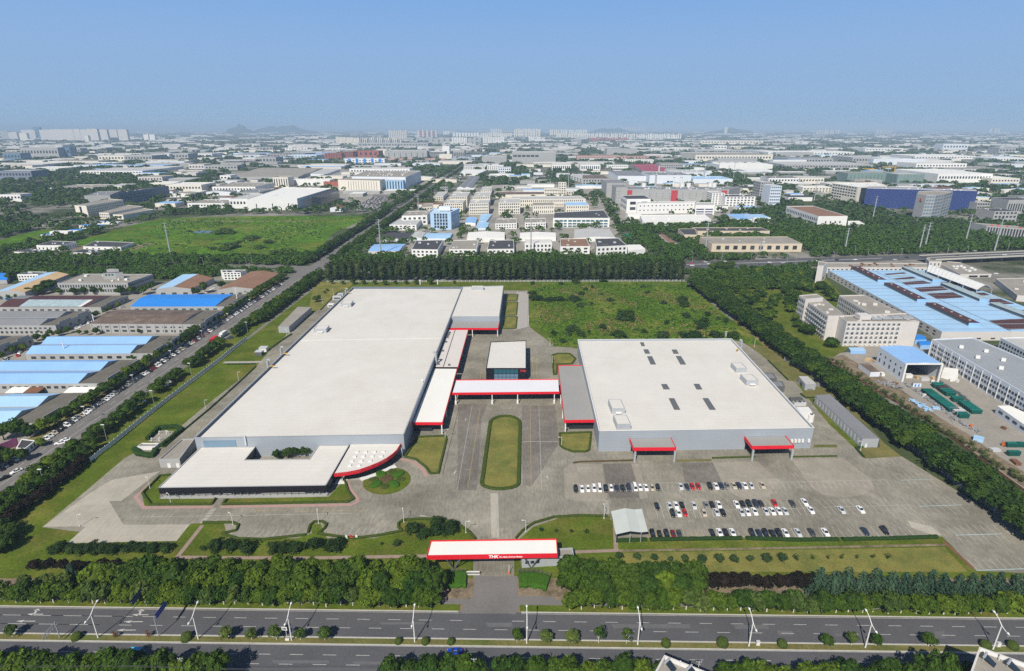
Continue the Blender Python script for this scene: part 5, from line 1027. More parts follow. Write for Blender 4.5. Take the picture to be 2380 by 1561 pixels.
crown_row('belt_tree', [-30 - 5.6 * k for k in range(19)], lambda x: 157.6 - .0155 * x, 'tall dense belt tree, rear row, {} from the gate, office side', 10.2, 11.0, [L_BROAD, L_DEEP, L_BROAD], 'broad', BG, .9, None, 1.25)
crown_row('belt_tree', [19.5 + 5.2 * k for k in range(9)], lambda x: 152.4 - .0155 * x, 'tall dense belt tree, middle row, {} from the gate, car park side', 10.2, 11.2, [L_BROAD, L_DEEP, L_DEEP], 'broad', BG, .8, None, 1.25)
crown_row('belt_tree', [19.5 + 5.2 * k for k in range(9)], lambda x: 157.0 - .0155 * x, 'tall dense belt tree, rear row, {} from the gate, car park side', 10.2, 11.6, [L_DEEP, L_DEEP, L_DARK], 'broad', BG, .8, None, 1.25)
crown_row('belt_tree', [-152 - 6.5 * k for k in range(3)], lambda x: 154 - .0155 * x, 'loose belt tree at the far office end, {} beyond the dense rows', 5.6, 6.2, [L_DEEP, L_PALE], 'broad', BG, .9)
crown_row('plum_tree', [-131 - 4.6 * k for k in range(9)], lambda x: 161.5 - .0155 * x, 'dark purple plum tree behind the belt at the office end, {} from the gate', 6.0, 5.6, [L_PLUM], 'broad', 'dark plum trees behind the belt', .8)
crown_row('plum_tree', [65 + 3.6 * k for k in range(11)], lambda x: 157.0 - .0155 * x, 'dark purple plum tree in the car park hedge row, {} from the belt', 6.4, 6.8, [L_PLUM], 'broad', 'dark plum trees behind the belt', .4)
crown_row('cedar_tree', [102.5 + 4.6 * k for k in range(17)], lambda x: 154.3 - .0155 * x, 'blue green cedar with drooping tiers, {} from the plum hedge', 9.2, 11.5, [L_CEDAR], 'cedar', 'cedars beyond the plum hedge', .6)
crown_row('cedar_tree', [-152, -146, -139.5], lambda x: 156.5 - .0155 * x, 'loose cedar at the office end of the belt, {} from the corner', 6.6, 7.6, [L_CEDAR], 'cedar', 'cedars at the office end', .6)
# dark shrubs on the front lawns
L_EVER = leafmat('evergreen_leaves', (.016, .036, .010), (.028, .052, .013))
SG = 'spreading evergreen trees on the front lawns'
for lab, t, seq, wd, ht in (('dark spreading evergreen in front of the concrete pad, {} from the office corner', 'd0', [(540, 470), (640, 478), (740, 480), (840, 478), (940, 482), (1040, 480), (1200, 470), (1300, 475), (1400, 478), (1500, 470)], 6.2, 4.0),
                            ('dark spreading evergreen by the visitor bays, {} from the brick path', 'd0', [(1960, 455), (2110, 455), (2250, 470), (2480, 480), (2590, 470), (2700, 465), (2860, 440), (3010, 465), (3060, 430)], 6.6, 4.6),
                            ('dark spreading evergreen inside the sweeping gate hedge, {} from the lamp', 'd1', [(1430, 300), (1540, 330), (1640, 320), (1640, 240), (1760, 290)], 7.0, 4.6)):
    for k, (x, y) in enumerate(seq): plant('evergreen_tree', lab.format(ordn(k + 1)), 'tree', G(P(t, x, y)), wd * rnd.uniform(.85, 1.15), ht * rnd.uniform(.85, 1.15), 'low', L_EVER, None, None, SG, 1.3, .03)
for k, (t, x, y, s) in enumerate((('d0', 480, 500, 3.0), ('d0', 1840, 465, 2.6), ('d1', 1275, 425, 3.6), ('d1', 1140, 415, 1.4), ('d2', 265, 290, 2.0), ('d2', 400, 298, 1.6), ('d2', 540, 300, 1.7), ('d2', 675, 305, 2.0))):
    plant('lawn_shrub', ['bare looking shrub at the corner of the concrete pad', 'small shrub beside the brick path', 'dark single shrub on the lawn between flagpoles and gate', 'tiny shrub beside the dark single one', 'small shrub nearest the gate on the shelter lawn', 'second small shrub on the shelter lawn', 'third small shrub on the shelter lawn', 'small shrub nearest the shelter'][k], 'shrub', G(P(t, x, y)), s, s * .9, 'low', L_BUSH, None, None, None, 1.0, .03)
YG = 'young trees on the yellowing front lawn'
for k, (x, y, s) in enumerate(((970, 545, 3.6), (1130, 550, 3.4), (1285, 560, 3.4), (1432, 565, 2.6), (1560, 570, 3.6), (1722, 575, 3.8), (1872, 572, 4.2), (2010, 578, 4.0), (2155, 565, 3.2), (2300, 570, 4.4), (2445, 565, 4.2), (2572, 560, 3.0), (2717, 548, 2.2), (2862, 548, 2.0), (2990, 545, 2.4), (3125, 545, 2.0), (3268, 545, 2.4), (3405, 545, 2.8))):
    plant('young_tree', f'small young tree on the yellowing lawn, {ordn(k + 1)} from the gatehouse', 'tree', G(P('d2', x, y)), s, s * .95, 'thin' if k > 10 else 'broad', L_BUSH if k < 11 else L_DEEP, None, None, YG, .8, .05)
# trees and roofs at the bottom edge
TG = 'trees along the near pavement at the bottom edge'
def bottom(xs, lab, wd, ht, y=119.4): crown_row('roadside_tree', xs, lambda x: y - .0155 * x, lab, wd, ht, [L_DEEP, L_BROAD, L_DEEP], 'broad', TG, .7, None, 1.3)
bottom([-153 + 5.0 * k for k in range(15)], 'leafy roadside tree at the bottom edge, {} from the office side corner', 9.0, 12.0, 118.6)
bottom([-33 + 4.9 * k for k in range(16)], 'leafy roadside tree at the bottom edge, {} beyond the gap by the gate road', 8.8, 12.0, 118.6)
bottom([60, 65.5, 71, 76.5, 82, 87.5, 93, 98.5, 104, 109.5, 115, 121, 127], 'leafy roadside tree at the bottom edge, {} past the first beige roof', 9.0, 11.6, 118.6)
bottom([109, 113.5, 118], 'taller roadside tree before the second beige roof, {} from the gap', 9.0, 15.5, 117.5)
PG = 'utility poles along the near pavement'
for k, (t, x, y, z) in enumerate((('d0', 293, 1400, 9.5), ('d0', 1628, 1440, 9.0), ('d1', 1592, 1445, 9.0), ('d1', 1973, 1445, 9.0), ('d2', 1697, 1470, 8.5), ('d3', 1478, 1502, 8.5))):
    p = G(P(t, x, y), z); r = thing('utility_pole', f'pale concrete utility pole with crossarms at the bottom edge, {ordn(k + 1)} from the office side', 'utility pole', (*p, 0), 0, PG)
    link('pole', MB().tube([(0, 0, 0), (0, 0, z)], [.17, .11], 8).mesh('pole', M_KERB), r); link('crossarm', MB().box((0, 0, z - .35), (1.5, .12, .12)).box((0, 0, z - 1.1), (1.1, .12, .12)).mesh('crossarm', M_GALV), r)
    for s in (-.65, 0, .65): link('insulator', MB().tube([(s, 0, z - .3), (s, 0, z - .02)], .06, 6).mesh('insulator', M_WHITE), r)
r = thing('overhead_wire', 'thin power wires strung along the bottom edge', 'wire', (0, 116.3, 0)); wb = MB()
for o in (-.6, .6): wb.tube([(-160 + 8 * i, o * .3 - .0155 * (-160 + 8 * i) , 8.6 + .3 * math.cos(i * .9)) for i in range(41)], .02, 3)
link('cable', wb.mesh('cable', M_STEELD), r)
def beige_roof(label, px, t, z):
    q = [G(P(t, *c), z) for c in px]; r = hall('apartment_building', label, 'building', q, z, M_ROOFTN, M_WALLP, para=1.3, foot=False)
    a, b_ = q[3], q[2]; ang = math.atan2(b_[1] - a[1], b_[0] - a[0]); w2 = inset(q, .41)
    for i in range(4):
        a0, a1 = w2[i], w2[(i + 1) % 4]; m = lerp(a0, a1, .5); bar('parapet_lining', r, (m[0], m[1], z - .6), (dist(a0, a1), .06, 1.1), math.atan2(a1[1] - a0[1], a1[0] - a0[0]), M_WHITE)
    return q, ang
q1, a1 = beige_roof('beige apartment roof with solar heaters peeping in between the bottom trees', [(1230, 1680), (1800, 1960), (2000, 1660), (1380, 1412)], 'd2', 13.0)
q2, a2_ = beige_roof('beige apartment roof with solar heaters in the bottom corner', [(1790, 1690), (2560, 1960), (2760, 1640), (1915, 1337)], 'd3', 16.0)
def heater(label, p, z, ang):
    r = thing('solar_heater', label, 'solar heater', (*p, z), ang, 'solar water heaters on the beige roofs')
    link('collector', MB().add([(-1, -1.2, .2), (1, -1.2, .2), (1, 1.2, 1.5), (-1, 1.2, 1.5)], [(0, 1, 2, 3)]).mesh('collector', M_GLASS), r); link('tank', MB().tube([(-1.15, 1.3, 1.7), (1.15, 1.3, 1.7)], .3, 10).mesh('tank', M_GALV), r)
    link('stand', MB().tube([(-.9, 1.3, 0), (-.9, 1.3, 1.6)], .05, 5).tube([(.9, 1.3, 0), (.9, 1.3, 1.6)], .05, 5).mesh('stand', M_STEEL), r)
heater('solar heater on the first beige roof nearest its corner', G(P('d2', 1440, 1530), 12), 11.7, a1 + 1.2); heater('solar heater on the first beige roof farther along', G(P('d2', 1640, 1590), 12), 11.7, a1 + 1.2)
heater('solar heater nearest the corner of the second beige roof', G(P('d3', 2010, 1480), 15), 14.7, a2_ + 1.2); heater('second solar heater on the second beige roof', G(P('d3', 2230, 1540), 15), 14.7, a2_ + 1.2)
for lab, t, x, y, z in (('white vent post on the first beige roof', 'd2', 1520, 1520, 11.7), ('white vent post on the second beige roof', 'd3', 2090, 1465, 14.7)):
    p = G(P(t, x, y), z); r = thing('vent_pipe', lab, 'vent pipe', (*p, z)); link('pipe', MB().tube([(0, 0, 0), (0, 0, 1.8)], .12, 6).mesh('pipe', M_WHITE), r); link('cap', MB().tube([(0, 0, 1.8), (0, 0, 2.0)], .2, 6).mesh('cap', M_WHITE), r)
# ================================================================ lamps, flagpoles, fences, people of the site
for k, (t, x, y, h, a) in enumerate((('d0', 725, 248, 5.6, 0), ('c0', 1395, 1212, 5.4, 2.6), ('c0', 1592, 1360, 5, 2.6), ('d0', 2112, 237, 5.4, 2.6), ('d1', 568, 222, 5.6, 1.9), ('d1', 1340, 212, 5.6, 1.9), ('d1', 1902, 308, 5.4, 0), ('d2', 125, 298, 5.4, 3.14), ('d2', 833, 180, 6, 1.7), ('c1', 1760, 750, 5.4, 0), ('c2', 460, 822, 5.2, 3.14), ('c3', 858, 860, 5.2, 3.14), ('c0', 1912, 468, 5.2, 0), ('c0', 2218, 200, 5.2, 0), ('c0', 1582, 762, 5.2, 3.0), ('b2', 155, 880, 6.5, 1.5), ('b2', 352, 1075, 5.6, 2.8), ('b2', 376, 1245, 5, 1.5), ('b1', 288, 985, 5, 2.2), ('b1', 620, 680, 5, 2.2), ('b1', 720, 600, 5, 2.2), ('b2', 2252, 1085, 6, 0))):
    yard_lamp(['white yard lamp at the corner of the pale concrete pad', 'white yard lamp on the pink path corner of the office', 'white yard lamp on the office corner lawn', 'white yard lamp at the hedge beside the zebra crossing', 'white yard lamp in the keyhole hedge', 'white yard lamp where the visitor bays end', 'white yard lamp on the office side of the gate drive', 'white yard lamp on the shelter side of the gate drive', 'tall white yard lamp by the shelter crossing', 'white yard lamp at the wedge lawn', 'white yard lamp on the small lawn below the grey canopy', 'white yard lamp at the end of the long grey shed', 'white yard lamp nearer the office on the side lawn', 'white yard lamp farther along the side lawn', 'white yard lamp by the pump yard', 'white yard lamp at the edge of the wild field', 'white yard lamp at the field corner by the bridge', 'white yard lamp on the small lawn behind the grey canopy', 'white yard lamp by the curved hedge at the back', 'white yard lamp on the back service road', 'white yard lamp near the back corner', 'white yard lamp beyond the far corner of the second hall'][k], G(P(t, x, y)), h, a)
for k, (x, y, m) in enumerate(((822, 365, M_WHITE), (868, 362, M_RED), (912, 362, M_WHITE))):
    p = G(P('d1', x, y)); r = thing('flagpole', ['flagpole with white banner nearest the visitor bays', 'red banded flagpole in the middle of three', 'flagpole with white banner nearest the gate'][k], 'flagpole', (*p, .03)); link('pole', MB().tube([(0, 0, 0), (0, 0, 3.2)], .07, 6).mesh('pole', M_STEEL), r); link('banner', MB().box((.0, -.12, 1.1), (.8, .08, 1.5)).mesh('banner', m), r)
def fence(label, path, h, step, mat, name='fence', z=.0, pm=None, solid=.0):
    p = resample(path, step); c = p[len(p) // 2]; r = thing(name, label, 'fence', (*c, z)); b = MB()
    for i in range(len(p) - 1):
        a, d = p[i], p[i + 1]; L = dist(a, d); ang = math.atan2(d[1] - a[1], d[0] - a[0]); m = lerp(a, d, .5)
        if solid: b.box((m[0], m[1], z + h * .52), (L - .16, .06, h * solid), ang)
        else:
            for zz_ in (.15, .5, .92): b.box((m[0], m[1], z + h * zz_), (L, .06, .08), ang)
            k = max(2, int(L / .45))
            for j in range(1, k): q = lerp(a, d, j / k); b.box((q[0], q[1], z + h * .52), (.05, .05, h * .8), ang)
    part('panel', b, mat, r); st_ = max(1, len(p) // 95)
    for i in range(0, len(p), st_): bar('post', r, (p[i][0], p[i][1], z + h / 2), (.22, .22, h + .2), 0, pm or mat)
    return r
fence('pale panel fence between the avenue trees and the side lawn', gp('c0', 845, 968, 940, 890, 1030, 825, 1350, 560, 1700, 290, 2060, 15, 2150, -60, 2290, -170), 2.6, 3.2, M_WHITE, solid=.8, pm=M_WHITE)
fence('dark steel fence along the boundary trees of the car park', gp('c3', 150, 20, 620, 270, 1190, 740, 1400, 900, 1850, 1265, 2480, 1700), 2.4, 4.0, M_GALV, pm=M_GALV)
fence('white fence below the poplars behind the factory', gp('D', 760, 657, 1000, 656, 1200, 656, 1590, 655), 2.0, 4.0, M_WHITE)
fence('dark fence on the gate corner, office side', gp('d1', 1705, 700, 1740, 675, 1900, 672), 1.8, 1.5, M_STEELD); fence('dark fence on the gate corner, car park side', gp('d2', 60, 672, 230, 672, 345, 715), 1.8, 1.5, M_STEELD)
fence('pale low fence behind the plum hedge', gp('d2', 1890, 782, 2319, 786, 2470, 790), 1.3, 2.5, M_WHITE)
def person(label, p, shirt, ang):
    r = thing('person', label, 'person', (*p, .07), ang)
    me = bpy.data.meshes.new('body'); v = [(0, 0, .95), (0, 0, 1.2), (0, 0, 1.42), (0, 0, 1.52), (0, .02, 1.66), (-.09, 0, .9), (-.1, .16, .5), (-.1, .22, .06), (.09, 0, .9), (.1, -.12, .5), (.1, -.2, .06), (-.2, 0, 1.38), (-.24, -.05, 1.12), (-.22, .08, .88), (.2, 0, 1.38), (.24, .05, 1.12), (.22, -.08, .88)]
    e = [(0, 1), (1, 2), (2, 3), (3, 4), (0, 5), (5, 6), (6, 7), (0, 8), (8, 9), (9, 10), (2, 11), (11, 12), (12, 13), (2, 14), (14, 15), (15, 16)]
    me.from_pydata(v, e, []); o = link('body', me, r); mo = o.modifiers.new('skin', 'SKIN'); rad = [.14, .14, .17, .055, .1, .09, .065, .05, .09, .065, .05, .07, .045, .035, .07, .045, .035]
    if not me.skin_vertices: o.data.attributes.new('x', 'FLOAT', 'POINT')
    try:
        for i, q in enumerate(rad): me.skin_vertices[0].data[i].radius = (q, q)
    except Exception: pass
    me.materials.append(shirt); return r

for k, (x, y) in enumerate(((10, 320), (75, 372), (20, 420), (105, 345), (55, 470), (-30, 500))): plant('corner_tree', f'dark tree massed at the lawn corner by the avenue mouth, {ordn(k + 1)} from the concrete pad', 'tree', G(P('d0', x, y)), rnd.uniform(7.5, 9.5), rnd.uniform(6.5, 8.5), 'broad', L_DARK, None, None, 'dark trees at the lawn corner', 1.1)
# ================================================================ LEFT: avenue with parked cars, estate of warehouses
AVX = lambda y: -222.0 + (y - 450) * .012
def avs(x0, x1, y0, y1): return [(AVX(y0) + x0, y0), (AVX(y0) + x1, y0), (AVX(y1) + x1, y1), (AVX(y1) + x0, y1)]
sheet('avenue_road', avs(-13.5, 9.5, 150, 640), .03, M_ASPHO, 'grey avenue beside the factory, lined with parked cars'); sheet('avenue_road', avs(-9, 8, 640, 3600), .031, M_ASPHO, 'long straight grey avenue running to the horizon')
sheet('avenue_verge', avs(-20, -13.5, 165, 590), .05, M_GRASSD, 'verge under the avenue trees on the estate side'); sheet('avenue_verge', avs(9.5, 24, 165, 590), .05, M_GRASS, 'verge under the avenue trees on the factory side')
ab = MB()
for k in range(30):
    y = 190 + 13 * k
    for o in (-4.0, 4.2): ab.add([(AVX(y) + o - .1, y, .045), (AVX(y) + o + .1, y, .045), (AVX(y) + o + .1, y + 5, .045), (AVX(y) + o - .1, y + 5, .045)], [(0, 1, 2, 3)])
ab.add([(AVX(180) - .1, 180, .045), (AVX(180) + .1, 180, .045), (AVX(585) + .1, 585, .045), (AVX(585) - .1, 585, .045)], [(0, 1, 2, 3)]); structure('road_marking', ab, M_LINEF, 'worn lane lines of the avenue')
sheet('cross_road', gp('b0', -200, 335, 1000, 345, 2000, 345, 2400, 330, 2560, 318, 3000, 345, 3400, 370, 4200, 290, 4200, 330, 3500, 440, 2960, 395, 2580, 350, 2400, 352, 2000, 360, 1000, 362, -200, 350), .034, M_ASPHO, 'cross road behind the poplars')
sheet('estate_yard', [(-420, 205), (-242, 205), (-240, 560), (-700, 560), (-700, 300)], .02, M_ROOFTN, 'dusty concrete yard of the warehouse estate')
AVG = 'avenue trees by the parked cars'
ya = 222
k = 0
while ya < 585:
    k += 1
    plant('avenue_tree', f'leafy avenue tree on the estate side, {ordn(k)} from the entrance', 'tree', (AVX(ya) - 16.5 + rnd.uniform(-1, 1), ya), rnd.uniform(8.5, 10.5), rnd.uniform(7.5, 9.2), 'broad', [L_BROAD, L_DEEP, L_DARK, L_DEEP][rnd.randrange(4)], None, None, AVG, 1.0); ya += rnd.uniform(6.8, 8.2) if ya > 262 or ya < 235 else 26
ya = 170; k = 0
while ya < 590:
    k += 1
    if not (300 < ya < 306 or 335 < ya < 342 or 385 < ya < 400):
        plant('avenue_tree', f'leafy avenue tree on the factory side, {ordn(k)} from the near road', 'tree', (AVX(ya) + 14.5 + rnd.uniform(-1, 1), ya), rnd.uniform(8.8, 11), rnd.uniform(8, 10), 'broad', [L_BROAD, L_DEEP, L_DARK, L_DEEP][rnd.randrange(4)], None, None, AVG, 1.0)
    ya += rnd.uniform(6.6, 8.0)
ya = 172; k = 0
while ya < 236:
    k += 1; plant('plum_tree', f'dark plum tree behind the avenue trees, {ordn(k)} from the lawn corner', 'tree', (AVX(ya) + 25.5 + rnd.uniform(-.8, .8), ya), rnd.uniform(6, 7.5), rnd.uniform(5, 6.2), 'broad', L_PLUM, None, None, 'dark plum trees by the avenue', 1.0); ya += 4.6
ya = 168; k = 0
while ya < 250:
    k += 1; plant('boundary_tree', f'dense tree in the second row by the near corner, {ordn(k)} from the near road', 'tree', (AVX(ya) + 20.5 + rnd.uniform(-1, 1), ya), rnd.uniform(7.5, 9.5), rnd.uniform(7, 9), 'broad', [L_DEEP, L_DARK][rnd.randrange(2)], None, None, 'second row trees by the avenue', 1.0); ya += 6.4
ya = 440; k = 0
while ya < 585:
    k += 1; plant('boundary_tree', f'dense tree in the second row by the back corner, {ordn(k)} from the brown shed', 'tree', (AVX(ya) + 21 + rnd.uniform(-1, 1), ya), rnd.uniform(8, 10), rnd.uniform(8, 10), 'broad', [L_DEEP, L_DARK][rnd.randrange(2)], None, None, 'second row trees by the avenue', 1.0); ya += 7.5
AC = 'cars parked along the avenue'; cc = ['white', 'silver', 'white', 'black', 'dark grey', 'navy', 'grey', 'silver', 'black', 'dark grey', 'black', 'white', 'navy', 'silver', 'grey', 'champagne', 'dark red']
ya = 228; k = 0
while ya < 560:
    if rnd.random() < .98:
        k += 1; co = cc[rnd.randrange(17)]; car(['sedan', 'sedan', 'suv', 'hatch'][rnd.randrange(4)], co, (AVX(ya) - 10.2 + rnd.uniform(-.3, .3), ya), R(65) + rnd.gauss(0, .04), f'{co} car parked aslant on the estate side of the avenue, {ordn(k)} from the entrance', AC, z=.03, full=False)
    ya += 2.75 if ya > 252 or ya < 240 else 14
ya = 200; k = 0
while ya < 540:
    if rnd.random() < .55:
        k += 1; co = cc[rnd.randrange(17)]; car(['sedan', 'sedan', 'suv', 'hatch'][rnd.randrange(4)], co, (AVX(ya) + 12.4 + rnd.uniform(-.3, .3), ya), R(-60) + rnd.gauss(0, .05), f'{co} car parked on the factory side of the avenue, {ordn(k)} from the near road', AC, z=.05, full=False)
    ya += 4.4
p = G(P('b0', 2080, 985)); r = thing('box_truck', 'white box truck driving down the avenue', 'truck', (*p, .03), -.05); link('cargo_box', MB().box((0, 0, 2.0), (2.6, 7, 3.0)).mesh('cargo_box', M_WHITE), r); link('cab', MB().box((0, -4.6, 1.4), (2.4, 1.9, 2.2)).mesh('cab', M_STEEL), r)
p = G(P('b0', 1995, 1035)); r = thing('truck', 'red truck driving down the avenue', 'truck', (*p, .03), -.05); link('cargo_box', MB().box((0, .5, 1.9), (2.6, 6, 3.0)).mesh('cargo_box', M_RED), r); link('cab', MB().box((0, -3.8, 1.5), (2.4, 2, 2.4)).mesh('cab', carmat('dark red')), r)
AL = 'white headed lamps along the avenue'
for k, (t, x, y) in enumerate((('c0', 365, 1035), ('c0', 952, 620), ('c0', 1400, 302), ('c0', 1755, 48), ('c0', 768, 450), ('c0', 1222, 158), ('b0', 1578, 1122), ('b0', 1868, 936), ('b0', 2112, 776), ('b0', 2318, 645), ('b0', 2285, 856))):
    p = G(P(t, x, y), 9); r = thing('avenue_lamp', f'slim avenue lamp with flat white head, {ordn(k + 1)} counted up the avenue', 'street lamp', (*p, 0), 0, AL); link('pole', MB().tube([(.2, 0, 0), (.2, 0, 9)], .09, 6).mesh('pole', M_GALV), r); link('lamp_head', MB().box((0, 0, 9.05), (1.7, .6, .2)).mesh('lamp_head', M_WHITE), r)
# ---- warehouses: wall-top corners FL FR BR BL on the print
W = dict(style='gx', wm=M_WALLG)
WL = lambda n, u0, u1, rows=((.25, .5),), wf=.55, m=None: [(0, n, list(rows), wf, u0, u1) + ((m,) if m else ())]
hpx('warehouse', 'warehouse with pale blue roof crossed by maroon sheets, lowest of the estate', 'warehouse', 'c0', (-420, 610, 355, 602, 835, 325, 100, 330), base=660, bi=1, rm=M_BLUEP, n=2, rise=2.6, ends=15, wins=[(1, 9, [(.5, .72)], .4)], **W)
r, q, h = hpx('warehouse', 'twin span pale blue warehouse with cream lean-to roofs', 'warehouse', 'c0', (-420, 240, 960, 235, 1325, 15, 60, 20), base=318, bi=1, rm=M_BLUE, n=2, rise=2.6, ends=15, wins=[(0, 14, [(.45, .72)], .55, .2, .9), (1, 6, [(.35, .65)], .4)], **W)
for u0, u1, m in ((.38, .50, M_ROOFW2), (.50, .60, M_RUST), (.77, .95, M_ROOFW2)):
    a, b = lerp(q[0], q[1], u0), lerp(q[0], q[1], u1); part('lean_to_roof', MB().add([(a[0], a[1] - 6, 2.6), (b[0], b[1] - 6, 2.6), (b[0], b[1] - .1, 3.6), (a[0], a[1] - .1, 3.6)], [(0, 1, 2, 3)]), m, r)
hpx('warehouse', 'twin span pale blue warehouse behind a round green tree', 'warehouse', 'b0', (235, 1152, 1420, 1145, 1700, 980, 512, 985), base=1228, bi=1, rm=M_BLUE, n=2, rise=2.6, ends=15, wins=[(0, 11, [(.45, .72)], .5, .02, .84), (1, 6, [(.35, .65)], .4)], **W)
hpx('warehouse', 'warehouse with rusty brown weathered roof and two rows of windows', 'warehouse', 'b0', (838, 870, 1862, 876, 2075, 745, 1080, 738), base=962, bi=1, rm=M_ROOFBR, n=1, rise=1.8, ends=15, pilasters=[(0, 12, .95, .9, M_WALLG)], wins=[(0, 12, [(.60, .74), (.14, .36)], .55, .04, .93), (1, 6, [(.35, .65)], .4)], **W)
hpx('warehouse', 'warehouse with vivid blue roof', 'warehouse', 'b0', (1212, 712, 2143, 710, 2320, 595, 1385, 598), base=772, bi=1, rm=M_BLUEV, n=1, rise=1.8, ends=13, wins=[(0, 11, [(.5, .72)], .5, .02, .88, M_TEALG), (1, 6, [(.35, .65)], .4)], **W)
r, q, h = hpx('warehouse', 'warehouse with patched maroon, teal and dark roof', 'warehouse', 'b0', (-20, 716, 935, 716, 1190, 610, 190, 608), base=768, bi=1, rm=M_MAROON, n=1, rise=1.8, ends=13, wins=[(0, 12, [(.35, .62)], .5, .02, .9), (1, 6, [(.35, .65)], .4)], **W)
for u0, u1, v0, v1, m in ((.22, .86, .02, .47, M_TEALR), (.86, .90, .02, .47, M_WHITE), (0, .16, .53, .98, M_ROOFGR)):
    e = 1 - 13 / dist(q[0], q[1])
    def rp(u, v): p = lerp(lerp(q[0], q[1], u * e / .95), lerp(q[3], q[2], u * e / .95), v); return (p[0], p[1], h + 1.8 * (1 - abs(2 * v - 1)) + .08)
    part('roof_patch', MB().add([rp(u0, v0), rp(u1, v0), rp(u1, v1), rp(u0, v1)], [(0, 1, 2, 3)]), m, r)
hpx('warehouse', 'warehouse with grey twin span roof and two rows of windows', 'warehouse', 'b0', (-320, 887, 515, 886, 845, 752, 20, 755), base=972, bi=1, rm=M_ROOFGR, n=2, rise=2.4, ends=12, wins=[(0, 12, [(.62, .78), (.15, .38)], .5, .3, .96), (1, 4, [(.35, .65)], .3)], **W)
hpx('warehouse', 'warehouse end with dark gable strip beside the grey roofed one', 'warehouse', 'b0', (-520, 1115, -60, 1110, 300, 985, -120, 985), base=1200, bi=1, rm=M_BLUE, n=2, rise=2.6, ends=15, wins=[(1, 6, [(.35, .65)], .4)], **W)
hpx('workshop_hall', 'gabled hall with half blue, half brown roof beside the avenue', 'hall', 'b0', (1450, 550, 1775, 545, 1990, 445, 1700, 410), base=595, bi=1, style='gy', rise=2.2, rm=(M_BLUEP, M_ROOFRB), wm=M_WALLG, wins=[(0, 3, [(.0, .35)], .4)])
hpx('workshop_hall', 'gabled hall with rusty brown roof nearest the cross road', 'hall', 'b0', (2018, 555, 2350, 545, 2595, 405, 2330, 385), base=592, bi=1, style='gy', rise=2.4, rm=(M_ROOFRB, M_ROOFRB), wm=M_WALLG, wins=[(0, 4, [(.0, .35)], .4), (1, 14, [(.3, .6)], .5)])
hpx('workshop_hall', 'gabled hall with tan and pale blue roof at the left edge', 'hall', 'b0', (-60, 580, 230, 575, 640, 410, 430, 395), base=640, bi=1, style='gy', rise=2.0, rm=(M_BLUEP, M_ROOFT), wm=M_WALLG, wins=[(0, 3, [(.0, .4)], .4)])
hpx('workshop_hall', 'small blue roofed hall at the left edge behind dark trees', 'hall', 'b0', (-150, 470, 60, 465, 110, 398, -60, 398), base=500, bi=1, style='gx', rise=1.0, rm=M_BLUEV, wm=M_WALLG)
hpx('office_building', 'small white three storey office beside the tan roofed hall', 'office', 'b0', (158, 412, 352, 408, 440, 388, 260, 385), base=470, bi=1, rm=M_ROOFDK, wm=M_WALLW, para=.5, wins=[(0, 7, [(.15, .35), (.55, .75)], .55)], units=2)
hpx('office_building', 'small grey three storey office between the brown roofed halls', 'office', 'b0', (2072, 392, 2235, 390, 2290, 368, 2050, 370), base=462, bi=1, rm=M_ROOFDK, wm=M_WALLW, para=.5, wins=[(0, 5, [(.12, .3), (.45, .62), (.75, .9)], .6)], units=2)
r, q, h = hpx('office_building', 'long grey two storey office with a stepped rooftop tower', 'office', 'b0', (530, 492, 1185, 490, 1420, 408, 770, 405), base=598, bi=1, rm=M_ROOFTN, wm=M_WALLG, para=.6, wins=[(0, 26, [(.62, .84), (.22, .46)], .5), (1, 14, [(.62, .84), (.22, .46)], .5)], units=9, unitm=M_WHITE)
tq = [G(P('b0', *c), h + 8) for c in ((945, 380), (1062, 375), (1135, 368), (1030, 365))]
tb = MB().prism(tq, h - .5, h + 6); part('tower', tb, M_WALLG, r); part('tower', MB().prism(inset(tq, 1.5), h + 6, h + 9), M_WALLG, r); part('tower_roof', MB().poly(inset(tq, -.3), h + 6.05), M_ROOFDK, r)
for k in range(3): c = lerp(tq[0], tq[1], .25 + .25 * k); bar('window', r, (c[0], c[1] - .05, h + 4), (2.0, .15, 1.6), 0, M_TEALG)
hpx('gate_lodge', 'brown roofed gate lodge at the estate entrance', 'lodge', 'c0', (150, 835, 235, 840, 330, 765, 200, 750), base=895, bi=1, rm=M_ROOFDK, wm=M_WALLW, para=.3, wins=[(1, 3, [(.3, .7)], .5)])
r = thing('estate_gate', 'purple pink sign wall of the estate entrance', 'sign wall', (*G(P('c0', 90, 840)), 0)); a, b = G(P('c0', -40, 895)), G(P('c0', 165, 815)); part('panel', MB().prism([a, b, (b[0], b[1] + .8), (a[0], a[1] + .8)], 0, 4.2), mk('purple_pink_panel', (.30, .09, .20), .6), r)
for k, (t, x, y) in enumerate((('b0', 2215, 700), ('b0', 625, 1205), ('b0', 888, 905))):
    p = G(P(t, x, y)); h = (16, 13, 11)[k]; r = thing('mast', ['tall white tapered mast by the vivid blue warehouse', 'slim white lattice mast on the pale blue warehouse', 'slim white mast at the brown roofed warehouse corner'][k], 'mast', (*p, 0)); link('pole', MB().tube([(0, 0, 0), (0, 0, h)], [.55, .25], 8).mesh('pole', M_WHITE), r); link('antenna', MB().box((0, 0, h - 1), (1.2, .3, .2)).box((0, 0, h - 3), (1.2, .3, .2)).mesh('antenna', M_WHITE), r)
EG = 'trees between the estate warehouses'
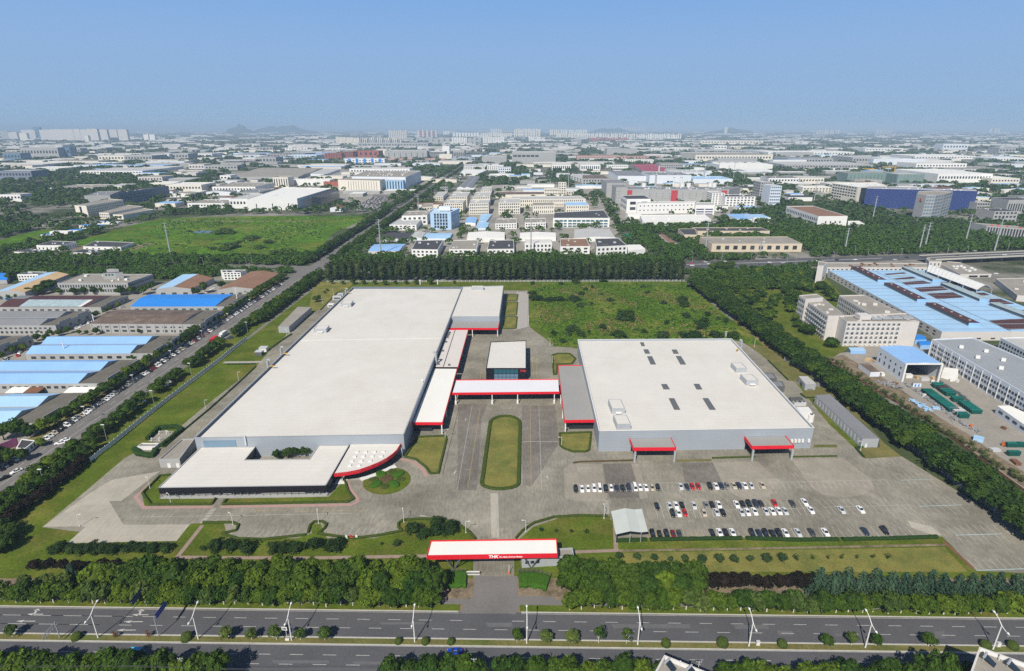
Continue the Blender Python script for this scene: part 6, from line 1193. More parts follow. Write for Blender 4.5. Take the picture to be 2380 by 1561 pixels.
for k, (t, x, y, w_, h_, m) in enumerate((('b0', 1268, 1215, 11, 8, L_BROAD), ('b0', 635, 965, 7, 7, L_BROAD), ('b0', 195, 965, 6, 6, L_BROAD), ('b0', 278, 965, 5, 5, L_DEEP), ('b0', 378, 968, 5, 5, L_DEEP), ('b0', 465, 980, 5, 6, L_BROAD), ('b0', 900, 975, 7, 7, L_DEEP), ('b0', 1295, 965, 4, 5, L_DEEP), ('b0', 740, 975, 5, 5, L_DEEP), ('b0', 810, 980, 5, 5, L_BUSH), ('b0', 550, 985, 9, 6, L_DEEP), ('b0', 130, 1150, 8, 7, L_DEEP), ('b0', 225, 1125, 8, 7, L_BROAD), ('b0', 25, 1200, 6, 6, L_BROAD), ('b0', 345, 1035, 9, 7, L_DARK), ('b0', 435, 1030, 8, 7, L_DEEP), ('b0', 515, 1212, 7, 4, L_DEEP), ('b0', 780, 1210, 5, 3, L_DEEP), ('b0', 1105, 720, 5, 6, L_BROAD), ('b0', 1035, 745, 5, 5, L_DEEP), ('b0', 985, 770, 6, 5, L_DEEP), ('b0', 895, 815, 10, 7, L_DEEP), ('b0', 1545, 592, 4, 4, L_BROAD), ('b0', 1605, 592, 4, 4, L_BROAD), ('b0', 1695, 590, 4, 4, L_DEEP), ('b0', 2145, 592, 4, 4, L_DEEP), ('b0', 2205, 592, 4, 4, L_DEEP), ('b0', 2290, 592, 4, 4, L_DEEP), ('b0', 1800, 590, 7, 7, L_DARK),
                                        ('c0', 40, 760, 14, 11, L_DARK), ('c0', 170, 740, 16, 12, L_DEEP), ('c0', 290, 740, 10, 8, L_DARK), ('c0', 380, 820, 8, 5, L_BROAD), ('c0', 100, 980, 11, 9, L_DEEP), ('c0', 220, 960, 8, 8, L_DEEP), ('c0', -20, 1040, 8, 8, L_DEEP), ('b0', 15, 640, 6, 6, L_DARK), ('b0', 90, 640, 7, 6, L_DEEP), ('b0', 160, 640, 6, 6, L_BROAD), ('b0', 100, 470, 14, 11, L_DARK), ('b0', 470, 570, 22, 14, L_DARK), ('b0', 380, 600, 18, 12, L_DARK), ('b0', 280, 610, 14, 10, L_DEEP), ('b0', 560, 600, 12, 8, L_DARK), ('b0', 700, 605, 12, 9, L_DARK), ('b0', 790, 600, 12, 9, L_DARK), ('b0', 880, 600, 12, 10, L_DARK), ('b0', 960, 595, 10, 9, L_DEEP), ('b0', 1125, 610, 14, 11, L_DARK), ('b0', 1230, 600, 12, 10, L_DARK), ('b0', 1340, 600, 14, 11, L_DEEP), ('b0', 1410, 560, 12, 10, L_DARK), ('b0', 1905, 590, 12, 14, L_DARK), ('b0', 2060, 545, 12, 9, L_DARK), ('b0', 1840, 600, 8, 7, L_DEEP))):
    plant('estate_tree', f'estate tree standing {("close to a warehouse wall" if k < 29 else "in the dark clumps around the offices")}, {ordn(k + 1 if k < 29 else k - 28)} counted from the avenue inward', 'tree', G(P(t, x, y)), w_ * .8, h_, 'broad', m, None, None, EG, .9)
for k, (x, y, co) in enumerate(((720, 915, 'white'), (760, 898, 'white'), (825, 865, 'white'), (845, 850, 'silver'), (1140, 722, 'silver'), (60, 1205, 'white'), (185, 1145, 'white'), (165, 1172, 'red'), (50, 1215, 'silver'), (190, 1120, 'navy'), (75, 645, 'sky blue'), (1915, 582, 'white'), (1960, 555, 'white'), (1975, 545, 'white'))):
    car('sedan' if k != 10 else 'van', co, G(P('b0', x, y)), rnd.uniform(0, 3), f'{co} car in the estate yards, {ordn(k + 1)} counted from the brown roofed warehouse', 'cars in the estate yards', full=False, z=.03)
for k, (x, y, co, a_) in enumerate(((560, 797, 'white', 1.2), (610, 768, 'white', 1.2), (155, 1060, 'white', .5), (40, 1125, 'black', .5))):
    car('sedan', co, G(P('c0', x, y)), -a_, ['white car parked last before the estate entrance', 'white car parked second before the estate entrance', 'white car driving near the avenue mouth', 'dark car in tree shade at the avenue mouth'][k], 'cars on the avenue mouth', full=False, z=.04)
# field and low buildings beyond the cross road
sheet('field', gp('a0', 1250, 1330, 640, 1190, 1000, 1080, 1500, 960, 2380, 940, 3420, 935, 3330, 1000, 3100, 1100, 2950, 1270, 2600, 1330), .02, M_FIELDB, 'bright green open field beyond the cross road')
sheet('field', gp('a0', -300, 1250, 150, 1120, 420, 1060, 640, 1100, 340, 1180, -300, 1330), .021, M_FIELDB, 'small green field behind the blue roofed huts')
sheet('dirt_track', gp('a0', 600, 1240, 900, 1270, 1200, 1270, 1460, 1190, 1250, 1190, 1000, 1230, 700, 1210, 560, 1230), .04, M_DIRT, 'bare earth round the dark roofed sheds'); sheet('dirt_track', gp('a0', 1600, 985, 2380, 995, 2850, 990, 2960, 965, 2840, 985, 2380, 985, 1600, 975), .04, M_DIRT, 'pale track across the field')
sheet('pond', gp('a0', 1800, 1085, 1900, 1072, 1995, 1085, 1990, 1102, 1900, 1098, 1810, 1100), .04, M_WATER, 'small pond in the green field')
for lab, c, b in (('dark roofed shed with white front, top one by the field track', (335, 1212, 565, 1212, 710, 1180, 480, 1170), 1262), ('long dark roofed shed with white front in the field corner', (770, 1222, 1120, 1228, 1245, 1185, 880, 1172), 1262), ('low dark roofed shed behind the roadside trees by the field', (640, 1278, 870, 1282, 1000, 1252, 770, 1245), 1310), ('low dark roofed shed nearest the left edge by the field', (130, 1272, 330, 1278, 455, 1255, 280, 1245), 1305)):
    hpx('field_shed', lab, 'shed', 'a0', c, base=b, bi=1, rm=M_ROOFDK, wm=M_WALLW, para=.3, wins=[(0, 6, [(.25, .6)], .3), (1, 6, [(.25, .6)], .3)], units=3)
for k, (x0, x1, yt, yb, m) in enumerate(((380, 470, 1113, 1132, M_BLUEV), (470, 640, 1085, 1128, M_WALLW), (635, 760, 1072, 1098, M_BLUEV), (740, 950, 1028, 1058, M_BLUEV), (890, 1020, 995, 1018, M_BLUE), (1020, 1095, 1000, 1018, M_WALLW))):
    front('site_hut', ['bright blue roofed site hut at the low end of the hut row', 'white site hut between the bright blue ones', 'second bright blue roofed site hut', 'long blue roofed site hut', 'pale blue roofed hut near the cream building', 'white hut at the upper end of the hut row'][k], 'hut', 'a0', x0, x1, yt, yb, 10, rm=m, wm=M_WALLW, para=0, style='flat')

L_FB = leafmat('meadow_bush_leaves', (.045, .085, .016), (.07, .12, .02))
mq = gp('a0', 1300, 1310, 1000, 1240, 1500, 985, 2380, 955, 3380, 950, 3300, 1020, 3080, 1100, 2950, 1250, 2600, 1310)
bx = (min(p[0] for p in mq), max(p[0] for p in mq), min(p[1] for p in mq), max(p[1] for p in mq)); sp = []
while len(sp) < 700:
    p = (rnd.uniform(bx[0], bx[1]), rnd.uniform(bx[2], bx[3])); v = math.sin(p[0] * .035 + 1) + math.sin(p[1] * .028 + p[0] * .012)
    if pip(p, mq) and (v > .5 or rnd.random() < .2): sp.append((p[0], p[1], rnd.uniform(3, 8), rnd.uniform(.3, .9)))
woods('tall_weeds', 'patches of tall weeds in the green field beyond the cross road', sp, leafmat('meadow_weed_leaves', (.10, .19, .025), (.10, .19, .025)), 31, 14)
for k, (x, y, w_, h_) in enumerate(((2090, 1100, 40, 9), (2140, 1105, 26, 6), (2140, 1240, 30, 9), (2090, 1260, 24, 6), (2300, 1170, 26, 6), (2360, 1150, 30, 6), (2220, 1190, 14, 4), (1980, 1250, 18, 4), (2420, 1240, 20, 5), (2500, 1190, 22, 5), (1760, 1085, 14, 3), (2640, 1290, 24, 8), (2700, 1300, 26, 9), (2560, 1300, 22, 7))):
    plant('field_bush', f'bush clump in the green field beyond the cross road, {ordn(k + 1)} listed from the pond', 'bush', G(P('a0', x, y)), w_ * .8, h_, 'low', L_FB, None, None, 'bushes in the green field', 1.2)
# ================================================================ RIGHT: boundary trees, vine garden, skip yard, dormitories, blue factory
BY = 'dark boundary trees beside the car park'
bl = [G(P('D', *c)) for c in ((1600, 668), (1700, 742), (1860, 868), (1985, 965), (2110, 1060), (2240, 1160), (2400, 1280))]
bl2 = resample(bl, 7.0)
for k, c in enumerate(bl2):
    for s in (0, 1):
        plant('boundary_tree', f'dark dense boundary tree in the {"fence side" if s == 0 else "outer"} row, {ordn(k + 1)} from the poplars', 'tree', (c[0] + 4.5 + s * 8 + rnd.uniform(-1, 1), c[1] + rnd.uniform(-2, 2)), rnd.uniform(13, 16), rnd.uniform(11.5, 14), 'broad', [L_DARK, L_DARK, L_DEEP][rnd.randrange(3)], None, None, BY, 1.2)
sheet('outer_yard', gp('c3', 560, -40, 800, -60, 1000, -300, 2500, 300, 2600, 1500, 2400, 1250, 1600, 640), .02, M_ROOFTN, 'concrete yard of the neighbouring works')
sheet('garden_strip', gp('c3', 540, 0, 700, -30, 1180, 250, 1600, 555, 1840, 695, 2150, 915, 2460, 1110, 2460, 1260, 1900, 860, 1450, 530, 1000, 290), .045, M_DIRT, 'bare strip of vines and scrub along the boundary')
fence('brown brick wall edge between boundary trees and vine strip', gp('c3', 540, 10, 1000, 310, 1450, 560, 1900, 890, 2380, 1240), 1.2, 6, M_RUST, name='boundary_wall', solid=.9, pm=M_RUST)
vk = 0
for k, (x, y) in enumerate([(560 + i * 15.4 + rnd.uniform(-14, 14), 20 + i * 9.7 + rnd.uniform(-18, 12)) for i in range(120)]):
    vk += 1; big = rnd.random() < .3
    plant('vine_shrub', f'straggling vine shrub in the bare strip, {ordn(vk)} from the dormitories', 'shrub', G(P('c3', x + rnd.uniform(-20, 40), y)), rnd.uniform(3.4, 5) if big else rnd.uniform(2.2, 3.6), rnd.uniform(2.8, 4) if big else rnd.uniform(1.8, 3), 'thin', L_VINE if not big else L_PALE, None, None, 'vine shrubs in the bare strip', .8)
sk = 0
def skip(x, y, m, L=25, nm=None, kind='skip'):
    global sk; sk += 1; p = G(P('c3', x, y)); r = thing('skip_container', nm or f'dark green lidded skip in the yard, {ordn(sk)} counted down the rows', 'skip', (*p, .05), -.02, 'green skips in rows in the works yard')
    Lm = 5.8; b = MB(); b.add([(-Lm / 2 + .2, -.75, .15), (Lm / 2 - .2, -.75, .15), (Lm / 2 - .2, .75, .15), (-Lm / 2 + .2, .75, .15), (-Lm / 2, -.9, 2.3), (Lm / 2, -.9, 2.3), (Lm / 2, .9, 2.3), (-Lm / 2, .9, 2.3)], [(0, 3, 2, 1), (0, 1, 5, 4), (1, 2, 6, 5), (2, 3, 7, 6), (3, 0, 4, 7)])
    link('body', b.mesh('body', mk('dark_skip_side', (.004, .065, .052), .6, .1, .4) if m is M_GREEN else m), r); l = MB()  # green sides darker than the lid: shade between skips put into the colour
    for s in (-1, 1): l.box((0, s * .45, 2.36), (Lm + .1, .84, .12))
    link('lid', l.mesh('lid', m), r); rb = MB()
    for i in range(7): rb.box((-Lm / 2 + .4 + i * (Lm - .8) / 6, -.9, 1.2), (.14, .12, 1.9))
    link('rib', rb.mesh('rib', m), r); return r
for i in range(12): skip(1470 + i * 22.2, 322 + i * 16.4, M_GREEN)
for i in range(2): skip(1742 + i * 24, 500 + i * 16, M_STEEL, nm=f'grey lidless looking skip among the green ones, {ordn(i + 1)} of two')
for i in range(2): skip(1788 + i * 22, 540 + i * 16, M_GREEN)
for x, y in ((1565, 262), (1578, 278)): skip(x, y, M_GREEN)
skip(1618, 300, M_MAROON, nm='rust red topped container in the second row of skips')
for x, y in ((1640, 318), (1665, 335), (1690, 352), (1745, 392), (1758, 405)): skip(x, y, M_GREEN)
for i in range(6): skip(1815 + i * 22.5, 436 + i * 16, M_GREEN)
skip(2275, 905, M_GREEN, nm='large single green skip by the forklift'); skip(2262, 825, M_GREEN, nm='green container with red top beside the forklift'); skip(2358, 825, M_GREEN, nm='green container at the edge behind the forklift')
p = G(P('c3', 2188, 815)); r = thing('forklift', 'orange forklift in the works yard', 'forklift', (*p, .05), .6); link('body', MB().box((0, 0, .8), (2.2, 1.3, 1.0)).box((.6, 0, 1.4), (.9, 1.2, .6)).mesh('body', M_ORANGE), r); fm_ = MB()
for s in (-.5, .5): fm_.tube([(-1.2, s, .2), (-1.2, s, 3.0)], .08, 5); fm_.tube([(-.7, s, 1.2), (-.5, s, 2.3), (.7, s, 2.3), (.9, s, 1.5)], .06, 5)
link('mast', fm_.mesh('mast', M_STEELD), r)
for s in (-.65, .65):
    for t in (-.8, .8): link('wheel', MB().tube([(t, s - .12, .35), (t, s + .12, .35)], .35, 10).mesh('wheel', mk('tyre_rubber', (.02, .02, .02), .9)), r)
# scrap strips
def heap(label, path, wd, ht, mat, n):
    b = MB(); g = random.Random(len(label)); p = resample(path, dist(path[0], path[-1]) / n); c = p[len(p) // 2]; r = thing('scrap_heap', label, 'scrap heap', (*c, .03))
    for q in p:
        for _ in range(4): b.box((q[0] + g.uniform(-wd, wd) / 2, q[1] + g.uniform(-1, 1), g.uniform(.15, ht)), (g.uniform(.5, 2.0), g.uniform(.3, 1.2), g.uniform(.15, .6)), g.uniform(0, 3))
    part('scrap', b, mat, r)
M_SCRAP = mk('scrap_metal', (.26, .26, .27), .6, .45, .8, .3, 3.0)
heap('long low heap of scrap metal beside the rows of skips', gp('c3', 1270, 235, 1370, 300, 1500, 390, 1660, 500, 1800, 610, 1960, 690), 2.6, .8, M_SCRAP, 46); heap('pile of grey frames behind the vine strip', gp('c3', 1040, 225, 1120, 250, 1220, 285), 6, 1.2, M_SCRAP, 18); heap('line of dark scrap along the rail by the white works', gp('c3', 1600, 225, 1800, 350, 1860, 400), 1.2, .7, M_STEELD, 22); heap('blue sheeted pile beside the vine strip', gp('c3', 1330, 395, 1400, 430, 1490, 490), 4, 1.3, M_BLUEP, 14)
for k, (x, y) in enumerate(((1105, 270), (1730, 620), (668, -250))):
    p = G(P('c3', x, y)); r = thing('yard_pole', ['slim lamp pole behind the frames', 'slim lamp pole beside the scrap heap', 'slim lamp pole by the dormitory'][k], 'pole', (*p, 0)); link('pole', MB().tube([(0, 0, 0), (0, 0, 9)], .1, 6).mesh('pole', M_GALV), r); link('lamp_head', MB().box((.5, 0, 9), (1.2, .3, .15)).mesh('lamp_head', M_STEEL), r)
# buildings
r, q, h = hpx('open_shed', 'white open fronted shed with bright blue ridged roof', 'shed', 'b3', (1280, 1245, 1625, 1245, 1362, 1082, 1036, 1084), base=1410, bi=0, style='gy', rise=.9, rm=(M_BLUE, M_BLUE), wm=M_WALLBG, wins=[(3, 5, [(.62, .72), (.22, .42)], .22)], open_edges=(0,))
for u_ in (.015, .985): c = lerp(q[0], q[1], u_); bar('post', r, (c[0], c[1] - .1, h / 2), (1.0, .8, h), 0, M_WHITE)
bar('lintel', r, (lerp(q[0], q[1], .5)[0], q[0][1] - .1, h + .1), (dist(q[0], q[1]), .6, .9), math.atan2(q[1][1] - q[0][1], q[1][0] - q[0][0]), M_WHITE)
if False: part('door_opening', MB().add([(*lerp(q[0], q[1], .05)[:1], lerp(q[0], q[1], .05)[1] - .1, .05), (lerp(q[0], q[1], .95)[0], lerp(q[0], q[1], .95)[1] - .1, .05), (lerp(q[0], q[1], .95)[0], lerp(q[0], q[1], .95)[1] - .1, h * .9), (lerp(q[0], q[1], .05)[0], lerp(q[0], q[1], .05)[1] - .1, h * .9)], [(0, 1, 2, 3)]), M_DARKWALL, r)
for k, (x, y, w_, d_, m) in enumerate(((1300, 180, 4, 2.2, M_WHITE), (1395, 190, 3, 1.4, M_ROOFT), (1450, 205, 5, 1.8, M_STEEL), (1540, 195, 3, 1.2, M_ROOFT))):
    p = G(P('c3', x, y)); rr = thing('crate', ['white cabin at the mouth of the open shed', 'small timber stack in front of the open shed', 'pale machine in front of the open shed', 'timber stack by the far post of the open shed'][k], 'crate', (*p, .05)); link('body', MB().box((0, 0, d_ / 2), (w_, 2.4, d_)).mesh('body', m), rr); link('lid', MB().box((0, 0, d_ + .05), (w_ + .2, 2.6, .1)).mesh('lid', m), rr)
hpx('site_cabin', 'small blue and white cabin before the rows of skips', 'cabin', 'c3', (1352, 235, 1430, 236, 1415, 218, 1345, 218), base=268, bi=1, rm=M_ROOFTN, wm=M_WALLBG, para=0, wins=[(0, 2, [(.1, .75)], .45, .1, .9, M_BLUEV)])
r, q, h = hpx('works_building', 'long pale blue and white works with grey flat roof and bays of dark windows', 'works', 'b3', (1525, 1012, 2640, 1665, 2900, 1410, 1905, 996), base=1168, bi=0, rm=mk('bluish_flat_roof', (.27, .29, .31), .8, .08, .08, .08, .8), wm=M_WALLBG, para=.7, wins=[(0, 42, [(.66, .78), (.42, .54)], .62, .02, .99), (0, 28, [(.10, .26)], .72, .02, .99)], pilasters=[(0, 14, .92, .5, M_WHITE)], units=0)
for u_, v_ in ((.18, .3), (.30, .62), (.36, .25), (.47, .6), (.55, .3)):
    c = lerp(lerp(q[0], q[1], u_), lerp(q[3], q[2], u_), v_); bar('roof_fan', r, (c[0], c[1], h + .5), (2.2, 1.8, 1.9), -.6, M_WHITE)
hpx('works_building', 'second pale blue works at the right edge behind the long one', 'works', 'b3', (2165, 1000, 2560, 1200, 2800, 1080, 2500, 990), base=1115, bi=0, rm=M_ROOFLG, wm=M_WALLBG, para=.6, wins=[(0, 14, [(.62, .78), (.30, .46)], .55), (3, 3, [(.62, .78), (.30, .46)], .4)])
hpx('lean_to_building', 'small white lean-to block between open shed and works', 'lean-to', 'c3', (1620, 125, 1768, 165, 1770, 100, 1640, 85), base=222, bi=1, rm=M_ROOFW2, wm=M_WALLW, para=0, wins=[(3, 2, [(.3, .6)], .3)])
hpx('low_office', 'low white office block with pale roof at the right edge of the yard', 'office', 'c3', (2130, 442, 2500, 700, 2640, 620, 2245, 440), base=515, bi=0, rm=M_ROOFW2, wm=M_WALLBG, para=0, wins=[(0, 5, [(.40, .68)], .55, .04, .96)])
hpx('blue_lean_to', 'small blue canopy shed beside the dormitory', 'shed', 'b3', (1370, 1020, 1475, 1018, 1455, 985, 1385, 965), base=1060, bi=0, rm=M_BLUEV, wm=M_BLUE, para=0); hpx('blue_lean_to', 'second small blue canopy shed nearer the works', 'shed', 'b3', (1420, 1070, 1530, 1068, 1505, 1030, 1395, 1030), base=1105, bi=0, rm=M_BLUEV, wm=M_BLUE, para=0)
hpx('blue_lean_to', 'low pale blue hut in front of the dormitory', 'hut', 'b3', (770, 1122, 912, 1122, 885, 1090, 748, 1090), base=1150, bi=0, rm=M_BLUEP, wm=M_BLUE, para=0); hpx('small_shed', 'brown roofed hut with a white truck cab beside the open shed', 'hut', 'b3', (955, 1320, 1045, 1318, 935, 1235, 845, 1238), base=1362, bi=1, rm=M_ROOFBR, wm=M_WALLBG, para=0)
# dormitories
wn = mk('dorm_window', (.10, .12, .13), .25, .3, .3, spec=.6, objvar=.5)
r, q, h = hpx('dormitory', 'five storey pinkish dormitory facing the factory, with window rows and air conditioners', 'dormitory', 'b3', (735, 850, 1408, 850, 1290, 770, 655, 795), base=1080, bi=1, rm=M_ROOFTN, wm=M_WALLP, para=.8, wmat=wn, units=10, unitm=M_WALLP,
               wins=[(0, 11, [(.84, .92), (.66, .74), (.48, .56), (.30, .38), (.12, .20)], .55, .0, .76)])
for f in (.80, .62, .44, .26, .08):
    for i in range(11):
        c = lerp(q[0], q[1], .76 * (i + .5) / 11); bar('air_conditioner', r, (c[0], c[1] - .35, h * f), (1.0, .6, .6), math.atan2(q[1][1] - q[0][1], q[1][0] - q[0][0]), M_WHITE)
c = lerp(lerp(q[0], q[1], .28), lerp(q[3], q[2], .28), .5); bar('stair_head', r, (c[0], c[1], h + 1.4), (8, 7, 3.2), .0, M_WALLP)
for k in range(4): c = lerp(lerp(q[0], q[1], .45 + .15 * k), lerp(q[3], q[2], .45 + .15 * k), .45); bar('solar_heater', r, (c[0], c[1], h + .2), (7, 5, 1.0), .0, M_GALV)
hpx('dormitory', 'rear dormitory wing with grey roof and stair heads', 'dormitory', 'b3', (968, 783, 1400, 845, 890, 600, 662, 606), h=h - .5, rm=M_ROOFTN, wm=M_WALLP, para=.7, wmat=wn, wins=[(3, 16, [(.82, .92), (.62, .72), (.42, .52), (.24, .34), (.06, .16)], .5)], units=5, unitm=M_WALLP)
r, q, h = hpx('dormitory', 'slim dormitory wing with balconies nearest the boundary trees', 'dormitory', 'b3', (560, 797, 712, 795, 515, 632, 335, 640), base=1025, bi=0, rm=M_ROOFTN, wm=M_WALLP, para=.7, wmat=wn, wins=[(3, 12, [(.82, .92), (.63, .73), (.44, .54), (.26, .36), (.08, .18)], .5)], units=6, unitm=M_WALLP)
for f in (.76, .57, .38, .2):
    for i in range(12):
        c = lerp(q[3], q[0], (i + .5) / 12); bar('balcony', r, (c[0] - .5, c[1], h * f), (1.4, 1.0, .9), math.atan2(q[0][1] - q[3][1], q[0][0] - q[3][0]), M_WALLG)
hpx('dormitory', 'taller dormitory stair block at the end of the slim wing', 'dormitory', 'b3', (350, 640, 515, 627, 455, 592, 290, 605), h=h + 2.5, rm=M_ROOFTN, wm=M_WALLP, para=.6, wmat=wn, wins=[(3, 4, [(.82, .92), (.63, .73), (.44, .54), (.26, .36), (.08, .18)], .6)])
# big blue roofed factory
r, q, h = hpx('blue_factory', 'huge pale blue roofed factory patched with maroon sheets', 'factory', 'b3', (1618, 945, 3000, 940, 1478, 372, 560, 372), base=1028, bi=0, rm=M_BLUEP, wm=M_WALLP, para=0, wins=[(3, 22, [(.62, .76), (.28, .42)], .35), (0, 10, [(.15, .3)], .3)])
zf_ = h + .12
def rpx(*c): return [G(P('b3', c[i], c[i + 1]), zf_) for i in range(0, len(c), 2)]
for c in ((1080, 405, 1265, 392, 1290, 402, 1105, 418), (1165, 450, 1345, 432, 1380, 448, 1195, 462), (1240, 485, 1440, 468, 1525, 495, 1290, 508), (1360, 535, 1610, 520, 1680, 555, 1420, 575), (1480, 590, 1720, 578, 1830, 625, 1570, 640), (1600, 480, 1740, 485, 1800, 505, 1640, 512), (1740, 535, 1900, 545, 1950, 570, 1800, 565), (1870, 585, 2010, 580, 2070, 605, 1920, 612), (2000, 640, 2150, 635, 2290, 685, 2090, 690), (2050, 840, 2380, 822, 2700, 905, 2230, 925), (2250, 745, 2420, 740, 2500, 775, 2330, 780)):
    part('roof_panel', MB().poly(rpx(*c), zf_), M_MAROON, r)
for c in ((1120, 425, 1310, 410, 1330, 420, 1140, 438), (1215, 468, 1400, 455, 1420, 462, 1235, 478), (1440, 580, 1700, 560, 1715, 568, 1460, 590), (1980, 620, 2120, 612, 2150, 625, 2010, 632)): part('roof_panel', MB().poly(rpx(*c), zf_ + .01), M_TEALR, r)
for k, (x0, y0, x1, y1, m) in enumerate(((805, 360, 1055, 485, M_MAROON), (1115, 515, 1425, 668, M_MAROON), (1505, 702, 1910, 892, M_MAROON), (1275, 362, 1565, 482, M_TEALR), (1640, 515, 2005, 665, M_TEALR), (2095, 700, 2500, 850, M_TEALR))):
    a, b = G(P('b3', x0, y0), h), G(P('b3', x1, y1), h); L = dist(a, b); ang = math.atan2(b[1] - a[1], b[0] - a[0]); m_ = lerp(a, b, .5)
    mon = bar('roof_monitor', r, (m_[0], m_[1], h + 1.2), (L, 7.5, 2.4), ang, M_STEELD); bar('monitor_lid', r, (m_[0], m_[1], h + 2.55), (L + .6, 8.2, .3), ang, m)
    bar('monitor_end', r, (b[0] + math.cos(ang) * .3, b[1] + math.sin(ang) * .3, h + 1.3), (.4, 8.0, 2.6), ang, M_BLUE)
    for i in range(5): c = lerp(a, b, (i + .5) / 5); bar('roof_fan', r, (c[0], c[1], h + 3.0), (1.0, 1.6, .6), ang, M_WALLG)
for k in range(17):
    u_ = (k + .5) / 17; a, b = lerp(q[3], q[0], u_), lerp(q[2], q[1], u_); a, b = lerp(a, b, .01), lerp(a, b, .99); m_ = lerp(a, b, .5)
    bar('roof_seam', r, (m_[0], m_[1], h + .16), (dist(a, b), .35 + .3 * (k % 3 == 0), .06), math.atan2(b[1] - a[1], b[0] - a[0]), M_TEALR if k % 2 else M_GALV)
ga, gb = G(P('b3', 1000, 385), h), G(P('b3', 2260, 942), h); m_ = lerp(ga, gb, .5); bar('valley_gutter', r, (m_[0], m_[1], h + .06), (dist(ga, gb), .5, .1), math.atan2(gb[1] - ga[1], gb[0] - ga[0]), M_STEELD)
hpx('office_building', 'pink stair tower at the corner of the blue factory', 'tower', 'b3', (462, 330, 520, 330, 560, 300, 470, 285), base=490, bi=1, rm=M_ROOFTN, wm=M_WALLP, para=.6)
hpx('office_building', 'cluttered pink service building along the back of the blue factory', 'building', 'b3', (530, 345, 1480, 345, 1480, 308, 540, 300), base=400, bi=0, rm=M_ROOFTN, wm=M_WALLP, para=.6, units=14, unitm=M_RUST, wins=[(0, 22, [(.5, .7)], .4)])
ga = [G(P('b3', *c), 11) for c in ((1945, 545), (2085, 540), (1500, 320), (1480, 375))]
r = thing('arched_canopy', 'white ribbed barrel roof canopy beside the blue factory', 'canopy', (*lerp(ga[0], ga[2], .5), 0)); vb = MB(); n = 8
for j in range(2):
    S, E = (ga[0], ga[1]) if j == 0 else (ga[3], ga[2])
    for i in range(n + 1): c = lerp(S, E, i / n); vb.v.append((c[0], c[1], 10 + 4.0 * math.sin(math.pi * i / n)))
for i in range(n): vb.f.append((i, i + 1, n + 2 + i, n + 1 + i))
part('vault', vb, M_WHITE, r); rbm = MB()
for k in range(14):
    S, E = lerp(ga[0], ga[3], k / 13), lerp(ga[1], ga[2], k / 13); rbm.tube([(*lerp(S, E, i / n), 10.1 + 4.0 * math.sin(math.pi * i / n)) for i in range(n + 1)], .25, 4)
part('rib', rbm, M_STEEL, r)
for k in range(5):
    for S, E in ((ga[0], ga[3]), (ga[1], ga[2])): c = lerp(S, E, k / 4); bar('column', r, (c[0], c[1], 5), (.6, .6, 10), 0, M_GALV)
hpx('annex_building', 'flat grey roofed annex with two dark doors by the overpass', 'building', 'b3', (1790, 410, 2080, 408, 1790, 300, 1540, 280), base=440, bi=1, rm=M_ROOFTN, wm=M_WALLP, para=.5, wins=[(0, 2, [(.1, .6)], .8, .25, .95, M_DARKWALL)], units=10, unitm=M_WHITE)
hpx('annex_building', 'pink penthouse on the back of the grey annex', 'building', 'b3', (1500, 292, 1615, 292, 1600, 268, 1470, 262), base=345, bi=1, rm=M_ROOFTN, wm=M_WALLP, para=.3, wins=[(0, 3, [(.3, .7)], .3)])
hpx('annex_building', 'wide flat grey roofed building at the right edge below the overpass', 'building', 'b3', (2320, 605, 2700, 640, 2500, 440, 2120, 450), base=660, bi=0, rm=M_ROOFTN, wm=M_WALLP, para=.5, units=5, unitm=M_WALLP)
# overpass
def deck(label, pa_, pb, wd, z, name='overpass'):
    a, b = G(pa_, z), G(pb, z); L = dist(a, b); ang = math.atan2(b[1] - a[1], b[0] - a[0]); m = lerp(a, b, .5); r = thing(name, label, 'overpass', (*m, 0)); link('deck', unit_box(M_ASPH), r, (0, 0, z - .6)); r.children[0].scale = (L, wd, 1.2); r.children[0].rotation_euler = (0, 0, ang)
    for s in (-1, 1): bar('parapet', r, (m[0] - math.sin(ang) * s * wd / 2, m[1] + math.cos(ang) * s * wd / 2, z + .2), (L, .5, 1.8), ang, M_KERB)
    bar('median_barrier', r, (m[0], m[1], z + .35), (L, .35, .7), ang, M_KERB)
    for k in range(int(L / 28) + 1): c = lerp(a, b, min(1, (k + .5) * 28 / L)); bar('pier', r, (c[0], c[1], (z - 1.2) / 2), (1.6, wd * .5, z - 1.2), ang, M_WALLG)
    return a, b
va, vb_ = deck('grey road overpass running off the right edge behind the blue factory', P('b3', 1480, 258), P('b3', 2900, 195), 22, 6.5)
for k, (t, x, y, co) in enumerate((('b3', 2200, 232, 'white'), ('b3', 2025, 246, 'black'), ('b3', 1760, 240, 'black'))): car('sedan', co, G(P(t, x, y), 6.5), R(95), [f'white car on the overpass', 'black car on the overpass nearer the white one', 'black car on the overpass nearer its ramp'][k], 'cars on the overpass', 'driving_car', 6.5, False)
for k, (t, x, y, co) in enumerate((('b3', 15, 303, 'white'), ('b3', 450, 288, 'white'), ('b3', 640, 280, 'black'), ('b2', 1675, 332, 'white'), ('b2', 1800, 300, 'silver'), ('b2', 1835, 318, 'white'), ('b2', 1665, 315, 'red'), ('b2', 1980, 293, 'silver'), ('b3', 1180, 278, 'silver'), ('b3', 1290, 258, 'black'), ('b3', 810, 278, 'white'), ('b3', 140, 305, 'silver'), ('b3', 2120, 408, 'white'), ('b3', 1920, 197, 'white'))):
    car('sedan', co, G(P(t, x, y)), R(92), f'{co} car on the cross road, {ordn(k + 1)} listed from the pink tower', 'cars on the cross road', 'driving_car', .04, False)
CL = 'slim lamps along the cross road'
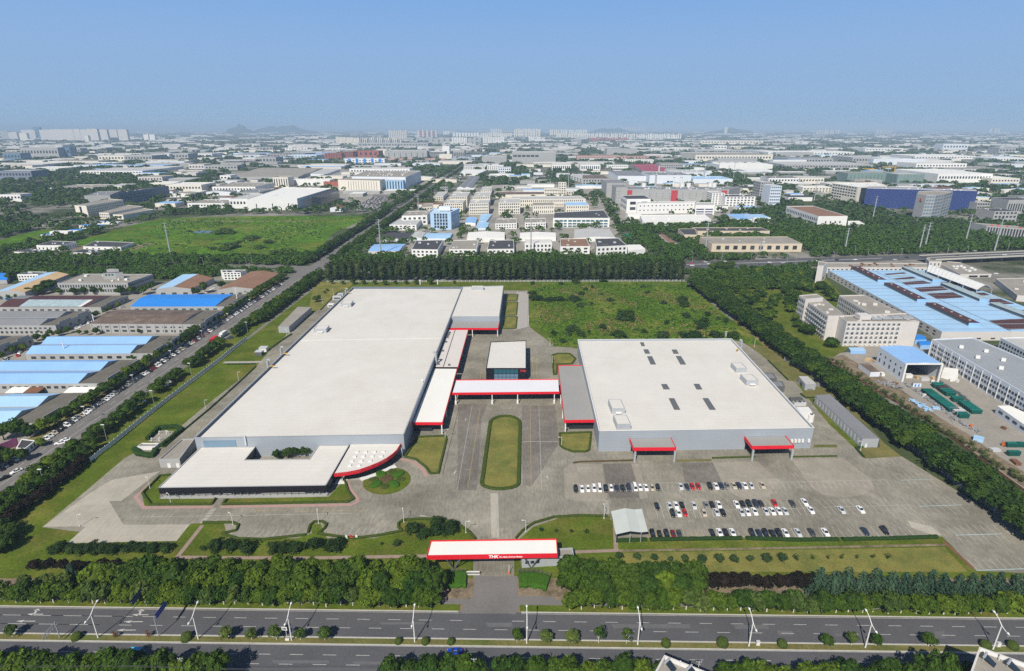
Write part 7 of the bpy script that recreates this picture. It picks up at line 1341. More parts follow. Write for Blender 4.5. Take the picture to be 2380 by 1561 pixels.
for k, (t, x, y, h_) in enumerate((('b3', 175, 290, 11), ('b3', 255, 315, 11), ('b3', 500, 250, 11), ('b3', 605, 290, 11), ('b3', 800, 235, 11), ('b3', 925, 250, 9), ('b3', 1108, 230, 10), ('b3', 1232, 262, 11), ('b3', 1545, 245, 11), ('b3', 1665, 222, 11), ('b3', 1840, 265, 14), ('b3', 2225, 195, 12), ('b2', 1675, 300, 12), ('b2', 1885, 290, 11), ('b2', 2220, 295, 11), ('b2', 1948, 290, 11), ('b0', 130, 335, 9), ('b0', 490, 315, 8), ('b0', 858, 335, 9), ('b0', 1950, 325, 9), ('b0', 2295, 340, 10), ('b0', 700, 340, 14), ('b0', 2350, 350, 16), ('b0', 1893, 325, 8))):
    p = G(P(t, x, y)); r = thing('road_lamp', f'slim grey road lamp by the cross road, {ordn(k + 1)} counted from the pink tower', 'street lamp', (*p, 0), 0, CL); link('pole', MB().tube([(0, 0, 0), (0, 0, h_), (-.8, 0, h_ + .6)], [.16, .1, .07], 6).mesh('pole', M_GALV), r); link('lamp_head', MB().box((-1.4, 0, h_ + .65), (1.3, .4, .2)).mesh('lamp_head', M_STEEL), r)
# wild field and poplars behind the factory
sheet('wild_field', gp('b2', 150, 480, 1600, 480, 1745, 600, 2200, 960, 2340, 1080, 1980, 1010, 610, 1015, 600, 1090, 400, 1085, 340, 1020, 330, 960, 160, 890), .09, M_FIELD, 'rough field of tall weeds behind the second hall')
sheet('service_path', gp('b2', 40, 575, 150, 575, 145, 900, 20, 930), .08, M_PAVE, 'pale concrete road along the weed field')
fence('pale yellow rail along the weed field', gp('b2', 152, 580, 155, 890), 1.2, 4, M_STEEL)
fq = gp('b2', 150, 480, 1570, 480, 1700, 600, 2120, 960, 2280, 1080, 1980, 1010, 610, 1015, 600, 1090, 400, 1085, 340, 1020, 330, 960, 160, 890)
for nm, m, nn, sd in (('green', leafmat('weed_leaves', (.085, .155, .018), (.085, .155, .018)), 2100, 21), ('dry', leafmat('dry_weed_leaves', (.17, .15, .055), (.17, .15, .055)), 800, 22), ('dark', leafmat('dark_weed_leaves', (.03, .075, .016), (.03, .075, .016)), 250, 23)):
    sp = []
    while len(sp) < nn:
        p = (rnd.uniform(20, 215), rnd.uniform(340, 560)); v = math.sin(p[0] * .09 + 2 * math.sin(p[1] * .05)) + math.sin(p[1] * .07 + p[0] * .03)
        if pip(p, fq) and (nm == 'green' or (v > .4) == (nm == 'dry')): sp.append((p[0], p[1], rnd.uniform(1.4, 3.4), rnd.uniform(.3, .9)))
    woods('tall_weeds', f'{nm} tall weeds covering the rough field', sp, m, sd, 16)
WB = 'dark bushes in the weed field'
for k, (x, y, w_, h_) in enumerate(((220, 650, 16, 6), (190, 600, 10, 5), (330, 655, 15, 4), (440, 655, 15, 4.5), (580, 655, 16, 5), (640, 600, 10, 4), (635, 715, 8, 5), (685, 562, 7, 4), (450, 510, 7, 4), (590, 490, 12, 5), (190, 510, 6, 5), (832, 605, 5, 3), (910, 660, 10, 3.5), (1060, 830, 17, 11), (1020, 840, 12, 8), (1100, 845, 10, 4), (848, 915, 8, 5), (990, 990, 14, 6), (560, 935, 14, 5), (385, 970, 6, 4), (520, 980, 7, 4), (640, 985, 9, 5), (475, 1045, 7, 3.5), (1225, 955, 6, 4.5), (1400, 1000, 14, 6), (1680, 1000, 22, 6), (1900, 1000, 14, 6), (2060, 1000, 14, 6), (1580, 670, 12, 8), (1610, 715, 12, 7), (1405, 690, 7, 4), (1435, 880, 5, 5), (1615, 810, 9, 5), (1770, 880, 15, 8), (1745, 920, 9, 6), (1815, 800, 8, 5), (1985, 860, 5, 5), (1920, 835, 4, 3), (1220, 535, 6, 4), (1260, 590, 6, 3), (750, 540, 5, 4), (850, 480, 10, 4), (745, 695, 4, 3), (720, 950, 4, 2.5))):
    plant('field_bush', f'dark bush in the weed field, {ordn(k + 1)} counted from the pale road across', 'bush', G(P('b2', x, y)), w_ * .9, h_ * .95, 'low', [L_BUSH, L_DARK][k % 2], None, None, WB, 1.3)
PGp = 'tall poplars in the dense belt behind the factory'
for rw in range(2):
    for k in range(46):
        x = -189 + k * 8.0 + rw * 3.5 + rnd.uniform(-1.2, 1.2); plant('poplar_tree', f'tall dark poplar in the {"front" if rw == 0 else "rear"} row, {ordn(k + 1)} from the avenue', 'tree', (x, 574 + rw * 8 + rnd.uniform(-1.5, 1.5)), rnd.uniform(10, 12.2), rnd.uniform(17.5, 23.5) + (2.5 if k in (14, 15, 16, 40) else 0), 'poplar', L_POP, None, None, PGp, 1.0)
for k, (x, y, s) in enumerate(((708, 500, 6), (808, 505, 5), (907, 505, 7.5), (1000, 505, 6), (1105, 505, 5.5), (1200, 512, 7), (1298, 503, 5), (1395, 505, 5.5), (1490, 505, 6.5), (1625, 505, 9), (1845, 500, 4.5), (565, 670, 8), (590, 640, 5), (640, 590, 4), (662, 570, 4))):
    plant('clipped_tree', f'small round tree on the grass below the poplars, {ordn(k + 1)} from the back corner', 'tree', G(P('b1', x, y)), s, s * .9, 'broad', L_DEEP, None, None, 'round trees below the poplars', 1.0)

gq = [gp('b2', 1830, 330, 2380, 400, 2420, 930, 2300, 900, 2050, 680, 1850, 520), gp('b3', 0, 420, 300, 430, 430, 430, 640, 640, 640, 700, 560, 660, 520, 610, 300, 590, 240, 800, 420, 980, 640, 1110, 560, 1120, 250, 900, 0, 640)]
k = 0
for gg in gq:
    b_ = (min(p[0] for p in gg), max(p[0] for p in gg), min(p[1] for p in gg), max(p[1] for p in gg)); n = 0
    while n < (95 if gg is gq[0] else 75):
        p = (rnd.uniform(b_[0], b_[1]), rnd.uniform(b_[2], b_[3]))
        if pip(p, gg):
            n += 1; k += 1; s_ = rnd.uniform(7, 13); plant('garden_tree', f'green garden tree between boundary row and dormitories, {ordn(k)} counted from the cross road', 'tree', p, s_, s_ * rnd.uniform(.7, .95), 'broad', [L_DEEP, L_DARK, L_BROAD, L_DEEP][rnd.randrange(4)], None, None, 'garden trees by the dormitories', .9)
sheet('garden', gq[0], .03, M_GRASS, 'green garden ground beside the dormitories'); sheet('garden', gq[1], .035, M_GRASS, 'green garden ground along the dormitory wing')

sheet('garden', gp('D', 1612, 640, 1900, 626, 1960, 690, 1990, 800, 1930, 835, 1850, 800, 1740, 722, 1640, 665), .026, M_GRASS, 'grass and gardens between boundary trees and dormitories')
XR_ = gp('D', 1585, 623, 1700, 623, 1785, 617, 1900, 612, 2050, 607, 2200, 601, 2500, 590, 2500, 578, 2200, 590, 2050, 595, 1900, 600, 1785, 603, 1700, 608, 1585, 608)
sheet('cross_road', XR_, .036, M_ASPH, 'wide dark cross road beyond the boundary trees'); sheet('road_marking', gp('D', 1590, 615.5, 1785, 610, 2050, 600.5, 2050, 601.2, 1785, 610.8, 1590, 616.2), .06, M_LINEF, 'pale centre line of the cross road')

for k, (x, y, w_, h_, m) in enumerate(((1010, 40, 4, 1.2, M_ROOFT), (930, 20, 5, .9, M_ROOFT), (1060, 160, 3, 1.6, M_WHITE), (1180, 240, 3, .8, M_RUST), (1560, 470, 3.5, .8, M_BLUEP), (1450, 360, 1.6, 1.6, M_WHITE), (1885, 640, 1.4, 1.2, M_ORANGE), (2190, 660, 2, 1.2, M_RUST), (1950, 770, 4, 2.2, M_BLUEP), (2110, 860, 4, .8, M_STEEL), (1530, 235, 2.2, 1.8, M_WHITE), (2300, 980, 4, 1.2, M_RUST), (1230, 90, 3, 1.2, M_STEEL), (1700, 215, 1.5, 1.5, M_WHITE), (1760, 225, 1.5, 1.5, M_WHITE))):
    p = G(P('c3', x, y)); rr = thing('crate', f'{["timber", "timber", "white", "rusty", "blue sheeted", "white", "orange", "rusty", "blue", "steel", "white", "rusty", "steel", "white", "white"][k]} crate or bin left in the works yard, {ordn(k + 1)} from the dormitory end', 'crate', (*p, .05), k * .7, 'loose crates in the works yard'); link('body', MB().box((0, 0, h_ / 2), (w_, w_ * .6, h_)).mesh('body', m), rr); link('lid', MB().box((0, 0, h_ + .06), (w_ + .2, w_ * .6 + .2, .12)).mesh('lid', m), rr)
# ================================================================ BEYOND: factories and offices of the industrial park
def B(label, t, c, base, rm, wm, bi=1, name='factory_building', cat='building', **k): return hpx(name, label, cat, t, c, base=base, bi=bi, rm=rm, wm=wm, **k)
def FB(label, t, x0, x1, yt, yb, dep, rm, wm, name='factory_building', cat='building', **k): return front(name, label, cat, t, x0, x1, yt, yb, dep, rm=rm, wm=wm, **k)
W2 = lambda n, e=0, wf=.5: [(e, n, [(.58, .80), (.18, .40)], wf)]
W1 = lambda n, e=0, wf=.5: [(e, n, [(.45, .72)], wf)]
WN = lambda n, f, e=0, wf=.55, m=None: [(e, n, [((i + .25) / f, (i + .75) / f) for i in range(f)], wf, .03, .97) + ((m,) if m else ())]
# row of small factories just beyond the poplars
VH = dict(para=.6, name='small_factory', units=3)
B('white small factory with dark roof, first of the row beyond the poplars', 'a1', (1445, 1248, 1690, 1252, 1742, 1160, 1492, 1165), 1325, M_ROOFDK, M_WALLW, wins=W2(6) + [(1, 8, [(.2, .8)], .3)], **VH)
B('white small factory with dusty roof, second of the row beyond the poplars', 'a1', (1795, 1248, 2050, 1248, 2070, 1160, 1838, 1165), 1312, M_ROOFTN, M_WALLW, wins=W2(6), **VH)
B('white small factory with dark felt roof, third of the row beyond the poplars', 'a1', (2150, 1248, 2400, 1245, 2395, 1160, 2170, 1165), 1312, M_ROOFDK, M_WALLW, wins=W2(6), **VH)
B('white small factory with white roof, fourth of the row beyond the poplars', 'a2', (118, 1192, 372, 1187, 352, 1148, 125, 1150), 1278, M_ROOFW, M_WALLW, wins=W2(7), **VH)
B('white small factory with brown roof, fifth of the row beyond the poplars', 'a2', (450, 1222, 724, 1220, 690, 1147, 447, 1150), 1292, M_ROOFRB, M_WALLW, wins=W2(4), **VH)
B('white small factory with dark panelled roof, last of the row beyond the poplars', 'a2', (785, 1225, 1072, 1212, 985, 1142, 772, 1148), 1302, M_ROOFDK, M_WALLW, wins=W2(7) + W2(5, 3), **VH)
B('blue roofed shed with white gable by the avenue crossing', 'a1', (1042, 1268, 1330, 1265, 1395, 1198, 1100, 1203), 1305, M_BLUE, M_WALLP, style='gx', rise=1.2, bi=0)
B('dark roofed shed spotted with skylights', 'a1', (1172, 1150, 1410, 1152, 1455, 1095, 1220, 1095), 1176, M_ROOFDK, M_WALLBG, para=0); B('pale grey ridged shed between dark and blue ones', 'a1', (1430, 1145, 1545, 1148, 1578, 1090, 1475, 1090), 1172, M_ROOFLG, M_WALLBG, style='gy', rise=1.5); B('low sky blue roofed shed behind the dark roofed factories', 'a1', (1550, 1145, 1800, 1150, 1830, 1098, 1590, 1098), 1168, M_BLUEP, M_WALLBG, style='gx', rise=1.2)
for lab, t, c, b, m in (('white vaulted hall behind the second and third small factories', 'a1', (1960, 1152, 2312, 1147, 2312, 1090, 1972, 1092), 1182, M_ROOFW2), ('white vaulted hall behind the fourth small factory', 'a2', (72, 1140, 410, 1136, 405, 1095, 75, 1096), 1172, M_ROOFW2), ('silver vaulted hall behind the brown roofed small factory', 'a2', (580, 1147, 960, 1138, 905, 1060, 580, 1063), 1172, M_ROOFLG)):
    B(lab, t, c, b, m, M_WALLW, style='gy', rise=1.6)
B('white low halls beside the last small factory', 'a2', (1080, 1262, 1240, 1245, 1190, 1205, 1070, 1208), 1290, M_ROOFW2, M_WALLW, para=0)
r, q, h = B('pale blue six storey office with a dark window grid', 'a1', (1618, 905, 1812, 905, 1890, 868, 1645, 870), 1068, mk('pale_blue_roof', (.5, .58, .66), .7), mk('pale_blue_render', (.38, .54, .72), .7, .05, .2), bi=0, name='office_building', para=1.2, units=6, unitm=M_BLUEP, wins=[(0, 5, [(.10, .24), (.28, .42), (.46, .60), (.64, .78), (.80, .92)], .7, .16, .84), (1, 6, [(.1, .24), (.28, .42), (.46, .6), (.64, .78)], .5)])
c = lerp(q[0], q[2], .5); bar('penthouse', r, (c[0], c[1], h + 3), (18, 12, 6), 0, M_WALLBG)
B('white two storey factory beside the pale blue office', 'a1', (1240, 1020, 1490, 1022, 1548, 955, 1345, 958), 1075, M_ROOFLG, M_WALLW, wins=W2(6), units=5); B('white factory with dusty roof behind the two storey one', 'a1', (1355, 938, 1590, 932, 1622, 890, 1405, 893), 1020, M_ROOFTN, M_WALLW, wins=W2(5), units=4)
CR = dict(para=.9, name='office_building')
for lab, t, c, b, n in (('cream four storey block, middle front of the cream group', 'a1', (1980, 825, 2162, 822, 2178, 785, 1992, 788), 930, 9), ('cream four storey block behind the middle front one', 'a1', (2015, 762, 2175, 760, 2190, 715, 2040, 718), 850, 9), ('cream block behind the pale blue office', 'a1', (1745, 822, 1922, 820, 1952, 785, 1772, 788), 920, 9), ('cream block farther behind the pale blue office', 'a1', (1800, 762, 1962, 760, 1992, 715, 1830, 716), 850, 9), ('cream four storey block at the head of the cream street', 'a1', (2255, 818, 2455, 815, 2458, 775, 2265, 778), 925, 10), ('small cream block closing the cream street', 'a1', (2090, 700, 2190, 698, 2200, 665, 2100, 668), 745, 5)):
    B(lab, t, c, b, M_ROOFLG, M_WALLC, bi=0, wins=WN(n, 4) + WN(6, 4, 1, .4), units=3, unitm=M_WALLC, **CR)
B('long cream factory across the head of the cream group', 'a2', (0, 785, 685, 780, 640, 752, 0, 755), 850, M_ROOFLG, M_WALLC, wins=WN(34, 2, 0, .4), para=.8); B('low cream factory wing behind the long one', 'a2', (-150, 742, 520, 735, 500, 712, -150, 712), 765, M_ROOFBR, M_WALLC, para=.8)
FB('slim cream tower over the long cream factory', 'a2', 430, 502, 630, 760, 14, M_ROOFLG, M_WALLC, name='tower_building', wins=WN(3, 6)); FB('low cream wing beside the slim cream tower', 'a2', 298, 440, 688, 775, 18, M_ROOFLG, M_WALLC, wins=WN(9, 3)); FB('cream wing on the other side of the slim tower', 'a2', 505, 572, 705, 780, 18, M_ROOFLG, M_WALLC, wins=WN(4, 2))
B('small cream factory with grey roof in the cream group', 'a2', (195, 842, 395, 840, 378, 810, 190, 812), 918, M_ROOFTN, M_WALLC, wins=WN(10, 2, 0, .4), para=.8); B('small cream factory with pale blue roof in the cream group', 'a2', (500, 842, 716, 840, 690, 805, 485, 808), 908, M_BLUEP, M_WALLC, wins=WN(10, 2, 0, .4), para=.8)
B('white office with ribbon windows, half blue, half dark roof', 'a2', (385, 958, 905, 958, 852, 882, 395, 905), 1045, M_ROOFDK, M_WALLW, name='office_building', para=.8, wins=[(0, 12, [(.60, .78), (.30, .46), (.04, .2)], .85, .02, .98, M_TEALG)], pilasters=[(0, 4, 1.0, 2.0, M_WALLW)], units=2)
B('white house factory with brown roof in front of the ribbon windowed office', 'a2', (120, 1002, 315, 998, 310, 958, 125, 960), 1056, M_ROOFTN, M_WALLW, wins=W2(8), units=3); B('white house factory with brown roof by the cream street', 'a1', (2225, 1010, 2425, 1005, 2420, 962, 2240, 965), 1058, M_ROOFTN, M_WALLW, wins=W2(8), units=2)
B('half blue, half maroon lean-to shed by the cream street', 'a1', (2070, 995, 2140, 995, 2196, 922, 2092, 922), 1010, M_BLUEP, M_WALLBG, style='gy', rise=1); B('low blue grey shed below the half maroon one', 'a1', (2045, 1056, 2150, 1056, 2168, 1000, 2062, 1000), 1072, M_BLUEP, M_WALLBG, style='gy', rise=1); B('patched blue shed behind the pale blue office', 'a1', (1945, 1005, 2040, 1008, 2056, 955, 1962, 950), 1030, M_BLUE, M_WALLW, style='gy', rise=1)
B('small cream block by the avenue beyond the pale blue office', 'a1', (1535, 858, 1640, 852, 1645, 822, 1545, 826), 908, M_ROOFTN, M_WALLC, wins=W2(4)); B('white roofed office with a red edge by the avenue', 'a1', (1650, 760, 1740, 756, 1785, 712, 1690, 715), 796, M_ROOFLG, M_WALLC, wins=W2(4)); FB('dark round topped lookout by the avenue', 'a1', 1712, 1782, 672, 720, 16, M_ROOFDK, M_WALLG, name='tower_building', wins=WN(4, 2))
B('long blue grey vaulted shed by the avenue', 'a1', (1870, 678, 2000, 682, 2085, 575, 1985, 572), 692, M_ROOFGR, M_WALLBG, style='gy', rise=3, n=2)
B('low white hall with bright roof by the avenue', 'a1', (1890, 550, 2060, 550, 2155, 508, 1930, 505), 565, M_ROOFW2, M_WALLW, para=0); B('long white office behind the bright roofed hall', 'a1', (1930, 480, 2125, 478, 2120, 455, 1932, 457), 508, M_ROOFLG, M_WALLW, wins=W2(12)); FB('small white factory at the end of the long white office', 'a1', 2150, 2300, 470, 515, 40, M_ROOFLG, M_WALLW, wins=W2(8)); FB('blue grey block behind the small white factory', 'a1', 2250, 2370, 488, 545, 40, M_ROOFGR, M_WALLBG, wins=W2(6))
# grey plant with red panels and its neighbours
r, q, h = B('huge grey plant with red wall panels', 'a2', (1060, 690, 2020, 693, 2125, 668, 1090, 666), 806, M_ROOFGR, M_WALLG, bi=0, para=.8, name='grey_plant', units=34, unitm=M_WHITE, wins=[(0, 12, [(.62, .68), (.44, .5), (.26, .32)], .08, .2, .98)])
for u, f0, f1 in ((.03, .55, .92), (.475, .02, .92), (.955, .55, .92)):
    c = lerp(q[0], q[1], u); bar('wall_panel', r, (c[0], c[1] - .1, h * (f0 + f1) / 2), (14 if u != .955 else 12, .3, h * (f1 - f0)), 0, mk('red_wall_panel', (.42, .045, .055), .6))
FB('grey tower wing at the end of the grey plant', 'a2', 960, 1066, 672, 820, 60, M_ROOFGR, M_WALLG, wins=[(0, 2, [(.1, .15), (.3, .35), (.5, .55), (.7, .75)], .2, .0, .4)]); FB('dark grey wing behind the grey tower', 'a2', 875, 1052, 632, 760, 90, M_ROOFGR, M_WALLG)
B('tall pale block with dark grey roof on the grey plant', 'a2', (985, 566, 1265, 568, 1160, 516, 897, 518), 625, M_ROOFGR, M_WALLBG, wins=[(0, 14, [(.05, .15)], .7)], para=0); FB('blue grey production hall behind the grey plant', 'a2', 1275, 1660, 560, 640, 120, M_ROOFGR, M_WALLBG, units=12, unitm=M_WHITE); FB('pale blue roofed hall behind the grey plant', 'a2', 1680, 2050, 596, 640, 100, M_BLUEP, M_WALLBG, units=10, unitm=M_WHITE); FB('long hall with white plant boxes at the back of the grey plant', 'a2', 1500, 1840, 535, 570, 130, M_ROOFLG, M_WALLBG, units=16, unitm=M_WHITE)
for k, (x, yt, yb, wd, m) in enumerate(((1330, 560, 690, 4, M_GALV), (1498, 582, 690, 4, M_WHITE), (1565, 580, 690, 5, M_WHITE), (1360, 470, 600, 4, M_WALLP), (1780, 490, 620, 4, M_GALV))):
    p = G(P('a2', x, yb)); hh = h_base(p[0], p[1], P('a2', x, yt)[1]); r = thing('chimney', ['grey chimney stack at the middle of the plant', 'slim white chimney stack', 'thicker white chimney stack', 'pinkish chimney stack by the red roofed hall', 'grey chimney by the pale blue roofed hall'][k], 'chimney', (*p, 0), 0, 'chimneys of the grey plant'); link('shaft', MB().tube([(0, 0, 0), (0, 0, hh)], [wd / 2 + .6, wd / 2], 10).mesh('shaft', m), r); link('rim', MB().tube([(0, 0, hh), (0, 0, hh + .6)], wd / 2 + .3, 10).mesh('rim', M_STEELD), r)
for k, x in enumerate((1600, 1660, 1860, 1900, 1240)):
    p = G(P('a2', x, 672), h); r = thing('process_tank', f'white process tank on the grey plant roof, {ordn(k + 1)} listed from the tower', 'tank', (p[0], p[1] + 14, h - .8), 0, 'white tanks on the grey plant'); link('tank', MB().tube([(0, 0, 0), (0, 0, 8)], 5, 12).mesh('tank', M_WHITE), r); link('cap', MB().tube([(0, 0, 8), (0, 0, 9)], [5, 2], 12).mesh('cap', M_STEEL), r)
B('hall with bright red sheet roof behind the grey plant', 'a2', (1215, 522, 1472, 527, 1350, 455, 1105, 457), 545, mk('red_sheet_roof', (.33, .05, .075), .6, .1, .05, rib=(1, 14, .5)), M_WALLG, style='gx', n=4, rise=1.5, wins=W1(12)); B('dark brown roofed works beside the pale block', 'a2', (655, 592, 900, 592, 850, 555, 655, 560), 655, M_ROOFBR, M_WALLG, wins=W2(9)); B('white office at the end of the dark works', 'a2', (545, 558, 655, 590, 655, 562, 560, 545), 632, M_ROOFLG, M_WALLW, wins=W2(4))
B('white factory with black roof and loading dock', 'a2', (1070, 782, 1290, 780, 1225, 745, 1016, 748), 905, M_ROOFDK, M_WALLW, para=.6, wins=W2(2) + W2(6, 3)); B('long white three storey factory with small square windows', 'a2', (1165, 822, 1702, 812, 1715, 802, 1160, 806), 912, M_ROOFLG, M_WALLW, para=.6, wins=[(0, 14, [(.70, .80), (.30, .40)], .3)], units=0); B('white office end with dark ribbon windows', 'a2', (1705, 838, 1887, 838, 1845, 812, 1705, 814), 928, M_ROOFLG, M_WALLW, para=.6, wins=[(0, 2, [(.50, .62), (.24, .36), (.02, .12)], .88, .05, .95, mk('navy_glass', (.02, .03, .12), .15))]); B('low white block beside the ribbon windowed office end', 'a2', (1888, 850, 2010, 848, 1995, 835, 1880, 838), 890, M_ROOFTN, M_WALLW, para=.5)
B('low glaring white hall with skylight bands and a dark entrance', 'a2', (1215, 985, 1852, 972, 1795, 925, 1190, 932), 1022, M_ROOFW2, M_WALLW, para=.5, units=3, unitm=M_WALLW, wins=[(0, 1, [(.0, .7)], 1, .06, .16, M_DARKWALL), (0, 1, [(.3, .4)], 1, .2, .82, M_GLASS)]); FB('small white canopy roofed block by the plant road', 'a2', 1075, 1200, 925, 965, 26, M_ROOFW2, M_WALLW, para=0)
FB('white office tower block with window rows', 'a2', 1850, 1970, 728, 835, 40, M_ROOFLG, M_WALLW, name='office_building', wins=WN(7, 6, 3) + WN(4, 6)); FB('white four storey office with dark roof', 'a2', 1975, 2252, 760, 852, 40, M_ROOFDK, M_WALLW, name='office_building', wins=WN(8, 4), units=4, unitm=M_WALLW)
B('half sky blue roofed white hall below the white offices', 'a2', (2090, 968, 2235, 970, 2205, 918, 1990, 922), 1003, M_BLUE, M_WALLW, para=0); FB('white hall with pale solar roof beside the half blue one', 'a2', 2240, 2400, 955, 1000, 40, M_BLUEP, M_WALLW, para=0); FB('white shed behind the sky blue roofed hall', 'a2', 2105, 2300, 862, 888, 30, M_BLUEP, M_WALLW, para=0)
B('big beige factory with tall window slots beside the cross road', 'D', (1655, 567, 1865, 567, 1830, 550.5, 1627, 551), 586, M_ROOFTN, M_BEIGE, bi=0, para=.6, wins=[(0, 10, [(.28, .75)], .5, .03, .97)], units=4)
B('beige factory with black roof behind the slot windowed one', 'a2', (1600, 1112, 1722, 1114, 1702, 1056, 1545, 1058), 1165, M_ROOFDK, M_BEIGE, para=.5); FB('long beige factory behind the slot windowed one', 'a2', 1722, 2390, 1078, 1130, 30, M_ROOFDK, M_BEIGE, para=.8, wins=[(0, 4, [(.3, .6)], .6)], units=5, unitm=M_BEIGE); B('low brown roofed shed by the canal', 'a2', (1470, 1195, 1528, 1195, 1410, 1108, 1368, 1112), 1215, M_ROOFRB, M_WALLW, style='gy', rise=1)
FB('green tarpaulin hut by the canal', 'a2', 1040, 1132, 1120, 1140, 14, M_GREEN, M_GREEN, name='canal_hut', para=0)
# right: brown hall, leaning tower, blue block
B('white hall with rusty brown roof among the roadside woods', 'a3', (470, 942, 742, 940, 420, 845, 172, 848), 1052, M_ROOFRB, M_WALLW, bi=0, para=.8, wins=[(3, 18, [(.55, .78)], .45), (0, 4, [(.4, .58)], .3, .2, .85), (0, 2, [(.0, .25)], .3, .1, .9, M_DARKWALL)]); B('low white annex with blue roof strip beside the brown roofed hall', 'a3', (745, 1015, 898, 1012, 850, 985, 742, 986), 1054, M_ROOFW2, M_WALLW, para=.4)
r, q, h = B('curved pale office tower with a red emblem', 'a3', (1385, 735, 1475, 748, 1560, 748, 1640, 736, 1722, 712, 1560, 700, 1400, 708), 975, M_ROOFTN, M_WALLG, bi=0, name='office_tower', para=2.0, units=4, wmat=M_BLUEG, wins=sum([WN(3, 8, e, .75, M_BLUEG) for e in (1, 2, 3)], []) + WN(4, 8, 6, .8, M_GLASS))
a_, b_ = q[0], q[1]; c = lerp(a_, b_, .55); em = MB(); ang = math.atan2(b_[1] - a_[1], b_[0] - a_[0]); ex, ey = math.cos(ang), math.sin(ang)
for (x0, z0_, x1, z1_) in ((-2.6, 0, -.2, 6), (2.6, 0, .2, 6), (-1.6, 1.6, 1.6, 1.6)): em.tube([(c[0] + ex * x0 + ey * .5, c[1] + ey * x0 - ex * .5, h - 11 + z0_), (c[0] + ex * x1 + ey * .5, c[1] + ey * x1 - ex * .5, h - 11 + z1_)], .45, 5)
part('emblem', em, mk('red_emblem', (.55, .03, .03), .5), r)
B('long deep blue clad block behind the curved tower', 'a3', (918, 684, 1952, 708, 1935, 690, 930, 668), 862, M_ROOFLG, mk('deep_blue_cladding', (.022, .042, .16), .6, .08, .05, rib=(2, 3, .12)), bi=0, name='office_building', para=.8, units=10, unitm=M_WHITE)
B('cream six storey office with strip windows beside the deep blue block', 'a3', (598, 634, 838, 670, 1110, 655, 1010, 626), 828, M_ROOFW2, M_WALLC, name='office_building', para=.8, wins=WN(9, 6, 0, .7), units=6); FB('dark glass entrance block between cream office and deep blue block', 'a3', 838, 920, 678, 826, 30, M_ROOFDK, M_GLASS, name='office_building'); FB('low pale podium in front of the cream office', 'a3', 490, 810, 745, (765, 830), 24, M_ROOFW2, M_WALLC, name='office_building'); FB('cream low building beside the woods', 'a3', 318, 590, 672, 722, 40, M_ROOFW2, M_WALLC, wins=W2(9))
FB('grey office with a glass end at the edge of the woods', 'a3', 0, 100, 660, 860, 40, M_ROOFLG, M_WALLBG, name='office_building', wins=WN(5, 7, 0, .8, M_BLUEG) + WN(5, 7, 1, .8)); FB('slim office block behind the grey glass ended one', 'a2', 2290, 2400, 625, 800, 40, M_ROOFLG, M_WALLG, name='office_building', wins=WN(4, 7, 3, .7) + WN(5, 7))
FB('dark grey office with pale piers beside the curved tower', 'a3', 1925, 2045, 815, 905, 40, M_ROOFLG, M_WALLG, name='office_building', wins=WN(5, 3, 0, .7)); FB('round cornered grey office with dark roof', 'a3', 2080, 2300, 895, 1000, 40, M_ROOFDK, M_WALLG, name='office_building', wins=WN(6, 3, 0, .6), units=3); FB('tall grey office with vertical piers at the right edge', 'a3', 2200, 2440, 790, 930, 40, M_ROOFDK, M_WALLG, name='office_building', wins=WN(10, 1, 0, .55)); FB('long grey office with white vertical piers at the right edge', 'a3', 2010, 2460, 1048, (1125, 1165), 30, M_ROOFTN, M_WALLG, name='office_building', wins=[(0, 16, [(.08, .88)], .6)], units=5, unitm=M_RED)
FB('green netted building under construction', 'a3', 730, 1190, 540, 622, 60, M_ROOFTN, mk('green_netting', (.16, .24, .22), .9, .15, .1), wins=WN(12, 1, 0, .1)); FB('second green netted building under construction', 'a3', 1190, 1438, 552, 638, 70, M_ROOFLG, mk('green_netting', (.16, .24, .22)), wins=WN(8, 5, 0, .15, M_WALLG))
for k, (x, yt, yb, j) in enumerate(((965, 495, 560, -100), (1165, 478, 570, -120))):
    p = G(P('a3', x, yb)); hh = h_base(p[0], p[1], P('a3', x, yt)[1]); jl = abs(G(P('a3', x + j, yb))[0] - p[0]); r = thing('tower_crane', ['yellow tower crane over the first netted building', 'taller yellow tower crane between the netted buildings'][k], 'crane', (*p, 0)); link('mast', MB().tube([(0, 0, 0), (0, 0, hh)], 1.2, 4).mesh('mast', M_YELLOW), r); link('jib', MB().tube([(jl * .15, 0, hh - 3), (-jl, 0, hh - 2)], 1.0, 4).mesh('jib', M_YELLOW), r)
# left: industrial zone beyond the field
B('long cream and grey office with a white end wall beyond the field', 'a0', (690, 840, 800, 845, 1145, 790, 1010, 778), 945, M_ROOFTN, M_WALLC, name='office_building', para=.6, wins=[(1, 20, [(.72, .82), (.5, .6), (.28, .38), (.08, .18)], .45), (0, 1, [(.15, .9)], .7, .35, .6, M_GLASS)]); B('low cream office with flat brown roof beyond the field', 'a0', (920, 908, 1010, 910, 1330, 850, 1180, 838), 970, M_ROOFTN, M_WALLC, name='office_building', para=.5, wins=W2(5) + W1(14, 1)); B('small cream block with dark door beside the low cream office', 'a0', (1050, 925, 1142, 928, 1430, 880, 1330, 868), 972, M_ROOFTN, M_WALLC, name='office_building', para=.5, wins=W1(2))
B('big dark grey block with white bands', 'a0', (780, 750, 1020, 745, 1120, 705, 900, 712), 820, M_ROOFGR, M_WALLG, name='office_building', para=1, units=4); FB('dark blue grey block with ribbon windows beyond the long office', 'a0', 1120, 1410, 705, (835, 790), 70, M_ROOFGR, mk('blue_grey_wall', (.17, .20, .26), .7), wins=[(0, 1, [(.68, .75), (.45, .52)], 1, .08, .95)], units=6)
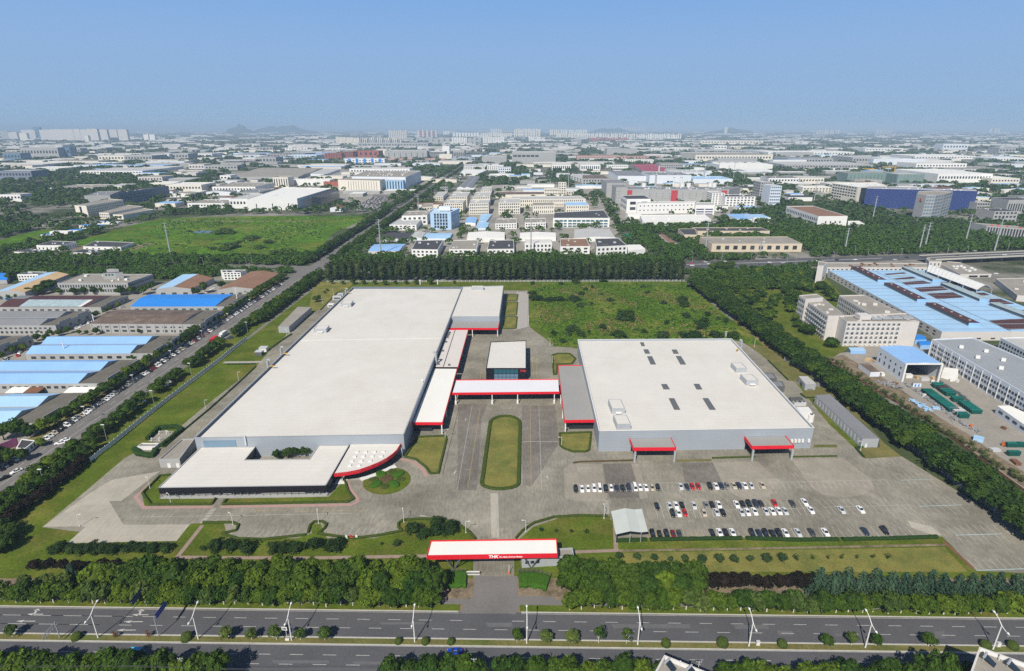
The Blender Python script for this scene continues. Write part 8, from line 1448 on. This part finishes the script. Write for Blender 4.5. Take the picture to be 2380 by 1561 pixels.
B('big white hall beside the black glass office', 'a1', (-90, 785, 380, 778, 700, 682, 250, 672), 882, M_ROOFW2, M_WALLW, para=.8, units=9, wins=[(0, 3, [(.0, .6)], .06)]); B('black glass fronted office block at the end of the white hall', 'a1', (515, 762, 605, 768, 772, 700, 690, 690), 868, M_ROOFDK, M_GLASS, name='office_building', para=.8, wins=[(1, 9, [(.7, .85), (.45, .6), (.2, .35)], .8, .03, .97, M_WIN)])
FB('cream office with dark window slots behind the white hall', 'a1', 165, 305, 580, 670, 40, M_ROOFTN, M_WALLC, name='office_building', wins=[(0, 6, [(.1, .85)], .4)]); FB('low building with white awning row behind the cream office', 'a1', 320, 690, 605, 655, 40, M_ROOFW2, M_WALLW, units=10, unitm=M_WHITE); FB('red brick block beside the beige factory', 'a1', 630, 765, 622, 662, 40, M_RUST, mk('red_brick_wall', (.33, .10, .07), .85, .15, .2))
B('beige factory with dark vertical slots', 'a1', (760, 602, 1150, 612, 1225, 580, 880, 570), 698, M_ROOFTN, M_WALLC, bi=0, para=.8, wins=[(0, 12, [(.05, .92)], .14, .22, .95)]); B('wide beige roofed factory behind the slotted one', 'a1', (890, 572, 1390, 578, 1532, 520, 1040, 516), 690, M_ROOFTN, M_WALLBG, para=1, units=26, unitm=M_ROOFW2); FB('pale blue office with dark slots beside the beige factory', 'a1', 1210, 1372, 608, 697, 30, M_ROOFTN, M_BLUEP, name='office_building', wins=[(0, 6, [(.1, .9)], .4)])
B('wide tan and grey roofed factory beyond the field', 'a1', (-250, 575, 390, 578, 620, 495, 60, 490), 605, M_ROOFTN, M_WALLG, style='gx', n=2, rise=2); B('grey hall beside the wide tan roofed factory', 'a1', (505, 548, 645, 552, 778, 505, 572, 503), 572, M_ROOFLG, M_WALLBG, para=0); FB('pale hall row behind the beige roofed factory', 'a1', 870, 1430, 500, 545, 60, M_ROOFLG, M_WALLW, wins=W1(20), units=8)
FB('white and blue banded factory beyond the tree line', 'a1', 828, 1198, 408, 458, 60, M_ROOFLG, M_WALLW, wins=[(0, 5, [(.0, 1.0)], .35, .02, .98, M_BLUEV), (0, 12, [(.6, .75), (.25, .4)], .5)], units=6)
FB('large grey factory with broad blank bays', 'a1', 1200, 1592, 335, 408, 150, M_ROOFLG, M_WALLG, wins=WN(7, 1, 0, .1), units=12); FB('grey office with white roof at the end of the large grey factory', 'a1', 1590, 1752, 342, 404, 100, M_ROOFW2, M_WALLG, wins=WN(1, 5, 0, 1)); FB('white factory tower behind the grey office', 'a1', 1735, 1800, 290, 380, 60, M_ROOFLG, M_WALLW); FB('grey square office block by the avenue far off', 'a1', 1832, 1938, 332, 402, 80, M_ROOFLG, M_WALLG, wins=WN(6, 1)); FB('low pink wall building before the large grey factory', 'a1', 1200, 1765, 405, 418, 20, M_ROOFTN, mk('pink_wall', (.48, .30, .27), .85))
M_BRICK = mk('red_brick_wall', (.33, .10, .07), .85, .15, .2)
FB('red brick block at the end of the brick row', 'a1', 640, 796, 358, 410, 80, M_RUST, M_BRICK, wins=WN(6, 4, 0, .8)); FB('tall red brick block with bands', 'a1', 793, 905, 345, 406, 90, M_RUST, M_BRICK, wins=WN(2, 7, 0, .95)); FB('long red brick block with dark bays', 'a1', 905, 1142, 336, 388, 100, M_RUST, M_BRICK, wins=WN(5, 1, 0, .5)); FB('yellowish block beside the brick row', 'a1', 1142, 1215, 322, 362, 60, M_ROOFTN, M_WALLC)
FB('grey works at the far side of the avenue', 'a1', 2100, 2330, 388, 450, 120, M_ROOFLG, M_WALLG); FB('big pale grey works with a dark band beyond the avenue', 'a2', 0, 405, 350, 455, 160, M_ROOFLG, M_WALLG, wins=[(0, 6, [(.62, .78)], .8, .02, .62)], units=8); FB('long pink block with regular piers', 'a2', 605, 950, 380, 416, 60, M_RUST, mk('pink_wall', (.48, .30, .27)), wins=WN(22, 1, 0, .3)); FB('pink block continuing the long one', 'a2', 950, 1390, 385, 408, 60, M_RUST, mk('pink_wall', (.48, .30, .27)), wins=WN(14, 1, 0, .3)); FB('white villa office with piers, nearer one', 'a2', 372, 548, 462, 515, 60, M_ROOFLG, M_WALLW, wins=WN(9, 1)); FB('white villa office with piers, second one', 'a2', 635, 820, 462, 518, 60, M_ROOFLG, M_WALLW, wins=WN(9, 1)); FB('white building with dark roof between villas and red roof', 'a2', 885, 1080, 465, 498, 40, M_ROOFDK, M_WALLW, wins=W1(10)); FB('pale works behind the red roofed hall', 'a2', 1050, 1315, 415, 448, 60, M_ROOFTN, M_WALLW, wins=W1(12)); FB('blue and grey process works on the plain', 'a2', 880, 1160, 315, 372, 90, M_ROOFGR, M_WALLG, units=8, unitm=M_BLUEV)
FB('grey hall with dark windows beyond the pylons', 'a2', 1380, 1590, 455, 505, 80, M_ROOFTN, M_WALLG, wins=W2(12))
FB('long white ridged hall beyond the pylons', 'a2', 1925, 2420, 462, 510, 110, M_ROOFW2, M_WALLW, style='gy', n=6, rise=3); FB('white hall roof at the pylon line', 'a2', 2160, 2420, 515, 535, 80, M_ROOFW2, M_WALLBG, para=0)
for k, (t, x0, x1, yt, yb, d, rm, wm) in enumerate((('a3', 0, 290, 585, 640, 60, M_ROOFDK, M_WALLW), ('a3', 285, 515, 585, 640, 50, M_ROOFLG, M_WALLC), ('a3', 1370, 1840, 452, 500, 120, M_ROOFW, M_WALLW), ('a3', 1565, 2070, 548, 630, 200, M_ROOFW2, M_WALLW), ('a3', 2070, 2330, 590, 642, 150, M_ROOFW2, M_WALLC), ('a3', 1630, 2240, 505, 520, 180, M_ROOFTN, M_WALLBG), ('a3', 1050, 1260, 405, 462, 150, M_ROOFW2, M_WALLW), ('a3', 780, 1060, 395, 452, 180, M_ROOFLG, M_WALLG), ('a3', 150, 970, 462, 500, 200, M_ROOFLG, M_WALLG), ('a3', 180, 600, 405, 452, 150, M_ROOFGR, M_WALLG), ('a3', 0, 800, 345, 375, 200, M_ROOFW2, M_WALLW), ('a3', 1170, 1730, 425, 455, 150, M_ROOFW, M_WALLW), ('a3', 900, 1250, 310, 340, 150, M_ROOFLG, M_WALLW), ('a3', 1360, 1930, 382, 412, 200, M_ROOFW2, M_WALLW), ('a3', 2120, 2460, 402, 432, 150, M_ROOFW2, M_WALLW), ('a3', 2140, 2290, 305, 362, 90, M_ROOFLG, M_WALLG), ('a3', 1620, 1850, 270, 330, 90, M_ROOFLG, M_WALLBG), ('a2', 1290, 1690, 312, 330, 160, M_ROOFW, M_WALLW), ('a2', 1700, 2420, 330, 352, 150, M_ROOFLG, M_WALLG), ('a2', 1700, 2420, 372, 430, 260, M_ROOFTN, M_WALLC), ('a2', 1750, 2330, 240, 272, 200, M_ROOFLG, M_WALLC), ('a2', 1880, 1995, 285, 325, 60, M_ROOFLG, M_WALLW), ('a2', 2030, 2180, 290, 315, 60, M_ROOFLG, M_WALLC),
                                                    ('a0', 0, 305, 520, 600, 60, M_ROOFLG, mk('blue_grey_wall', (.17, .20, .26))), ('a0', 10, 205, 740, 805, 30, M_ROOFTN, M_WALLW), ('a0', 920, 1162, 378, 432, 90, M_ROOFLG, M_WALLC), ('a0', 1162, 1420, 378, 432, 120, M_ROOFLG, M_WALLG), ('a0', 1435, 1580, 365, 418, 90, M_ROOFLG, M_WALLW), ('a0', 1580, 1755, 360, 415, 90, M_ROOFLG, M_WALLG), ('a0', 1755, 1975, 360, 395, 120, M_ROOFLG, M_WALLW), ('a0', 1760, 1905, 460, 515, 60, M_ROOFTN, M_WALLP), ('a0', 1905, 2210, 470, 515, 50, M_ROOFTN, M_WALLG), ('a0', 470, 880, 678, 700, 90, M_ROOFTN, M_WALLW), ('a0', 980, 1135, 660, 690, 60, M_ROOFLG, M_WALLC), ('a0', 1550, 1880, 650, 715, 70, M_ROOFW2, M_WALLC), ('a0', 1290, 1515, 575, 625, 60, M_ROOFTN, M_WALLP), ('a0', 450, 920, 430, 458, 110, M_ROOFTN, M_WALLC), ('a0', 750, 1330, 520, 555, 160, M_ROOFLG, M_WALLW), ('a0', 240, 570, 495, 518, 100, M_ROOFW2, M_WALLW), ('a0', 1290, 1580, 490, 515, 90, M_ROOFLG, M_WALLW), ('a0', 0, 410, 458, 485, 150, M_ROOFW, M_WALLW), ('a0', 45, 205, 355, 430, 60, M_ROOFTN, M_BLUEG), ('a0', 205, 555, 305, 400, 90, M_ROOFLG, M_WALLG), ('a0', 560, 665, 300, 396, 50, M_ROOFDK, M_BLUEG), ('a0', 665, 755, 310, 360, 60, M_ROOFLG, M_WALLG), ('a0', 1750, 2095, 820, 870, 60, M_ROOFTN, M_WALLW), ('a0', 2140, 2330, 780, 870, 90, M_ROOFLG, M_WALLW), ('a0', 1980, 2380, 668, 720, 110, M_ROOFTN, M_WALLW), ('a0', 2050, 2150, 562, 615, 40, M_ROOFLG, M_WALLW), ('a0', 2210, 2420, 720, 770, 80, M_ROOFGR, M_WALLG), ('a0', 2290, 2420, 415, 455, 60, M_ROOFLG, M_WALLG), ('a1', 0, 190, 395, 455, 80, M_ROOFGR, M_WALLG), ('a1', 300, 560, 375, 400, 120, M_BLUEP, M_WALLBG), ('a1', 100, 460, 360, 390, 160, M_ROOFDK, M_WALLG), ('a1', 0, 160, 300, 330, 100, M_ROOFDK, M_WALLG), ('a1', 565, 835, 312, 328, 60, M_ROOFW2, M_WALLW), ('a1', 270, 480, 305, 330, 60, M_ROOFLG, M_WALLW), ('a1', 945, 1600, 262, 300, 160, M_ROOFLG, M_WALLG))):
    wn_, rn_ = wm.name.split('_')[0], rm.name.replace('_', ' '); side = {'a0': 'left of the avenue', 'a1': 'about the avenue', 'a2': 'right of the avenue', 'a3': 'in the far right of the park'}[t]
    FB(f'{wn_} walled works with {rn_}, {ordn(1 + sum(1 for z_ in NAMED if z_ == t))} listed {side}' if False else f'{wn_} works with {rn_}, {"long" if x1 - x0 > 350 else "short"} one at {int(P(t, x0, 0)[0] / 23.8)} percent from the left edge', t, x0, x1, yt, yb, d, rm, wm, name='works_hall', units=min(8, (x1 - x0) // 60), wins=W1(max(3, int((x1 - x0) / 28)), 0, .55), group='works of the far industrial park')
for lab, t, c in (('parking', 'a1', (860, 890, 1080, 770, 1090, 740, 1270, 742, 1260, 800, 1130, 890)),): sheet('parking_lot', gp(t, *c), .05, M_ASPHO, 'crowded car park beside the avenue trees')
for k in range(150):
    u, v = (k % 15) / 14, (k // 15) / 9; a = lerp((880, 882), (1085, 770), v); b = lerp((1130, 882), (1262, 772), v); c = lerp(a, b, u)
    if rnd.random() < .85:
        co = cc[rnd.randrange(12)]; car('sedan', co, (lambda g: (g[0], g[1]))(G(P('a1', *c))), rnd.gauss(0, .05), f'{co} car in the crowded far car park, {ordn(k % 15 + 1)} along in row {ordn(k // 15 + 1)}', 'cars in the far car park', 'distant_car', .06, False) if False else None
cb = []
for v in range(11):
    for u in range(18):
        if rnd.random() < .86: cb.append((lerp(lerp((885, 884), (1085, 768), v / 10), lerp((1125, 884), (1262, 770), v / 10), u / 17)))
for k, c in enumerate(cb):
    co = cc[rnd.randrange(12)]; r = car('hatch', co, G(P('a1', *c)), rnd.gauss(0, .06), f'{co} car in the crowded car park beside the avenue, {ordn(k + 1)} counted row by row', 'cars in the crowded far car park', 'distant_car', .06, False)
    for ch in list(r.children):
        if ch.name.startswith('wheel'): bpy.data.objects.remove(ch)
# pylons of the power line
PY = 'steel pole pylons of the power line'
for k, (t, x, yb, yt) in enumerate((('a3', 710, 1282, 1050), ('a3', 965, 1005, 755), ('a3', 1405, 1260, 1020), ('a3', 1452, 1258, 1000), ('a3', 1830, 1200, 925), ('a3', 2105, 1262, 965), ('a3', 425, 815, 600), ('a3', 745, 800, 640), ('a0', 1590, 1312, 1000), ('a1', 1165, 1322, 968), ('a1', 1512, 892, 740), ('a2', 175, 1300, 975), ('a2', 862, 1290, 1205), ('a2', 1797, 1275, 972), ('a2', 2303, 1300, 1195), ('a2', 1415, 405, 312), ('a2', 1512, 425, 335), ('a2', 1585, 450, 370), ('a2', 1920, 530, 430), ('a2', 2010, 560, 470), ('a2', 2055, 610, 440), ('a2', 2158, 620, 520), ('a2', 523, 680, 520), ('a3', 1110, 560, 450), ('a1', 1957, 445, 362), ('a1', 2055, 440, 390), ('a1', 1680, 595, 540), ('a3', 1845, 605, 500))):
    p = G(P(t, x, yb)); hh = h_base(p[0], p[1], P(t, x, yt)[1]); r = thing('pylon', f'grey tubular pylon of the power line, {ordn(k + 1)} listed from the right woods', 'pylon', (*p, 0), rnd.uniform(-.4, .4), PY)
    link('pole', MB().tube([(0, 0, 0), (0, 0, hh)], [1.0, .45], 8).mesh('pole', M_GALV), r)
    for j, f in enumerate((.97, .86, .75)): link('crossarm', MB().tube([(-3.6, 0, hh * f + .6), (0, 0, hh * f), (3.6, 0, hh * f + .6)], [.12, .3, .12], 5).mesh('crossarm', M_GALV), r)
# ================================================================ FAR: towers, works, woods, hills, haze
FT = 'far apartment towers in the haze'
towers = []
for (t, x0, x1, yt, yb, m) in (('a0', 190, 262, 170, 238, M_WALLC), ('a0', 212, 340, 140, 220, M_WALLP), ('a0', 330, 392, 110, 218, M_BLUEG), ('a0', 385, 492, 138, 232, M_WALLP), ('a0', 485, 600, 134, 234, M_WALLP), ('a0', 592, 700, 134, 236, M_WALLP), ('a0', 697, 762, 132, 236, M_WALLP), ('a0', 760, 830, 136, 236, M_WALLP), ('a0', 832, 925, 130, 244, M_WALLP), ('a0', 936, 1012, 136, 236, M_WALLP), ('a0', 1020, 1102, 136, 234, M_WALLP), ('a0', 1110, 1196, 136, 238, M_WALLP), ('a0', 796, 830, 192, 248, M_WALLC), ('a0', 20, 90, 150, 225, M_WALLG), ('a0', 90, 170, 160, 225, M_WALLP), ('a0', 1340, 1385, 182, 235, M_WALLW), ('a0', 1395, 1445, 182, 235, M_WALLW)): towers.append((t, x0, x1, yt, yb, m, 60))
for i in range(17): towers.append(('a1', 745 + i * 13, 755 + i * 13, 203 + i * .8, 262 + i * 1.2, M_WALLC, 40))
for i in range(22): towers.append(('a1', 968 + i * 17.5, 979 + i * 17.5, 212 + (i % 3) * 3, 268 - i * .5, M_WALLC if i % 4 else M_WALLG, 40))
for i in range(10): towers.append(('a1', 1238 + i * 17, 1250 + i * 17, 140 + (i % 3) * 4, 228, M_WALLP, 40))
for i in range(9): towers.append(('a1', 1505 + i * 20, 1520 + i * 20, 142 + (i % 2) * 6, 205, M_BRICK if i % 2 else M_WALLP, 40))
for (a, b, n, yt, yb, m) in ((1605, 1815, 4, 218, 268, M_WALLG), (1822, 1965, 9, 210, 266, M_WALLW), (1972, 2105, 3, 214, 268, M_WALLG), (2110, 2310, 13, 206, 262, M_WALLW), (1830, 2080, 9, 166, 202, M_WALLW), (1740, 1800, 4, 150, 182, M_WALLW), (2180, 2290, 5, 130, 170, M_WALLC), (2090, 2380, 16, 168, 206, M_WALLC)):
    for i in range(n): x = a + (b - a) * i / n; towers.append(('a1', x, x + (b - a) / n * .72, yt, yb, m, 40))
for (a, b, n, yt, yb, m) in ((20, 270, 16, 132, 205, M_WALLC), (350, 700, 18, 138, 190, M_WALLC), (155, 305, 10, 205, 245, M_WALLW), (410, 900, 26, 175, 212, M_WALLC), (1175, 1575, 24, 180, 222, M_WALLW), (895, 1170, 14, 178, 215, M_WALLC), (950, 1240, 14, 112, 150, M_WALLP), (715, 1085, 16, 212, 240, M_BRICK), (1970, 2010, 2, 118, 172, M_WALLC)):
    for i in range(n): x = a + (b - a) * (i + rnd.uniform(-.2, .2)) / n; towers.append(('a2', x, x + (b - a) / n * .62, yt + rnd.uniform(-6, 6), yb, m, 40))
for (t, a, b, n, yt, yb, m) in (('a3', 450, 668, 9, 138, 178, M_WALLP), ('a3', 1005, 1150, 8, 136, 165, M_WALLP), ('a3', 2060, 2265, 6, 120, 168, M_WALLC), ('a1', 380, 1000, 18, 112, 165, M_WALLG), ('a1', 1420, 1640, 9, 110, 150, M_WALLG), ('a0', 1680, 1800, 5, 135, 175, M_WALLP)):
    for i in range(n): x = a + (b - a) * (i + rnd.uniform(-.25, .25)) / n; towers.append((t, x, x + (b - a) / n * .55, yt + rnd.uniform(-5, 5), yb, m, 50))
towers.append(('a1', 1252, 1282, 68, 140, M_BLUEG, 60)); towers.append(('a1', 1004, 1030, 112, 150, M_BLUEG, 50))
towers = towers[:298]; pcount = {}
for (t, x0, x1, yt, yb, m, d) in towers:
    a, b = G(P(t, x0, yb)), G(P(t, x1, yb)); c = lerp(a, b, .5); hh = h_base(c[0], c[1], P(t, 0, yt)[1]); wd = dist(a, b); col = m.name.split('_')[0]
    pc = int(P(t, x0, 0)[0] / 23.8 * 10) / 10; lab = f'{col} {"slab" if wd > 60 else "slim"} apartment tower in the haze, {pc} percent from the left edge'; r = thing('apartment_tower', lab, 'tower', (*c, 0), 0, FT)
    link('wall', MB().box((0, d * .3, hh / 2), (wd, d * .6, hh)).mesh('wall', m), r); link('roof', MB().box((wd * .1, d * .3, hh + 1.5), (wd * .5, d * .3, 3)).mesh('roof', M_WALLG), r)
    FOOT.append([(c[0] - wd / 2, c[1]), (c[0] + wd / 2, c[1]), (c[0] + wd / 2, c[1] + d), (c[0] - wd / 2, c[1] + d)])
# far works: many pale halls scattered to the horizon
KEEP = [gp('D', 1640, 600, 1885, 600, 1880, 582, 1635, 582), gp('D', 1585, 634, 1700, 634, 1785, 628, 1900, 618, 2050, 609, 2200, 602, 2500, 592, 2500, 577, 2200, 589, 2050, 594, 1900, 599, 1785, 602, 1700, 607, 1585, 607), gp('a0', 1250, 1330, 640, 1190, 1000, 1080, 1500, 940, 3420, 915, 3300, 1100, 2950, 1300, 2600, 1345), gp('a0', -400, 1260, 150, 1110, 420, 1050, 650, 1100, 340, 1190, -400, 1345), gp('a1', 850, 900, 1070, 760, 1080, 735, 1280, 735, 1270, 800, 1130, 900), gp('a0', 150, 940, 400, 870, 700, 880, 710, 935, 300, 945), avs(-15, 11, 150, 3600),
        gp('b0', -400, 320, 1000, 338, 2400, 325, 3000, 340, 4300, 280, 4300, 345, 3500, 450, 2960, 400, 2000, 368, 1000, 368, -400, 355)]
bb = [(min(p[0] for p in f), min(p[1] for p in f), max(p[0] for p in f), max(p[1] for p in f)) for f in FOOT]
def clear(p, m=0, foot=True):
    if foot:
        for (b, f) in zip(bb, FOOT):
            if b[0] - m < p[0] < b[2] + m and b[1] - m < p[1] < b[3] + m:
                if m or pip(p, f): return False
    return not any(pip(p, k) for k in KEEP)
RM = [M_ROOFW2, M_ROOFW, M_ROOFLG, M_ROOFLG, M_ROOFLG, M_ROOFTN, M_ROOFTN, M_BLUEP, M_BLUE, M_ROOFGR, M_ROOFDK, M_RUST]; WM_ = [M_WALLW, M_WALLG, M_WALLC, M_WALLBG, M_WALLP, M_WALLG]
far = []; rest = MB(); tries = 0
while len(far) < 1300 and tries < 16000:
    tries += 1; x = rnd.uniform(-40, 2420); y = HOR + 8.5 + 190 * rnd.random() ** 2.2; p = G((x, y)); d = p[1]
    if y > 400 and (x > 1560 and y > 470 or x < 330): continue
    wd = rnd.uniform(45, 190) * (1 + d / 12000) * (.42 if y > 395 else 1); dp = rnd.uniform(35, 90) * (.55 if y > 395 else 1); hh = (rnd.uniform(5, 9) if y > 395 else rnd.uniform(7, 12) + (rnd.random() < .06) * 12)
    q = [(p[0] - wd / 2, p[1]), (p[0] + wd / 2, p[1]), (p[0] + wd / 2 + dp * .03, p[1] + dp), (p[0] - wd / 2 + dp * .03, p[1] + dp)]
    if all(clear(c, 7 if y < 395 else 5) for c in (p, q[0], q[1], q[2], q[3])): far.append((y, q, hh, rnd.choice(RM), rnd.choice(WM_))); FOOT.append(q); bb.append((q[0][0], q[0][1], q[2][0], q[2][1]))
far.sort(key=lambda f: -f[0] )
for k, (y, q, hh, rm, wm) in enumerate(far):
    if k < 290:
        pc = int(proj(q[0][0], q[0][1], 0)[0] / 2.38) / 10
        hall('distant_works', f'small {wm.name.split("_")[0]} works hall with {rm.name.replace("_", " ")}, {pc} percent from the left edge', 'works', q, hh, rm, wm, para=0, style='gy' if k % 3 == 0 else 'flat', rise=2, group='small works scattered on the plain', foot=False)
    else: rest.prism(q, 0, hh, bottom=False)
o = link('distant_roofs', rest.mesh('distant_roofs', mk('distant_pale_roofs', (.52, .51, .49), .8, .35, .004, .3, .012))); tag(o, 'pale roofs of the farthest works melting into the haze', 'roofs', None, 'stuff')
# woods that fill the gaps
bb = [(min(p[0] for p in f), min(p[1] for p in f), max(p[0] for p in f), max(p[1] for p in f)) for f in FOOT]
cells = {}
def cell(p): return (int(p[0] // 200), int(p[1] // 200))
for i, b in enumerate(bb):
    for cx_ in range(int(b[0] // 200), int(b[2] // 200) + 1):
        for cy_ in range(int(b[1] // 200), int(b[3] // 200) + 1): cells.setdefault((cx_, cy_), []).append(i)
def free(p, m):
    for i in cells.get(cell(p), ()):
        b = bb[i]
        if b[0] - m < p[0] < b[2] + m and b[1] - m < p[1] < b[3] + m: return False
    return not any(pip(p, k) for k in KEEP)
near_w, mid_w, far_w = [], [], []
YARDS = [gp('D', 930, 585, 1370, 585, 1440, 540, 1400, 470, 1370, 430, 1080, 430, 1010, 475), gp('D', 1445, 520, 1640, 525, 1760, 490, 1760, 440, 1640, 410, 1380, 400, 1400, 440), gp('D', 470, 478, 790, 485, 1000, 430, 960, 385, 700, 390, 480, 440)]
for i_, y_ in enumerate(YARDS): sheet('works_yard', y_, .022 + .003 * i_, mk('works_yard_concrete', (.27, .255, .22), .9, .3, .02, .2, .15), ['pale concrete yards and lanes between the cream factories', 'concrete yards round the grey plant', 'concrete yards beyond the green field'][i_])
SITEX = [gp('D', -60, 1345, 150, 1000, 560, 640, 1600, 640, 1720, 760, 2440, 1300), [(-430, 190), (-236, 190), (-205, 580), (-760, 575), (-760, 300)], gp('b3', 470, 480, 450, 300, 1500, 250, 2500, 200, 3000, 900, 2600, 2600, 900, 1400, 560, 1060, 230, 830, 280, 600)]
for _ in range(52000):
    x = rnd.uniform(-60, 2440); y = HOR + 6 + 372 * rnd.random() ** 1.35; p = G((x, y)); d = p[1]
    if any(pip(p, s) for s in SITEX): continue
    s = min(26, max(6.5, d / 90)) * rnd.uniform(.75, 1.3)
    if any(pip(p, g_) for g_ in YARDS) and rnd.random() < .72: continue
    # clustered: woods thicken and thin out
    v = math.sin(p[0] * .011 + 1.3) + math.sin(p[1] * .007 + p[0] * .004) + .8 * math.sin(p[0] * .031 - p[1] * .017)
    if d > 900 and rnd.random() < (.8 if v < -.2 else .42): continue
    if not free(p, s * .42 + 1): continue
    if 640 < d and not (x > 1560 and y > 480) and not free(p, 20) and rnd.random() < .5: continue
    hgt_ = min(11, max(4.5, s * .8)) * rnd.uniform(.8, 1.25) if d < 1500 else rnd.uniform(6, 11)
    (near_w if d < 900 else mid_w if d < 2200 else far_w).append((p[0], p[1], s, hgt_))
L_WOOD = leafmat('wood_leaves', (.045, .092, .014), (.045, .092, .014)); L_WOODF = leafmat('far_wood_leaves', (.040, .078, .018), (.040, .078, .018))
woods('woods', 'broad woods and tree lines between the works beyond the cross road', near_w, L_WOOD, 3, 46)
woods('woods', 'tree belts between the farther works', mid_w, L_WOODF, 4, 22); woods('woods', 'distant trees dotting the plain towards the horizon', far_w, L_WOODF, 5, 10)
LT = 'trees lining the far stretch of the avenue'; k = 0
for s in (-1, 1):
    ya = 655; k = 0
    while ya < 3000:
        k += 1; plant('roadside_avenue_tree', f'tree on the {"field" if s < 0 else "works"} side of the far avenue, {ordn(k)} beyond the crossing', 'tree', (AVX(ya) + (13.5 if s > 0 else -15) + rnd.uniform(-2, 2), ya), rnd.uniform(12, 15), rnd.uniform(10, 13), 'broad', [L_DEEP, L_DARK][rnd.randrange(2)], None, None, LT, .7); ya += rnd.uniform(9, 12) * (1 + (ya > 1100) * 1.2)
# hills on the horizon
def hill(label, x0, x1, ytop, yb, n=40):
    a, b = G((x0, yb)), G((x1, yb)); hb = MB(); L = dist(a, b); d = L * .5; g = random.Random(int(x0)); rows_ = 9
    Ht = h_base(lerp(a, b, .5)[0], a[1], ytop)
    for j in range(rows_ + 1):
        for i in range(n + 1):
            u, v = i / n, j / rows_; z = Ht * (math.sin(math.pi * u) ** 1.2) * math.sin(math.pi * v) * (1 + .16 * math.sin(u * 17 + x0) + .08 * math.sin(u * 41)); hb.v.append((a[0] + (b[0] - a[0]) * u, a[1] + d * (v - .5), max(-.5, z)))
    for j in range(rows_):
        for i in range(n): hb.f.append((j * (n + 1) + i, j * (n + 1) + i + 1, (j + 1) * (n + 1) + i + 1, (j + 1) * (n + 1) + i))
    structure('hills', hb, M_HAZEH, label)
hill('low wooded hill on the horizon left of the avenue', 520, 596, 292.5, 311); hill('long low wooded ridge on the horizon', 575, 740, 293.0, 309); hill('low hill behind the far towers of the right', 1640, 1760, 299, 310); hill('faint low ridge behind the middle towers', 1360, 1480, 298.5, 309)
p = G((1688, 322)); r = thing('smoke_stack', 'thin white smoke stack near the horizon', 'chimney', (*G(P('a3', 1003, 185)), 0)); link('shaft', MB().tube([(0, 0, 0), (0, 0, 60)], [4, 3], 8).mesh('shaft', M_WHITE), r); link('rim', MB().tube([(0, 0, 60), (0, 0, 62)], 3.6, 8).mesh('rim', M_STEEL), r)
# the air: pale even haze round camera and scene
hz = MB().box((0, 25900, 99), (107000, 52600, 202)).mesh('haze'); ho = link('haze', hz); ho['kind'] = 'stuff'; ho['label'] = 'pale summer haze over the plain'
hm = bpy.data.materials.new('haze_air'); hm.use_nodes = True; t_ = hm.node_tree; t_.nodes.remove(t_.nodes['Principled BSDF']); pv = t_.nodes.new('ShaderNodeVolumePrincipled')
pv.inputs['Color'].default_value = (.52, .70, .90, 1); pv.inputs['Density'].default_value = 9.0e-5; pv.inputs['Anisotropy'].default_value = -.12
t_.links.new(pv.outputs[0], t_.nodes['Material Output'].inputs['Volume']); hz.materials.append(hm)
